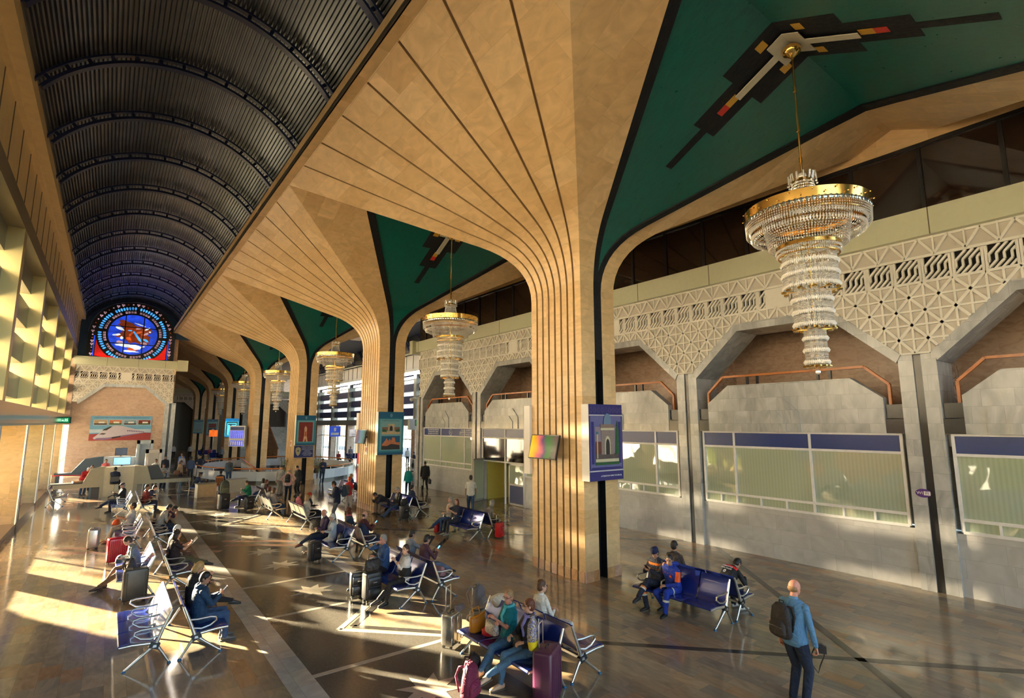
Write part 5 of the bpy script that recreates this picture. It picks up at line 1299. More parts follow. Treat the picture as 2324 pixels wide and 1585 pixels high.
# --- front centre pair
TQ=(.0,.20,.26)
sit('11L',1,'woman in a turquoise top and jeans with a snakeskin bag on her lap', dy=.0, top=TQ, legs=(.07,.16,.27), shoes=(.62,.42,.26), hair='sand', hs='short', skin='r', sleeve='short', nod=6, turn=-14, hands=[(.07,.24,.86),(-.05,.28,.84)], pose='sitx', feet=[(-.06,.50,.085),(-.22,.74,.24)], fem=True, h=1.68, det=0, bare=True, extra=[glasses(), scarf((.10,.55,.60))])
sit('11L',0,'woman in sunglasses and a dark top next to the purple suitcase', dy=.12, top=(.015,.013,.03), legs=(.09,.19,.30), shoes=(.66,.45,.28), hair='auburn', hs='short', skin='l', nod=3, turn=35, hands=[(-.12,.22,.70),(.10,.30,.76)], pose='sitxl', feet=[(.14,.74,.25),(.10,.50,.085)], fem=True, h=1.66, det=0, bare=True, extra=[glasses(True), scarf((.25,.22,.50))])
sit('11R',1,'person in a sunlit cream shirt seen from behind, back to the turquoise woman', dy=.1, top=(.72,.66,.56), legs=KHA, hair='brown', hs='short', nod=4, turn=20, det=0, fem=True, h=1.7, extra=[glasses()])
# --- right bench
OR=(.72,.20,.02); RO=(.80,.10,.01); GRB=(.55,.55,.5)
sit('12L',2,'man in a navy knitted cap and orange-shouldered work jacket', dy=-.1, top=(.02,.022,.04), legs=(.015,.018,.035), shoes=BLK, hair='black', skin='m', nod=25, jacket=True, hands='phone', pose='sitxl', feet=[(-.04,.74,.36),(-.02,.44,.085)], det=0,
    extra=[cap((.01,.015,.06),peak=False,beanie=True), torsoband(-.05,.14,OR,.034,'orange_yoke'), torsoband(-.085,.03,GRB,.036,'reflective_band'), band(0,1.45,OR,.045,.060), band(0,1.52,GRB,.03,.061), band(1,1.35,OR,.05,.060), band(1,1.42,GRB,.03,.061), phone(1)])
sit('12L',1,'man in a royal blue boiler suit with orange shoulder, chin on his hand', dy=.15, top=(.01,.035,.30), legs=(.01,.04,.33), shoes=BLK, hair='black', skin='m', nod=4, turn=-25, tilt=-8, jacket=True, hands=[(-.05,.34,.62),(-.02,.22,1.08)], pose='sit', feet=[(-.10,.46,.085),(.16,.16,.10)], det=0, lean=16,
    extra=[band(0,.2,RO,.10,.066,True,'orange_sleeve'), band(0,.55,RO,.12,.063,True,'orange_sleeve'), torsoband(-.03,.09,RO,.033,'orange_yoke'), band(0,.62,GRB,.045,.083), band(0,1.4,GRB,.045,.062), 
           lambda E: (lambda b: (b.ball(E['chest']+E['fwd']*.15+E['lat']*-.07, .035, 10, 6, 0, (E['lat'],E['fwd']*.3,E['up'])), b.build('round_badge', mat('orange_badge',RO,.5), E['root'])))(MB())])
sit('12R',2,'dark-haired man sitting behind the two railway workers', top=(.05,.035,.03), legs=BLK, hair='black', skin='m', det=1, dy=.0, turn=5)
def jacket_print(E):
    root = E['root']; b = -E['fwd']; 
    up, lt = E['up'], E['lat']; c = E['chest']+up*.03-E['fwd']*.158
    M3 = Matrix((-lt, up, b)).transposed(); rot = M3.to_euler()
    # text axes: x to the viewer's right when seen from behind
    M3 = Matrix((lt, up, lt.cross(up))).transposed()
    for s_, dz, sz in (("O'ZBEKISTON",.03,.045),("TEMIR YO'LLARI",-.025,.042)):
        o = text(s_, 'jacket_lettering', sz, WH, root, c+up*dz, (0,0,0)); o.rotation_euler = M3.to_euler()
    q = MB(); q.tube([c-up*.10+lt*.03*cos(a)+up*.035*sin(a) for a in [i*pi/6 for i in range(12)]], .004, 5, closed=True); q.tube([c-up*.10+lt*.018*cos(a)+up*.022*sin(a) for a in [i*pi/4 for i in range(8)]], .003, 5, closed=True); q.build('jacket_emblem', WH, root)
sit('12R',0,'man in a black jacket with white lettering and a red yoke, head bowed', dy=.15, daz=12, top=(.012,.012,.018), legs=(.02,.025,.035), shoes=(.62,.58,.52), hair='black', skin='m', jacket=True, nod=40, lean=34, hands=[(-.12,.58,.70),(.12,.58,.70)], det=0,
    extra=[torsoband(.075,.05,(.65,.02,.02),.028,'red_yoke'), jacket_print])
# --- further seats
sit('13L',1,'boy in a green hooded jacket with legs crossed using a phone', top=(.0,.16,.07), legs=DKJ, shoes=(.35,.32,.28), hair='brown', nod=22, jacket=True, hands='phone', pose='sitx', det=1, h=1.66, lean=-2)
sit('13R',2,'woman in a white tee shirt behind the boy in green', top=(.66,.66,.64), legs=DKJ, hair='dbrown', hs='bob', fem=True, sleeve='short', det=1, h=1.64, turn=-30)
sit('13R',1,'person with short dark red hair beside the woman in white tee', top=(.10,.04,.04), legs=BLK, hair='auburn', hs='short', fem=True, det=1, h=1.62)
sit('14R',2,'blonde person in blue left of the second column', top=(.04,.07,.14), legs=DKJ, hair='blond', hs='bob', fem=True, det=1, h=1.6)
# --- standing and walking
person('man in a pale blue shirt with a black sling pack holding a camera', 8.62, 4.20, 104, 'stand', top=(.10,.24,.42), legs=(.012,.02,.045), hair='sand', hs='bald', skin='r', h=1.80, turn=8, det=0, build=1.08, belly=.08, hands=[(-.26,.02,.86),(.27,.12,.86)], curl=.9, feet='stand',
    extra=[wearpack('black sling backpack worn by the man in the pale blue shirt', (.022,.016,.014), None, .32,.50,.16,-.38)])
person('youth in a navy blazer with a dark backpack looking down at his phone', 7.97, 22.75, -70, top=(.015,.02,.045), legs=(.14,.14,.15), hair='black', skin='m', nod=28, jacket=True, hands='sphone', det=1, h=1.80, extra=[wearpack('dark blue backpack worn by the youth in the navy blazer', (.03,.05,.08), None,.30,.5,.2,-.30), phone(1)])
person('woman in a red top with a grey backpack on her right shoulder', 9.37, 25.2, 40, top=(.50,.01,.012), legs=(.42,.36,.30), hair='bright', hs='short', sleeve='short', det=1, h=1.68, fem=True, extra=[wearpack('grey and orange backpack worn by the woman in the red top', (.10,.085,.08), (.13,.11,.10),.3,.46,.18,-.42)])
person('man in a pink shirt with a black backpack and hands on hips', 8.01, 30.6, 25, top=(.70,.42,.40), legs=DKJ, hair='grey', hs='bald', skin='r', det=1, h=1.78, hands='hips', nod=10, extra=[wearpack('black backpack worn by the man in the pink shirt', (.02,.02,.022),None,.28,.46,.16,-.33)])
person('man in a grey cap and pale shirt facing the pink-shirted man', 8.35, 33.9, 160, top=(.50,.50,.46), legs=(.30,.28,.25), hair='grey', det=1, h=1.74, nod=15, extra=[cap((.06,.06,.055))])
person('dark-haired man in a black jacket looking down beside the pink-shirted man', 9.1, 32.6, -120, top=(.02,.022,.025), legs=BLK, hair='black', det=1, h=1.80, jacket=True, nod=30)
person('man in navy leaning on one leg with a shoulder bag by the balustrade', 12.35, 38.5, -165, top=(.02,.035,.09), legs=(.02,.035,.07), hair='black', skin='m', det=1, h=1.76, jacket=True, hands='sphone', nod=25, feet=[(-.05,-.05,.085),(.14,.12,.085)])
person('person in a teal jacket walking away towards the bright doors', 14.3, 28.9, 20, 'walk', top=(.0,.26,.24), legs=(.02,.03,.05), hair='grey', hs='short', jacket=True, det=1, h=1.68, fem=True)
person('man in a black suit walking away with a briefcase and carrier bag', 16.1, 30.2, 12, 'walk', top=(.010,.010,.012), legs=(.010,.010,.012), shoes=BLK, hair='black', jacket=True, det=1, h=1.84, build=1.1, hands=[(-.27,.05,.80),(.28,.05,.80)])
person('man in a white tee shirt walking by the open office door', 13.7, 21.2, 30, 'walk', top=(.66,.64,.58), legs=JEANS, hair='black', skin='m', sleeve='short', det=1, h=1.80)
# --- security point and far hall
person('grey-haired man in a red jumper bending over a tray', -.95, 40.7, 150, top=(.42,.01,.015), legs=JEANS, hair='white', skin='r', lean=28, nod=20, hands=[(-.12,.55,.98),(.12,.55,.98)], det=1, h=1.78, build=1.1)
person('woman in a dark pink top behind the man in the red jumper', -.62, 42.6, 170, top=(.25,.04,.08), legs=BLK, hair='brown', hs='bob', fem=True, det=1, h=1.64, nod=20)
person('man in a pink shirt behind the scanner hood', .05, 46.6, 180, top=(.70,.16,.18), legs=DKJ, hair='black', skin='m', det=2, h=1.76)
OF = (.012,.02,.055)
person('guard in navy seated on a swivel stool with his back turned', .52, 38.4, 10, 'sit', z=.40, top=OF, legs=OF, shoes=BLK, hair='black', skin='m', det=1, jacket=True, hands='knee', feet='sitw')
person('officer in a teal uniform and hat behind the scanner', 2.25, 49.4, 10, top=(.0,.14,.13), legs=BLK, hair='dbrown', det=2, h=1.72, extra=[cap((.0,.13,.12),False,True)])
person('officer in navy with peaked cap and hands on hips', 5.83, 47.4, 185, top=(.01,.02,.05), legs=(.01,.02,.05), hair='black', skin='m', det=1, h=1.80, hands='hips', feet='wide', extra=[cap((.01,.02,.05),True,True)])
person('officer in a peaked cap writing at the pale wooden desk', 4.35, 36.9, 95, 'sit', top=(.015,.03,.08), legs=(.01,.02,.05), shoes=BLK, hair='black', skin='m', det=1, hands=[(-.1,.50,.82),(.12,.52,.82)], lean=18, extra=[cap((.01,.02,.05),True,True)])
person('officer in a peaked cap seen from behind in the orange wooden chair', 5.75, 37.2, 20, 'sit', top=(.015,.02,.045), legs=BLK, hair='black', det=1, jacket=True, extra=[cap((.02,.03,.06),True,True)])
person('man in a grey tee shirt and open navy shirt standing by the balustrade', 6.95, 42.0, 175, top=(.10,.13,.17), legs=JEANS, hair='black', skin='m', det=1, h=1.76, jacket=True)
CROWD = [('man in a white and blue tracksuit top in the queue',2.85,44.9,190,(.62,.62,.62),'black',1.74),('woman in a grey hooded top looking at her phone in the queue',3.0,40.8,175,(.34,.34,.32),'dbrown',1.66),
 ('tallest young man at the back of the queue in black',3.6,47.9,185,(.03,.03,.05),'black',1.80),('young man in royal blue in the queue',3.1,48.6,170,(.03,.08,.30),'black',1.76),('dark-haired youth at the left edge of the queue',2.6,47.2,180,(.03,.04,.08),'black',1.72),
 ('girl with long dark hair and a beige cardigan holding a brown bag',4.15,43.6,140,(.45,.34,.24),'dbrown',1.66),('man in a bright blue shirt leaning behind the queue',5.2,53.6,200,(.06,.16,.45),'black',1.70),('man in a faded navy tee shirt with his back turned',5.1,46.3,10,(.05,.08,.17),'black',1.76),
 ('youth in a pale top beside the bright blue shirt',5.0,51.2,190,(.45,.42,.45),'dbrown',1.66)]
for i,(lb,x,y,az,c,hr,h) in enumerate(CROWD): person(lb, x, y, az, top=c, legs=DKJ if i%2 else JEANS, hair=hr, hs='long' if 'long' in lb else 'short', skin='m', det=1 if y < 45 else 2, h=h, nod=15 if i in (1,5) else 0, hands='sphone' if i in (1,) else None, fem='girl' in lb or 'woman' in lb)
FAR = [('man in a white shirt in the dim far hall by the end wall corner',6.44,76,170,(.60,.60,.62),'stand'),('man in a pale shirt in the dim far hall, left of the posters',8.06,75,170,(.52,.50,.55),'stand'),('man in grey standing beyond the long balustrade',10.1,66,190,(.16,.18,.20),'stand'),
 ('dark figure bending by the fifth column',9.0,72,100,(.01,.03,.03),'stand'),('person in pink seated near the sixth column',10.0,74,180,(.30,.06,.12),'sit'),('dark-clothed person seated in the far hall',9.6,77,180,(.03,.03,.03),'sit'),
 ('woman in a long coral pink dress beyond the balustrade',15.6,57,175,(.72,.06,.14),'stand'),('person in white beside the coral pink dress',16.6,57,190,(.55,.50,.55),'sit'),('person in denim by the staircase',18.3,64,190,(.06,.10,.20),'stand'),('dark-dressed person seated beside the coral pink dress',16.3,60,180,(.04,.05,.07),'sit'),
 ('man in a checked shirt among the far crowd',21.2,57,190,(.20,.22,.30),'stand'),('woman in a dark dress among the far crowd',22.3,57.6,180,(.03,.02,.05),'stand'),('second dark-dressed woman in the far crowd',23.2,58,180,(.03,.025,.04),'stand'),('man in dark grey at the back of the far crowd',25.0,61,180,(.03,.03,.04),'stand'),
 ('person in a white headscarf seated in the far crowd',23.6,53,150,(.60,.52,.60),'sit'),('person in a denim jacket behind the white headscarf',24.2,55.5,180,(.10,.16,.30),'stand'),('person in a blue coat seated at the right of the far crowd',25.2,53.5,180,(.02,.10,.25),'sit'),('person in a white shirt half hidden by the second column',24.8,50.5,180,(.6,.6,.6),'stand'),
 ('seated person in red at the left of the far crowd',19.4,55.5,180,(.30,.03,.04),'sit'),('seated person in navy in the far crowd',20.2,54.4,180,(.03,.05,.12),'sit'),('attendant in dark clothes leaning on the white podium',21.9,43.2,-90,(.02,.03,.06),'stand')]
for i,(lb,x,y,az,c,ps) in enumerate(FAR):
    person(lb, x, y, az, ps, top=c, legs=(c if 'dress' in lb or 'coral' in lb else BLK), hair='white' if 'headscarf' in lb else ('black','dbrown')[i%2], hs='long' if 'woman' in lb else 'short', skin='m', det=2, h=1.70, fem='woman' in lb, z=(.02 if y>52 and x>12 else 0))
# ================================================ SIGNS, SCREENS AND POSTERS
def plane(name, x0, x1, z0, z1, y, m, par, d=.006): b = MB(); b.box(x0,x1,y-d,y,z0,z1); return b.build(name, m, par)
def poly(name, pts, y, m, par, d=.006): b = MB(); b.prism(pts, lambda u,v,w:(u,w,v), y-d, y); return b.build(name, m, par)
WB = mat('white_board_edge', (.80,.78,.76), .5, var=.03)
INDI = mat('indigo_print', (.028,.024,.16), .35, var=.2, scale=30); INDL = mat('light_indigo_print', (.13,.13,.30), .35, var=.05)
TEAL = mat('teal_print', (.02,.20,.27), .35, var=.1); TEALD = mat('deep_teal_print', (.0,.09,.19), .35); SAND = mat('sand_print', (.50,.36,.20), .5, var=.3, scale=12)
MAUVE = mat('dusk_sky_print', (.25,.20,.24), .4, var=.1, scale=2); GRN = mat('green_print', (.02,.10,.03), .5, var=.5, scale=15); DRK = mat('dark_print', (.03,.022,.02), .5, var=.3); CREAMP = mat('cream_print', (.55,.50,.32), .5)
PALEB = mat('pale_blue_print', (.20,.33,.42), .5, var=.1); ORG = mat('orange_rock_print', (.50,.17,.07), .5, var=.4, scale=9); REDP = mat('dark_red_print', (.20,.02,.01), .5, var=.5, scale=4)
def board(label, ynear, z0, z1, x0=10.33, x1=11.67, dep=.28):
    r = empty('poster_board', ((x0+x1)/2, ynear, z0), 0, label, 'poster'); r['group'] = 'poster boards on the columns'
    b = MB(); b.box(x0-(x0+x1)/2, x1-(x0+x1)/2, -dep, 0, 0, z1-z0); b.build('board_box', WB, r); return r, -dep-.002, (x1-x0)/2, z1-z0
def arcpts(cx, cz, w, h, n=10): return [(cx-w,cz)]+[(cx-w*cos(pi*i/n)*(1.0),cz+h*.55+h*.45*sin(pi*i/n)) for i in range(n+1)]+[(cx+w,cz)]
yN = CY-1.1
r, y, w, H = board('blue framed poster of a domed mausoleum on the nearest column', yN-.01, 2.66, 4.73)
plane('indigo_field', -w, w, 0, H, y, INDI, r); plane('light_frame', -w+.05, w-.05, .32, H-.33, y-.006, INDL, r); plane('indigo_inner', -w+.08,w-.08,.26,.36,y-.008,INDI,r)
for z in (.245, H-.32): plane('silver_rule', -w, w, z, z+.035, y-.014, mat('silver_rule',(.5,.48,.5),.4), r)
for s_ in (-1,1): plane('side_ornament', *sorted((s_*(w-.08), s_*(w-.18))), .45, H-.48, y-.013, INDI, r)
plane('photo_sky', -.45, .47, .42, H-.62, y-.018, MAUVE, r)
plane('photo_ground', -.45,.47,.42,.72,y-.024,mat('brown_ground_print',(.10,.07,.06),.5,var=.3),r); plane('photo_path',-.45,.47,.50,.58,y-.03,CREAMP,r); plane('photo_lawn',-.45,.47,.42,.49,y-.032,GRN,r)
plane('photo_tower',-.22,.27,.70,1.42,y-.03,mat('brick_print',(.27,.20,.17),.6,var=.3,scale=30),r); plane('tower_cornice',-.25,.30,1.36,1.42,y-.036,CREAMP,r); plane('tower_parapet',-.25,.30,1.42,1.52,y-.034,mat('brown_parapet_print',(.25,.16,.12),.5),r)
poly('tower_arch', arcpts(.02,.70,.11,.50), y-.036, CREAMP, r); poly('tower_doorway', arcpts(.02,.70,.075,.42), y-.042, DRK, r)
poly('blue_dome', [(.03+.15*cos(a)*(1 if abs(cos(a))<.99 else .95), 1.52+.30*sin(a)**.8) for a in [pi*i/14 for i in range(15)]], y-.036, mat('dome_print',(.14,.22,.33),.5), r)
poly('photo_tree',[(.33,.70),(.47,.70),(.47,1.35),(.42,1.62),(.36,1.3)],y-.04,GRN,r); plane('photo_lamp_post',-.40,-.37,.6,1.25,y-.036,CREAMP,r); plane('photo_lamp',-.42,-.35,1.25,1.32,y-.04,TEAL,r); plane('photo_wall',-.45,-.22,.72,1.05,y-.028,mat('red_wall_print',(.14,.04,.025),.5),r)
text("«O'ZBEKISTON TEMIR YO'LLARI» AJ",'poster_lettering',.052,WH,r,(.17,y-.01,.12))
b = MB()
for i in range(9):
    cx = -w+.08+i*.15
    for R in (.06,.035): b.tube([(cx+R*cos(a),y-.012,H-.16+R*sin(a)*1.3) for a in [k*pi/4 for k in range(8)]],.004,4,closed=True)
b.build('top_ornament', INDL, r)
def emblem(r, y, H):
    b = MB()
    for rx,rz in ((.05,.085),(.025,.05)): b.tube([(rx*cos(a),y,H-.17+rz*sin(a)) for a in [k*pi/8 for k in range(16)]],.006,5,closed=True)
    b.build('emblem', mat('pale_emblem',(.45,.60,.68),.4), r)
def tealboard(label, yn, glowing=False):
    r, y, w, H = board(label, yn, 2.70, 4.77); T, D = (TEAL, TEALD) if not glowing else (glow('lit_teal_print',(.02,.42,.62),.9), glow('lit_deep_teal_print',(.0,.16,.40),.7))
    plane('teal_field', -w,w,0,H,y,T,r); plane('deep_band_top',-w,w,H-.32,H,y-.006,D,r); plane('deep_band_bottom',-w,w,0,.12,y-.006,D,r); plane('light_border',-w+.1,w-.1,.2,H-.36,y-.004,mat('pale_teal_print',(.14,.34,.38),.4),r); emblem(r,y-.01,H); return r,y-.01,w,H
r,y,w,H = tealboard('teal poster with a madrasa picture above a rock picture, on the second column', CY+14.1-1.1-.01)
text("«O'ZBEKISTON TEMIR YO'LLARI» AJ",'poster_lettering',.06,DRK,r,(0,y-.002,H-.43))
plane('sky_photo',-.48,.48,.98,1.58,y,mat('teal_sky_print',(.17,.33,.34),.5),r); plane('plaza_photo',-.48,.48,.98,1.13,y-.004,SAND,r); plane('madrasa_wing',-.46,.46,1.16,1.33,y-.008,mat('brown_wing_print',(.22,.11,.07),.5,var=.5,scale=40),r); plane('madrasa_gate',-.17,.17,1.15,1.48,y-.012,SAND,r); poly('madrasa_arch',arcpts(0,1.15,.075,.24),y-.018,DRK,r)
for s_ in (-1,1): poly('photo_bush',[(s_*.46,1.10),(s_*.22,1.10),(s_*.26,1.2),(s_*.44,1.24)][::s_],y-.016,GRN,r)
plane('rock_sky_photo',-.48,.48,.25,.90,y,TEALD,r); poly('rock_photo',[(-.48,.25),(.48,.25),(.48,.58),(.26,.60),(.2,.82),(.08,.84),(.03,.66),(-.06,.78),(-.12,.66),(-.22,.80),(-.30,.66),(-.44,.52)],y-.006,ORG,r); poly('scrub_photo',[(-.48,.25),(.48,.25),(.46,.45),(.2,.50),(0,.52),(-.2,.42),(-.46,.44)],y-.012,DRK,r)
r,y,w,H = tealboard('teal poster with a dark red illuminated hall, on the third column', CY+28.2-1.1-.01)
plane('red_photo',-.47,.47,.25,1.6,y,REDP,r); poly('light_column',[(-.06,.25),(-.16,.25),(-.09,.7),(-.1,1.2),(-.02,1.35),(.08,1.2),(.08,.7),(.16,.25),(.06,.25),(.0,.5)],y-.006,mat('glowing_shape_print',(.65,.40,.22),.5,var=.3),r); poly('orange_core',[(-.06,.62),(.06,.62),(.05,.95),(-.05,.95)],y-.012,mat('orange_core_print',(.6,.10,.01),.5),r)
r,y,w,H = tealboard('glowing turquoise poster with a slender minaret, on the fifth column', CY+56.4-1.1-.01, True)
plane('sky_photo',-.45,.45,.25,1.55,y,glow('lit_turquoise_print',(.08,.6,.75),1.1),r); poly('minaret_photo',[(-.22,.3),(.0,.3),(-.04,1.35),(-.18,1.35)],y-.006,TEALD,r); plane('minaret_light',-.02,.14,.3,1.2,y-.008,glow('lit_white_print',(.8,.9,.95),1.3),r); plane('roof_photo',-.4,.4,1.35,1.47,y-.01,TEALD,r)
r,y,w,H = tealboard('teal poster with red flowers above a pale arch, on the sixth column', CY+70.5-1.1-.01)
plane('upper_photo',-.45,.45,.95,1.5,y,REDP,r); plane('lower_photo',-.45,.45,.3,.88,y,DRK,r); poly('pale_arch',arcpts(.1,.3,.2,.5),y-.006,WB,r)
r,y,w,H = tealboard('teal poster with a turquoise lake picture, on the farthest column', CY+84.6-1.1-.01)
plane('lake_photo',-.45,.45,.3,1.5,y,PALEB,r); poly('shore_photo',[(-.45,.3),(.45,.3),(.45,.7),(-.45,.6)],y-.006,mat('shore_print',(.22,.28,.27),.6,var=.4,scale=20),r)
for k,nm in ((0,'white back of a board on the far face of the nearest column'),(1,'white back edge of a board on the far face of the second column')):
    b = MB(); b.box(-.67,.67,0,.28,0,2.07); o = b.build('poster_board', WB, None, loc=(10.98,CY+14.1*k+1.11,2.68)); tag(o,nm,'poster','poster boards on the columns'); plane('blue_face',-.67,.67,0,2.07,.288,INDI,o)
# police notice under the third poster
r = empty('notice_board', (11.0, CY+28.2-1.1-.01, 1.82), 0, 'dark blue notice with a golden shield below the third column poster', 'notice')
b = MB(); b.box(-.68,.68,-.07,0,0,.88); b.build('wooden_frame', WOODL, r); plane('blue_panel',-.64,.64,.04,.84,-.072,mat('notice_blue',(.012,.02,.14),.4),r)
poly('golden_shield',[(-.38,.14),(-.26,.28),(-.20,.5),(-.22,.70),(-.38,.76),(-.54,.70),(-.56,.5),(-.50,.28)],-.08,mat('shield_gold',(.45,.38,.22),.4),r); poly('shield_star',[(-.38+(.09 if i%2==0 else .05)*cos(i*pi/8),.50+(.09 if i%2==0 else .05)*sin(i*pi/8)) for i in range(16)],-.088,mat('shield_green',(.10,.13,.06),.5),r)
for i,s in enumerate(["O'ZBEKISTON RESPUBLIKASI",'TRANSPORT XAVFSIZLIGINI','TAʼMINLASH BOSHQARMASI','SAMARQAND','ISHONCH TELEFONI','TRANSPORT XAVFSIZLIGI','NAVBATCHI QISM']): text(s,'notice_lettering',.062,WH,r,(.24,-.078,.76-.095*i))
# timetable on the fourth column
r = empty('timetable_board', (9.55, 54.6, 2.1), radians(-58), 'bright blue timetable board on a bracket beside the fourth column', 'board')
b = MB(); b.box(-.95,.95,-.06,.06,0,1.9); b.build('board_body', mat('light_grey_board',(.6,.62,.66),.4), r); plane('blue_table',-.85,.85,.75,1.45,-.062,glow('lit_blue_table',(.03,.06,.6),.7),r); plane('lower_table',-.85,.85,.06,.55,-.062,glow('lit_blue_table2',(.03,.06,.55),.6),r); plane('header',-.85,.85,1.5,1.8,-.062,BLUEB,r)
for i in range(7): 
    for j in range(5): plane('timetable_entry',-.78+.24*i,-.66+.24*i,.80+.13*j,.86+.13*j,-.07,WH,r,.004)
for i in range(6): plane('timetable_digit',-.75+.27*i,-.60+.27*i,.12,.48,-.07,WH,r,.004)
b = MB(); b.bar((0,.05,.9),(0,.9,.9),.06,.06); b.build('bracket', STEEL, r)
# screens on the columns
def tv(label, yc, zc, tilt, cols, name, off=.32):
    r = empty('wall_screen', (10.40-off, yc, zc), 0, label, 'screen'); r.rotation_euler = (0, radians(tilt), 0)
    b = MB(); b.box(-.03,.03,-.60,.60,-.35,.35); b.build('casing', BLACKP, r)
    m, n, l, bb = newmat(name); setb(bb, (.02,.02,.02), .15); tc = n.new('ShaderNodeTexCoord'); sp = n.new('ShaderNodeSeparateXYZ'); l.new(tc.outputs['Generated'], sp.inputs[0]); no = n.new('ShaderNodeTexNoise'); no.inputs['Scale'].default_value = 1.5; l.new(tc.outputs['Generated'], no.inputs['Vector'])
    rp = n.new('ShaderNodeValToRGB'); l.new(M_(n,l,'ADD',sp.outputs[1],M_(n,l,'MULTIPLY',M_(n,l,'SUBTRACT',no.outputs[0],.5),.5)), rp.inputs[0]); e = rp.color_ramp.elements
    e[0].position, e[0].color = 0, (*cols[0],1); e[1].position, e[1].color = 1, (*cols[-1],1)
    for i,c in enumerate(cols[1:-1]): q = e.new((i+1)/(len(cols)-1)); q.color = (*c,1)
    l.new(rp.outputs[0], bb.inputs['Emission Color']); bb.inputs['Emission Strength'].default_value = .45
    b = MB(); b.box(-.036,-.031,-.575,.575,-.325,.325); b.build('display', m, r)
    b = MB(); b.bar((.03,0,0),(off-.02,0,.03),.08,.10); b.box(.03,.07,-.2,.2,-.15,.15); b.build('bracket', BLACKP, r)
tv('switched-off flat screen with painted yellow, pink and green reflection, on the nearest fluted column', 11.72, 3.53, 14, [(.10,.05,.04),(.05,.10,.03),(.01,.14,.01),(.10,.03,.10),(.7,.10,.12),(1.0,.35,.0),(1.0,.55,.0)], 'painted_screen_reflection')  # rainbow reflection on the dark panel, painted as a glowing gradient
tv('flat screen with blue and green picture on the second fluted column', 25.75, 3.55, 10, [(.02,.05,.05),(.0,.18,.16),(.10,.18,.30),(.03,.05,.10),(.2,.08,.10)], 'screen_teal')
def nosmoke(x, y, z, lab):
    r = empty('no_smoking_sign', (x,y,z), 0, lab, 'sign'); b = MB(); b.box(-.015,0,-.15,.15,0,.42); b.build('plate', WB, r)
    b = MB(); b.tube([(-.02,.10*cos(a),.25+.10*sin(a)) for a in [i*pi/8 for i in range(16)]],.010,5,closed=True); b.bar((-.02,-.07,.32),(-.02,.07,.18),.015,.015); b.build('red_ring', MRED, r)
nosmoke(10.39, CY+14.1+.1, 2.66, 'small white no-smoking plate below the second column screen'); nosmoke(10.39, CY+28.2-.2, 2.6, 'small white no-smoking plate on the third column')
# wifi sticker, cctv, exit signs
r = empty('wifi_sticker', (XR-.012, 4.66, 2.42), 0, 'purple and white wifi sticker on the marble pillar at right', 'sign')
b = MB(); b.prism([(.17*cos(a),.11*sin(a)) for a in [i*pi/10 for i in range(20)]], lambda u,v,w:(w,u,v), -.004, .0); b.build('purple_oval', mat('wifi_purple',(.09,.02,.22),.4), r)
b = MB(); b.prism([(-.15,-.05),(-.01,-.05),(-.01,.05),(-.15,.05)], lambda u,v,w:(w,u,v), -.008,-.004); b.build('white_box', WB, r)
text('WI','wifi_lettering',.105,WB,r,(-.007,.075,0),(pi/2,0,-pi/2)); text('FI','wifi_lettering',.10,MATS['wifi_purple'],r,(-.010,-.08,0),(pi/2,0,-pi/2))
EXG = glow('lit_green_sign',(.0,.16,.06),.8)
def exitsign(x, y, z, rz, lab):
    r = empty('digital_clock', (x,y,z), rz, lab, 'clock'); b = MB(); b.box(-.42,.42,-.05,.05,0,.45); b.build('sign_case', mat('dark_green_case',(.01,.08,.05),.4), r)
    plane('lit_face',-.36,.36,.05,.40,-.052,EXG,r); text('16:35','clock_digits',.26,mat('clock_white',(.6,1,.75),.5,var=0,emit=(.5,1,.65),es=1.3),r,(0,-.062,.22))
exitsign(-2.55, 49.2, 4.22, radians(-35), 'green lit digital clock at the far end of the left wall'); exitsign(18.35, 35.3, 4.02, radians(-30), 'green lit digital clock above the bright doorway at right')
b = MB(); b.box(17.7,27.5,35.8,36.1,3.75,4.55); struct(b.build('trim_4', mat('pale_grey_beam',(.5,.52,.50),.4)))
r = empty('security_camera', (XR+.0,33.05,5.85), 0, 'white dome security camera on the end pillar of the arcade', 'camera'); b = MB(); b.bar((.1,0,.1),(-.35,.1,.12),.05,.05); b.build('arm', WB, r); b = MB(); b.ball((-.4,.12,.0),.14,12,8); b.build('dome', mat('camera_dome',(.55,.55,.55),.2), r, smooth='all')
r = empty('wall_notice', (XR+3.18, 19.4, 6.0), 0, 'small yellow notice on the gallery wall above the office door', 'sign'); b = MB(); b.box(-.02,0,-.3,.3,-.25,.25); b.build('yellow_plate', mat('yellow_plate',(.6,.5,.05),.5), r)
b = MB(); [b.box(-.03,-.02,-.22,.22,-.15+.12*i,-.11+.12*i) for i in range(3)]; b.build('dark_text_line', DRK, r)
# train poster on the end wall
r = empty('train_poster', (.87, YEND+.24, 2.77), 0, 'wide blue and red poster of a white high-speed train on the end wall', 'poster'); w = 2.15; H = 2.08
b = MB(); b.box(-w,w,-.03,0,0,H); b.build('poster_sheet', mat('poster_sky',(.16,.42,.66),.4,var=.15,scale=2), r); y = -.034
poly('red_field',[(-w,0),(w,0),(w,.62),(.9,.68),(-w,.55)],y,mat('poppy_print',(.42,.05,.05),.5,var=.5,scale=14),r); plane('cloud_band',-w,w,.66,.95,y-.001,mat('cloud_print',(.55,.68,.80),.5,var=.25,scale=2.5),r,.004)
poly('train_body',[(-1.88,.22),(-1.78,.10),(-1.2,.04),(-.75,.12),(.2,.32),(1.7,.62),(1.72,.72),(.9,.98),(.1,1.22),(-.35,1.26),(-.8,1.18),(-1.3,.80)],y-.006,mat('train_white',(.62,.56,.66),.4),r)
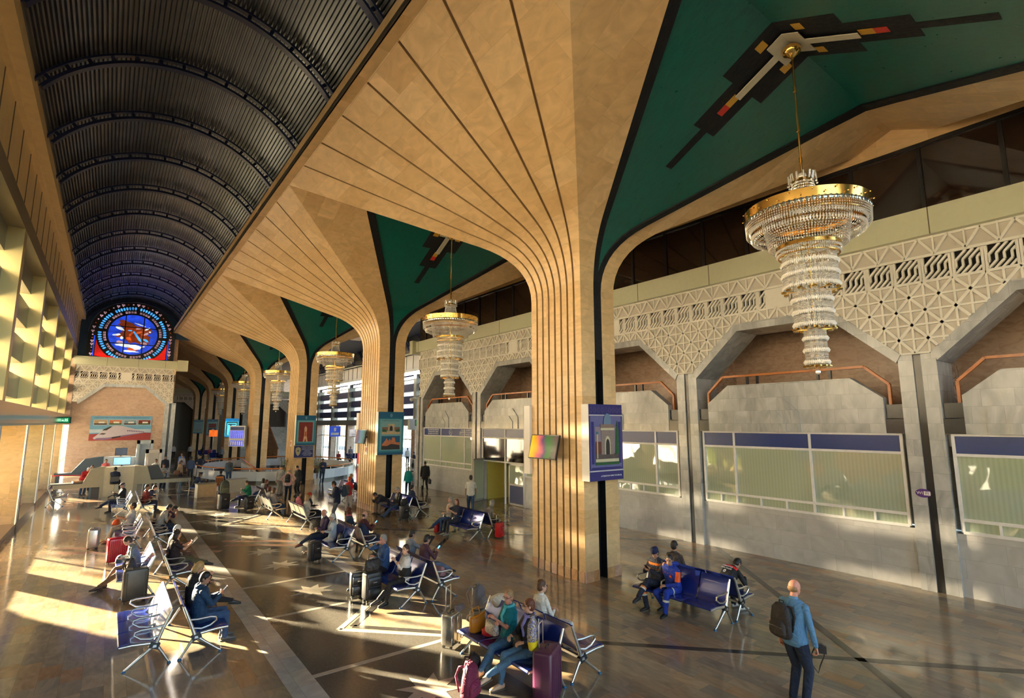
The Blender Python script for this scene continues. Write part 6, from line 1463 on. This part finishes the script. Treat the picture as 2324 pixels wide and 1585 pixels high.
poly('train_cab_window',[(-1.32,.84),(-1.0,.86),(-.62,1.18),(-.8,1.18),(-1.2,.95)],y-.012,DRK,r); poly('train_lamp',[(-1.5,.52),(-1.15,.50),(-1.0,.60),(-1.3,.62)],y-.012,DRK,r); poly('train_skirt',[(-1.78,.10),(-1.2,.04),(-.75,.12),(.2,.32),(1.7,.62),(1.7,.66),(.1,.42),(-.9,.24),(-1.6,.22)],y-.012,mat('train_lilac',(.25,.15,.30),.4),r); poly('train_bogie',[(-.6,.14),(0,.27),(.0,.38),(-.6,.26)],y-.016,DRK,r)
for i in range(10): plane('train_window',.42+.125*i,.50+.125*i,.78-.012*i,.86-.014*i,y-.012,INDI,r,.004)
for i,m in enumerate((SAND,ORG,PALEB,REDP)): plane('photo_frame',-1.93+1.02*i,-.99+1.02*i,1.30,1.76,y-.004,WB,r); plane('small_photo',-1.90+1.02*i,-1.02+1.02*i,1.33,1.73,y-.010,m,r); plane('photo_ground',-1.90+1.02*i,-1.02+1.02*i,1.33,1.45,y-.014,GRN if i%2 else DRK,r); plane('photo_building',-1.6+1.02*i,-1.2+1.02*i,1.45,1.60,y-.016,WB,r)
text("O'ZBEKISTON TEMIR YO'LLARI -DOIMO MUVAFFAQIYAT BILAN XIZMATINGIZDA!",'poster_lettering',.105,mat('navy_lettering',(.02,.05,.2),.5),r,(0,y-.006,1.93))
# small stands in front of the left wall piers
for (yy,zz,lab,c) in ((37.3,2.2,'tall pale cabinet with a dark screen against the left wall',(.62,.52,.38)),(30.3,1.9,'narrow dark display panel in the nearest left wall recess',(.10,.09,.09))):
    r = empty('display_cabinet', (-3.0,yy,.02), 0, lab, 'cabinet'); b = MB(); b.box(-.3,.3,-.4,.4,0,zz); b.build('cabinet_body', mat('cabinet_%d'%int(zz*10),c,.5), r)
    b = MB(); b.box(.3,.31,-.32,.32,zz-.62,zz-.1); b.build('dark_screen', GLASSD, r); b = MB(); b.box(.3,.308,-.32,.32,zz-1.3,zz-.7); b.build('advert', mat('pink_advert',(.5,.15,.18),.5,var=.5), r)
# ================================================ SECURITY POINT
KH = mat('khaki_steel',(.30,.27,.19),.4,.2); KHL = mat('cream_steel',(.55,.50,.38),.4,.1); BG = mat('blue_grey_steel',(.05,.09,.13),.4,.2); WBL = mat('white_blue_panel',(.55,.62,.70),.35)
r = empty('baggage_scanner', (0,39.2,0), 0, 'khaki baggage X-ray scanner with roller table across the hall end', 'scanner')
r.scale = (1,1,1.43)
b = MB(); b.box(.0,1.5,-.45,.55,0,1.18); b.build('scanner_body', KHL, r); b = MB(); b.box(-.12,.0,-.5,.55,0,1.2); b.build('body_side', KH, r); b = MB(); b.box(1.42,1.62,-.5,.55,0,1.2); b.build('body_side', KH, r)
for nm,pts in (('left_hood',[(-.95,.55),(-.62,1.12),(-.08,1.2),(-.08,.52)]),('right_hood',[(1.55,.55),(1.55,1.2),(2.05,1.15),(2.3,.55)])): b = MB(); b.prism(pts, lambda u,v,w_:(u,w_,v), -.42,.5); b.build(nm, KH, r)
b = MB(); b.prism([(2.05,1.15),(2.62,1.18),(3.0,.6),(2.3,.55)], lambda u,v,w_:(u,w_,v), -.1,.6); b.build('black_curtain_hood', BLACKP, r)
b = MB(); b.box(-2.35,0,-.4,.5,.42,.58); b.build('roller_table', KH, r); b = MB(); b.box(1.5,4.35,-.4,.5,.45,.60); b.build('roller_table', KH, r)
b = MB(); b.box(-2.33,0,-.3,.4,.58,.61); b.box(1.6,4.3,-.3,.4,.6,.62); b.build('belt', BLACKP, r)
for x in (-2.1,-.55,2.0,3.8):
    b = MB(); b.box(x-.06,x+.06,-.3,-.2,0,.45); b.box(x-.06,x+.06,.3,.4,0,.45); b.build('support_leg', BG, r)
b = MB(); b.box(-.5,-.14,-.4,.4,0,.4); b.build('control_box', BLACKP, r)
def monitor(x,y,z,w_,h_,lab,c=(.25,.55,.8)):
    r = empty('monitor', (x,y,z), 0, lab, 'monitor'); b = MB(); b.box(-w_/2,w_/2,-.02,.02,.08,.08+h_); b.box(-.03,.03,-.01,.03,0,.1); b.box(-.1,.1,-.07,.07,0,.015); b.build('monitor_body', BLACKP, r); plane('lit_screen',-w_/2+.02,w_/2-.02,.1,.06+h_,-.021,glow('lit_monitor_%d'%int(x*10+50),c,.9),r)
monitor(.80,39.4,1.69,.85,.45,'wide monitor with a pale blue picture on top of the khaki scanner')
r = empty('scanner_tray', (-1.1,39.2,.875), .2, 'shallow orange-brown tray on the roller table', 'tray'); b = MB(); b.box(-.28,.28,-.2,.2,0,.02); [b.box(*q,0,.09) for q in ((-.28,.28,-.2,-.18),(-.28,.28,.18,.2),(-.28,-.26,-.2,.2),(.26,.28,-.2,.2))]; b.build('tray_body', mat('brown_tray',(.45,.25,.12),.5), r)
def bottle(x,y,z,lab): r = empty('water_bottle',(x,y,z),0,lab,'bottle'); b = MB(); b.lathe([(0,0),(.035,0),(.035,.16),(.015,.21),(.015,.24),(0,.24)],12); b.build('bottle_body',mat('bottle_clear',(.5,.6,.7),.1),r,smooth='all'); b = MB(); b.lathe([(.036,.05),(.036,.13)],12); b.build('blue_label',BLUEB,r); b = MB(); b.lathe([(0,.27),(.018,.27),(.018,.24)],10); b.build('bottle_cap',WB,r)
bottle(-.35,38.95,.83,'water bottle left of the seated guard on the roller table'); bottle(1.72,38.9,.86,'water bottle right of the seated guard beside the hood')
r = empty('paper_cup',(-.52,38.95,.83),0,'small paper cup beside the left water bottle','cup'); b = MB(); b.lathe([(0,0),(.03,0),(.04,.11),(.035,.11)],12); b.build('cup_body',mat('cup_paper',(.7,.5,.4),.6),r)
r = empty('swivel_stool', (.52,38.32,0), 0, 'black swivel stool under the seated guard', 'stool'); r.scale = (1,1,1.37)
b = MB(); b.lathe([(0,.56),(.2,.56),(.21,.60),(.0,.615)],20); b.build('stool_seat',BLACKP,r,smooth=30); b = MB(); b.tube([(0,0,.1),(0,0,.56)],.025,8); b.tube([(.2*cos(a),.2*sin(a),.25) for a in [i*pi/8 for i in range(16)]],.01,5,closed=True); b.build('stool_post',STEEL,r)
for i in range(5): b = MB(); b.tube([(0,0,.12),(.28*cos(i*1.257),.28*sin(i*1.257),.03)],.014,6); b.build('stool_leg',BLACKP,r)
b = MB(); b.tube([(-.2,-.18,.6),(-.2,-.24,.9),(.2,-.24,.9),(.2,-.18,.6)],.012,6); b.box(-.19,.19,-.25,-.23,.68,.88); b.build('backrest',BLACKP,r)
r = empty('baggage_scanner', (.2,50,0), 0, 'blue-grey baggage scanner behind, near the end wall', 'scanner')
b = MB(); b.box(-.3,2.1,-.6,.6,.1,1.75); b.build('scanner_body', WBL, r); b = MB(); b.prism([(-2.1,.7),(-1.4,1.65),(-.3,1.8),(-.3,.6)], lambda u,v,w_:(u,w_,v), -.5,.5); b.build('sloping_hood', BG, r); b = MB(); b.box(-3.0,-1.4,-.5,.5,.55,.7); b.box(-2.9,-2.7,-.4,.4,0,.55); b.build('roller_table', BG, r)
monitor(.9,50,1.75,.75,.55,'old dark monitor on the blue-grey scanner',(.02,.03,.05))
for i,(x,yy,w_,z1,c,lab) in enumerate(((2.3,49,1.0,2.95,(.50,.60,.70),'tall white walk-through metal detector'),(2.75,46.5,.95,2.35,(.66,.62,.58),'wide cream metal detector panel in front of the tall one'))):
    r = empty('metal_detector',(x,yy,0),0,lab,'detector'); m_ = mat('detector_%d'%i,c,.4)
    for nm,a,e in (('left_panel',-w_/2,-w_/2+.16),('right_panel',w_/2-.16,w_/2)): b = MB(); b.box(a,e,-.35,.35,0,z1); b.build(nm,m_,r)
    b = MB(); b.box(-w_/2,w_/2,-.35,.35,z1-.25,z1); b.build('header',m_,r); b = MB(); b.box(-w_/2+.16,w_/2-.16,.2,.33,.05,z1-.25); b.build('rear_panel',m_,r)
b = MB(); b.tube([(-2.6,44.2,.95),(-1.2,44.1,.92),(.6,44.0,.95)],.03,5); o = b.build('belt_barrier', mat('red_belt',(.75,.05,.07),.5)); tag(o,'red belt barrier tape stretched behind the scanner','barrier')
for x in (-2.6,.6): b = MB(); b.lathe([(0,0),(.17,0),(.17,.02),(.03,.04),(.03,1.0),(0,1.02)],14,(x,44.05+(.15 if x<0 else -.05),0)); tag(b.build('barrier_post',STEEL,smooth=30),'steel post at the %s end of the red belt' % ('left' if x<0 else 'right'),'post')
# desks and chairs
def desk(x,y,rz,w_,lab,front,top_):
    r = empty('desk',(x,y,0),rz,lab,'desk'); b = MB(); b.box(-w_/2-.03,w_/2+.03,-.33,.33,.74,.78); b.build('desk_top',top_,r); b = MB(); b.box(-w_/2,w_/2,-.30,-.27,.02,.74); b.build('front_panel',front,r)
    for s_ in (-1,1): b = MB(); b.box(*sorted((s_*w_/2,s_*(w_/2-.04))),-.30,.30,0,.74); b.build('side_panel',KHL,r)
desk(4.75,35.5,.12,.95,'pale wooden desk in front of the writing officer',WOODL,KH); desk(6.6,37.4,.1,1.2,'grey-topped desk beside the orange wooden chair',KHL,mat('grey_desk_top',(.35,.35,.36),.4))
def chair(x,y,rz,lab,fm,sm,slats):
    r = empty('chair',(x,y,0),rz,lab,'chair'); b = MB(); b.box(-.22,.22,-.22,.24,.42,.46); b.build('seat',sm,r,smooth=30)
    for sx in (-1,1):
        b = MB(); b.tube([(sx*.2,.22,0),(sx*.2,.2,.43)],.02,6); b.build('leg',fm,r); b = MB(); b.tube([(sx*.2,-.24,0),(sx*.2,-.2,.45),(sx*.2,-.27,.98)],.02,6); b.build('leg',fm,r)
    if slats:
        for i in range(5): b = MB(); b.bar((-.13+.065*i,-.23,.5),(-.13+.065*i,-.265,.92),.035,.012,up=(0,1,0)); b.build('back_slat',fm,r)
        b = MB(); b.bar((-.2,-.27,.95),(.2,-.27,.95),.02,.08); b.build('top_rail',fm,r)
    else: b = MB(); b.loft([((0,-.22,.55),(.19,0,0),(0,.02,0)),((0,-.27,.78),(.2,0,0),(0,.025,0)),((0,-.28,.92),(.15,0,0),(0,.02,0))],14,pw=3); b.build('backrest',sm,r,smooth='all')
chair(5.75,37.25,radians(-20),'orange-brown wooden slat-back chair under the officer with his back turned',WOOD,WOOD,True)
chair(4.30,36.9,radians(-95),'blue office chair under the writing officer',mat('chair_tube',(.5,.4,.3),.4,.4),SEATB,False)
# ================================================ BALUSTRADE, PLANTS, STAIRS
r = empty('balustrade', (11.6,48.2,0), 0, 'curved white marble parapet with wooden rails round the stairwell', 'balustrade')
EX, EY = 6.0, 8.0
def ell(a, k=1.0): return (EX*k*cos(a), EY*k*sin(a))
b = MB(); p = MB(); rl = MB(); n_ = 60
for i in range(n_):
    a, a2 = 2*pi*i/n_, 2*pi*(i+1)/n_
    for B_,z0,z1,k0,k1 in ((b,.16,.80,.975,1.0),(p,0,.16,.97,.99)):
        q = [ell(a,k0),ell(a2,k0),ell(a2,k1),ell(a,k1)]
        B_.add([(x,y_,z0) for x,y_ in q]+[(x,y_,z1) for x,y_ in q],[(0,3,2,1),(4,5,6,7),(0,1,5,4),(1,2,6,5),(2,3,7,6),(3,0,4,7)])
b.build('marble_parapet', mat('white_marble_parapet',(.55,.58,.62),.15,var=.1,scale=1), r); p.build('dark_plinth', GRAN, r)
rl.tube([(*ell(2*pi*i/60,.985),1.0) for i in range(60)],.05,8,closed=True); rl.build('wooden_rail', WOOD, r, smooth='all')
for i in range(26): a = 2*pi*i/26; b = MB(); b.tube([(*ell(a,.985),.8),(*ell(a,.985),.98)],.022,6); b.build('rail_post', STEEL, r)
for s_ in (-1,1):
    b = MB(); b.prism([(-4.5,.05),(2.5,.05),(2.5,.9),(-4.5,.35)], lambda u,v,w_:(s_*2.2+w_,u,v), -.08,.08); b.build('ramp_parapet', MATS['white_marble_parapet'], r); b = MB(); b.tube([(s_*2.2,-4.5,.60),(s_*2.2,2.5,1.15)],.05,8); b.build('ramp_rail', WOOD, r)
random.seed(11)
def plant(x,y,h,lab):
    r = empty('potted_plant',(x,y,0),0,lab,'plant'); b = MB(); b.lathe([(0,0),(.16,0),(.22,.38),(.20,.38),(.17,.34),(0,.34)],16); b.build('pot',mat('white_pot',(.6,.6,.58),.4),r,smooth=30)
    b = MB(); l_ = MB()
    for i in range(7):
        a = i*.9; t = Vector((.25*cos(a),.25*sin(a),h*random.uniform(.75,1))); b.tube([(0,0,.3),t*.5+Vector((0,0,.15)),t],.012,5)
        for k in range(16):
            s_ = Vector((0,0,.3)).lerp(t, .35+.65*k/16); d = Vector((random.uniform(-1,1),random.uniform(-1,1),random.uniform(-.2,.6))).normalized(); w_ = d.cross(Vector((0,0,1))).normalized()*.022; L = random.uniform(.2,.36)
            l_.add([s_,s_+d*L*.5+w_,s_+d*L-Vector((0,0,.08)),s_+d*L*.5-w_],[(0,1,2,3)])
    b.build('stem',BARK,r); l_.build('leaves',mat('plant_leaf',(.10,.22,.05),.5,var=.4),r)
plant(9.85,39.0,2.1,'potted plant left of the third column'); plant(11.9,38.2,2.2,'potted plant under the shield notice on the third column'); plant(16.4,41.4,2.0,'potted plant at the right end of the balustrade, left of the second column')
r = empty('staircase', (17.5,72,0), 0, 'grey staircase rising behind the fourth column', 'staircase'); b = MB()
for i in range(22): b.box(0,3.2,i*.32-.0,i*.32+.32,0,.17*(i+1))
b.build('steps', MARBLE, r)
for x in (-.1,3.3): b = MB(); b.prism([(0,0),(7.04,0),(7.04,4.7),(0,.95)], lambda u,v,w_:(x+w_,u,v), -.08,.08); b.build('stair_parapet', TRAVW, r); b = MB(); b.tube([(x,0,1.02),(x,7.04,4.78)],.05,6); b.build('stair_rail', WOOD, r)
r = empty('podium',(22.3,43.2,0),0,'tall white podium counter by the bright doorway','podium'); b = MB(); b.box(-.5,.5,-.6,.6,0,1.05); b.build('podium_body',WBL,r); b = MB(); b.box(-.55,.55,-.65,.65,1.05,1.1); b.build('podium_top',WB,r)
for i,(x,y_,z_,w_,h_,c,lab,tx) in enumerate(((21.1,62,2.7,1.3,1.2,(.01,.04,.35),'blue sign with white marks over the far crowd',1),(20.6,54,2.9,1.4,.7,(.45,.42,.42),'grey sign with a red block over the far crowd',1),(20.3,52,.2,.45,2.3,(.55,.02,.03),'tall red banner stand at the right of the far crowd',None),(10.4,75,2.6,.9,.8,(.9,.15,.01),'small glowing orange sign in the far hall',None))):
    r = empty('hall_sign',(x,y_,z_),0,lab,'sign'); b = MB(); b.box(-w_/2,w_/2,-.05,.05,0,h_); b.build('sign_panel', glow('lit_far_sign_%d'%i,c,.6), r)
    if tx: plane('sign_mark',-w_*.35,w_*.35,h_*.15,h_*.38,-.052,WH,r); plane('sign_symbol',-w_*.1,w_*.1,h_*.5,h_*.85,-.052,WH,r)
    b = MB(); b.tube([(0,0,0),(0,0,-z_)],.03,5); b.build('sign_post',STEEL,r)
for i,(x,y_) in enumerate(((21,56),(23.5,54.5),(9.2,66.5),(9.0,74.5))): bench('F%d'%i,x,y_,3,'L',['beam bench at the left of the far crowd','beam bench under the white headscarf in the far crowd','blue bench with silver frame beyond the long balustrade','dark bench in the dim far hall'][i],None,radians(90))
# ================================================ LUGGAGE
WHEEL = mat('black_wheel',(.02,.02,.02),.5)
def suitcase(label, x, y, az, w, d, h, col, kind='hard', handle=0.0, z=0, rough=.35, metal=0, ribs=7, handcol=None):
    """x: width, y: depth; front faces -y locally"""
    r = empty('suitcase',(x,y,z),-radians(az),label,'suitcase'); m = mat('case_%d_%d_%d'%tuple(int(c*99) for c in col), col, rough, metal, var=.15, scale=12, bump=.15 if kind!='hard' else 0)
    z0 = .05; R = .045
    def rr(zz, k): return ((0,0,zz),(w/2*k,0,0),(0,d/2*k,0))
    b = MB(); b.loft([rr(z0,.86),rr(z0+.015,.95),rr(z0+R,1),rr(z0+(h-z0)*.5,1),rr(h-R,1),rr(h-.015,.95),rr(h,.86)],28,pw=7); b.build('shell',m,r,smooth=40)
    if kind == 'hard':
        for s_ in (-1,1):
            for i in range(ribs):
                xx = -w*.36+w*.72*i/(ribs-1); b = MB(); yy = s_*(d/2+.002); b.loft([((xx,yy,z0+.07),(.012,0,0),(0,.008,0)),((xx,yy,h-.07),(.012,0,0),(0,.008,0))],8); b.build('shell_rib',m,r)
        b = MB(); b.loft([rr(z0+.06,1.0)]*1+[((0,0,z0+.05),(w/2*1.005,0,0),(0,.006,0)),((0,0,h-.05),(w/2*1.005,0,0),(0,.006,0))],12,pw=6); b.build('zip_seam',BLACKP,r)
    else:
        for (za,zb,k) in ((.12,.48,.40),(.54,.86,.40)):
            b = MB(); b.loft([((0,-d/2,h*za),(w*k*.9,0,0),(0,.02,0)),((0,-d/2-.012,h*(za+.04)),(w*k,0,0),(0,.025,0)),((0,-d/2-.012,h*(zb-.04)),(w*k,0,0),(0,.025,0)),((0,-d/2,h*zb),(w*k*.9,0,0),(0,.02,0))],16,pw=6); b.build('front_pocket',m,r,smooth=40)
        b = MB(); b.box(-.05,.05,-d/2-.042,-d/2-.036,h*.66,h*.70); b.build('badge',STEEL,r)
    for sx in (-1,1):
        for sy in (-1,1): b = MB(); b.lathe([(0,-.012),(.026,-.012),(.026,.012),(0,.012)],12); [None]; o = b.build('wheel',WHEEL,r,loc=(sx*(w/2-.05),sy*(d/2-.05),.026)); o.rotation_euler = (0,pi/2,0)
    b = MB(); b.tube([(-.07,0,h-.005),(-.065,0,h+.025),(.065,0,h+.025),(.07,0,h-.005)],.010,6); b.build('carry_handle',BLACKP,r,smooth='all')
    if handle: b = MB(); b.tube([(-.09,d*.32,h-.01),(-.09,d*.32,h+handle-.02),(-.075,d*.32,h+handle),(.075,d*.32,h+handle),(.09,d*.32,h+handle-.02),(.09,d*.32,h-.01)],.010,7); b.build('trolley_handle',mat('trolley_tube',handcol,.3,.5) if handcol else STEEL,r,smooth='all')
    return r
def softbag(label, x, y, z, rings, col, az=0, m=None, name='handbag', cat='bag', strap=None, pw=2.6):
    r = empty(name,(x,y,z),-radians(az),label,cat); m = m or cloth('bag_%d_%d_%d'%tuple(int(c*99) for c in col), col, .55, .25)
    b = MB(); b.loft(rings,20,pw=pw); b.build('bag_body',m,r,smooth='all')
    if strap:
        for s_ in strap: b = MB(); b.tube(s_,.011,6); b.build('bag_strap',m,r,smooth='all')
    return r
def sack(w,d,h,top=.7): return [((0,0,0),(w*.42,0,0),(0,d*.42,0)),((0,0,h*.1),(w*.5,0,0),(0,d*.5,0)),((0,0,h*.55),(w*.48,0,0),(0,d*.46,0)),((0,0,h*.9),(w*.5*top,0,0),(0,d*.3,0)),((0,0,h),(w*.4*top,0,0),(0,d*.12,0))]
suitcase('large dark olive hard suitcase standing beside the sandalled reader',.82,16.0,-4,.50,.30,.76,(.06,.055,.045),ribs=2)
suitcase('red ribbed hard suitcase on the left aisle',.52,20.65,-10,.52,.32,.74,(.42,.01,.03),rough=.18,ribs=9)
suitcase('silver aluminium suitcase with a black side handle',-.09,23.4,-85,.50,.30,.66,(.62,.60,.55),rough=.3,metal=.7,ribs=9,handle=.03)
suitcase('black soft suitcase standing in front of the white-haired woman',5.36,17.1,-25,.36,.26,.60,(.018,.018,.02),'soft',.02)
suitcase('black four-wheeled suitcase beside the woman with crossed arms',5.36,12.62,-5,.42,.27,.66,(.022,.022,.024),'soft',.30)
suitcase('second black suitcase behind, near the man in the blue sweater',5.22,13.12,10,.40,.25,.58,(.03,.028,.03),'soft')
suitcase('red soft suitcase behind the bench at right of centre',11.86,16.38,-30,.36,.24,.56,(.50,.01,.015),'soft',.26)
suitcase('black suitcase under a black bag beside the second column bench',10.70,21.95,-15,.40,.27,.62,(.015,.015,.016),'soft',.1)
suitcase('large dark purple hard suitcase in the front centre, with a raised handle',5.66,6.55,-30,.52,.32,.80,(.075,.018,.05),rough=.28,ribs=5,handle=.34,handcol=(.6,.5,.5))
suitcase('crinkled silver and black cabin suitcase with a tall handle',5.56,9.22,-28,.40,.26,.62,(.50,.48,.44),rough=.2,metal=.85,ribs=3,handle=.46)
suitcase('grey suitcase behind the grey backpack at the bench end',6.25,9.35,-35,.38,.26,.50,(.28,.26,.22),'soft',.42)
suitcase('tall black suitcase carrying a green-grey backpack',4.80,29.75,-15,.50,.32,.78,(.018,.018,.018),'soft')
suitcase('black suitcase in front of the blue bench with the boy in green',5.80,28.95,-10,.40,.28,.62,(.02,.02,.022),'soft')
backpack('maroon school backpack standing on the floor at the front',(4.80,7.42,0),-25,(.16,.012,.045),.34,.50,.20,4)
backpack('black rucksack leaning behind the maroon backpack',(5.13,7.80,0),-20,(.015,.015,.016),.26,.42,.18,4)
backpack('grey backpack on top of the grey suitcase at the bench end',(6.22,9.33,.53),-30,(.14,.12,.12),.34,.44,.22,6,(.22,.20,.20))
backpack('green-grey rucksack on top of the tall black suitcase',(4.80,29.75,.80),-15,(.06,.075,.06),.42,.62,.26,3,(.09,.10,.06))
backpack('dark rucksack with a red badge on the bench beside the reader',(.72,16.75,.46),-80,(.06,.05,.045),.32,.40,.18,8)
LEA = mat('tan_leather',(.60,.24,.02),.35,var=.2,scale=25)
softbag('tan leather handbag on the seat beside the turquoise woman',5.68,8.52,.455,sack(.40,.20,.27,1.1),None,-20,LEA,strap=[[(-.1,0,.25),(-.09,.05,.38),(.09,.05,.38),(.1,0,.25)],[(-.1,-.05,.25),(-.07,-.12,.33),(.09,-.12,.33),(.1,-.05,.25)]])
o = softbag('red neck cushion between the tan bag and the turquoise woman',5.70,8.18,.46,[((0,0,0),(.06,0,0),(0,.05,0)),((0,0,.04),(.13,0,0),(0,.09,0)),((0,0,.12),(.13,0,0),(0,.09,0)),((0,0,.17),(.06,0,0),(0,.04,0))],(.60,.008,.012),name='neck_cushion',cat='cushion')
SNK = tile('snakeskin',[(.05,.045,.04),(.60,.55,.48),(.35,.3,.26),(.65,.6,.52)],w=.012,h=.010,rough=.4,vein=.9,vscale=40,joint=.001)
softbag('snakeskin patterned handbag on the lap of the turquoise woman',5.50,7.80,.66,sack(.36,.16,.20,1.0),None,-85,SNK)
softbag('black leather handbag between the two women on the front bench',5.78,7.42,.47,sack(.26,.18,.26,.8),(.03,.028,.025),-70)
softbag('cream jacket draped over the bench back',6.20,8.52,.80,[((0,0,-.02),(.13,0,0),(0,.10,0)),((.02,0,.06),(.2,0,0),(0,.12,0)),((-.03,.01,.14),(.17,0,0),(0,.10,0)),((.02,0,.19),(.08,0,0),(0,.05,0))],(.68,.60,.46),20,name='draped_jacket',cat='jacket')
DRAW = tile('patterned_drawstring',[(.02,.015,.16),(.55,.52,.6),(.03,.02,.2),(.65,.5,.02)],w=.016,h=.012,rough=.6,vein=.9,vscale=30,joint=.001)
r = softbag('yellow and violet patterned drawstring bag hanging on the purple suitcase',5.50,6.70,.70,[((0,0,0),(.02,0,0),(0,.02,0)),((0,0,.08),(.09,0,0),(0,.05,0)),((0,0,.25),(.12,0,0),(0,.08,0)),((0,0,.42),(.11,0,0),(0,.07,0)),((0,0,.5),(.05,0,0),(0,.03,0)),((0,0,.54),(.07,0,0),(0,.04,0))],None,-30,DRAW)
b = MB(); b.loft([((0,0,.06),(.09,0,0),(0,.052,0)),((0,0,.09),(.10,0,0),(0,.058,0)),((0,0,.19),(.117,0,0),(0,.077,0))],20,pw=2.6,caps=False); b.build('yellow_band',mat('yellow_cloth_band',(.75,.55,.01),.6),r,smooth='all')
b = MB(); b.tube([(.02,-.09,.5),(.0,-.10,.3),(.02,-.08,.02)],.006,5); b.build('draw_cord',WB,r)
o = softbag('grey rolled neck pillow on the silver cabin suitcase',5.66,9.10,.645,[((-.10,0,.05),(0,.04,0),(0,0,.04)),((-.08,0,.06),(0,.07,0),(0,0,.06)),((.08,0,.06),(0,.07,0),(0,0,.06)),((.10,0,.05),(0,.04,0),(0,0,.04))],(.16,.14,.15),-30,name='neck_pillow',cat='pillow')
softbag('black and white tote on the rear seat behind the sunglasses woman',6.62,7.15,.46,sack(.34,.16,.36,.9),(.55,.54,.52),80,name='tote_bag')
softbag('black leather bag on the near seat next to the white-haired woman',6.15,17.05,.46,sack(.34,.22,.30,.8),(.02,.018,.018),-80)
softbag('black handbag on top of the black suitcase by the man in the blue sweater',5.36,12.62,.69,sack(.42,.20,.26,.9),(.015,.015,.017),-5,strap=[[(-.12,0,.22),(-.1,0,.38),(.1,0,.38),(.12,0,.22)]])
softbag('black bag on the suitcase by the second column bench',10.70,21.95,.65,sack(.38,.22,.26,.8),(.015,.015,.016),-15)
softbag('red shopping bag on the floor by the bench at right of centre',10.62,18.75,0,sack(.46,.22,.34,.9),(.50,.01,.015),-30,name='shopping_bag')
softbag('dusty pink bag on the near seat behind the woman with crossed arms',6.85,12.0,.46,sack(.34,.22,.22,.8),(.40,.20,.19),70)
softbag('black holdall on the seat beside the blonde woman in cream',6.95,22.2,0,sack(.5,.3,.42,.8),(.018,.018,.018),60,name='holdall')
softbag('orange drawstring bag on the lap of the man in white',.50,24.08,.62,sack(.42,.24,.18,.8),(.75,.10,.01),-80)
softbag('navy and teal bag on the knees of the checked-shirt reader',.52,17.65,.60,sack(.30,.18,.18,.8),(.02,.05,.09),-80)
softbag('brown shoulder bag held by the girl in the beige cardigan',4.0,43.3,.72,sack(.42,.2,.30,.8),(.16,.07,.03),20)
softbag('pale carrier bag in the left hand of the man in the black suit',15.86,30.28,.36,sack(.30,.14,.42,.8),(.55,.52,.42),12,name='carrier_bag',strap=[[(-.06,0,.4),(0,0,.48),(.06,0,.4)]])
softbag('black briefcase in the right hand of the man in the black suit',16.40,30.16,.44,[((0,0,0),(.2,0,0),(0,.05,0)),((0,0,.02),(.21,0,0),(0,.055,0)),((0,0,.26),(.21,0,0),(0,.055,0)),((0,0,.28),(.18,0,0),(0,.04,0))],(.015,.015,.03),100,name='briefcase',strap=[[(-.06,0,.27),(-.05,0,.33),(.05,0,.33),(.06,0,.27)]],pw=6)
softbag('black shoulder bag of the man in navy by the balustrade',11.98,38.75,.72,sack(.34,.16,.32,.8),(.015,.018,.03),0)
b = MB()
for i in range(4): b.obox((0,0,.004+.004*i),(.17,.02*i,0),(-.02*i,.13,0),(0,0,.0018))
o = b.build('newspaper',mat('newsprint',(.60,.58,.54),.8,var=.35,scale=30),None,loc=(1.78,22.66,.462),rz=.3); tag(o,'folded newspaper on the nearest seat of the third left bench','newspaper')
# camera in the hand of the standing man
r = empty('photo_camera',(8.83,3.92,.83),radians(-60),'black camera with a long lens hanging from the hand of the man in pale blue','camera')
b = MB(); b.box(-.07,.07,-.035,.035,-.05,.05); b.box(-.03,.03,-.03,.03,.05,.075); b.build('camera_body',BLACKP,r); b = MB(); b.lathe([(.0,0),(.036,0),(.038,.06),(.034,.07),(.038,.08),(.04,.15),(.03,.152),(0,.14)],18); o = b.build('lens',mat('lens_black',(.02,.02,.022),.25),r,smooth=30,loc=(0,.03,-.01)); o.rotation_euler = (radians(-105),0,0)
b = MB(); b.tube([(-.07,0,.04),(-.12,.02,-.08),(-.13,.03,-.25),(-.05,.05,-.36),(-.02,.04,-.25),(.03,.02,-.12),(.07,0,.03)],.009,6); b.build('neck_strap',BLACKP,r)
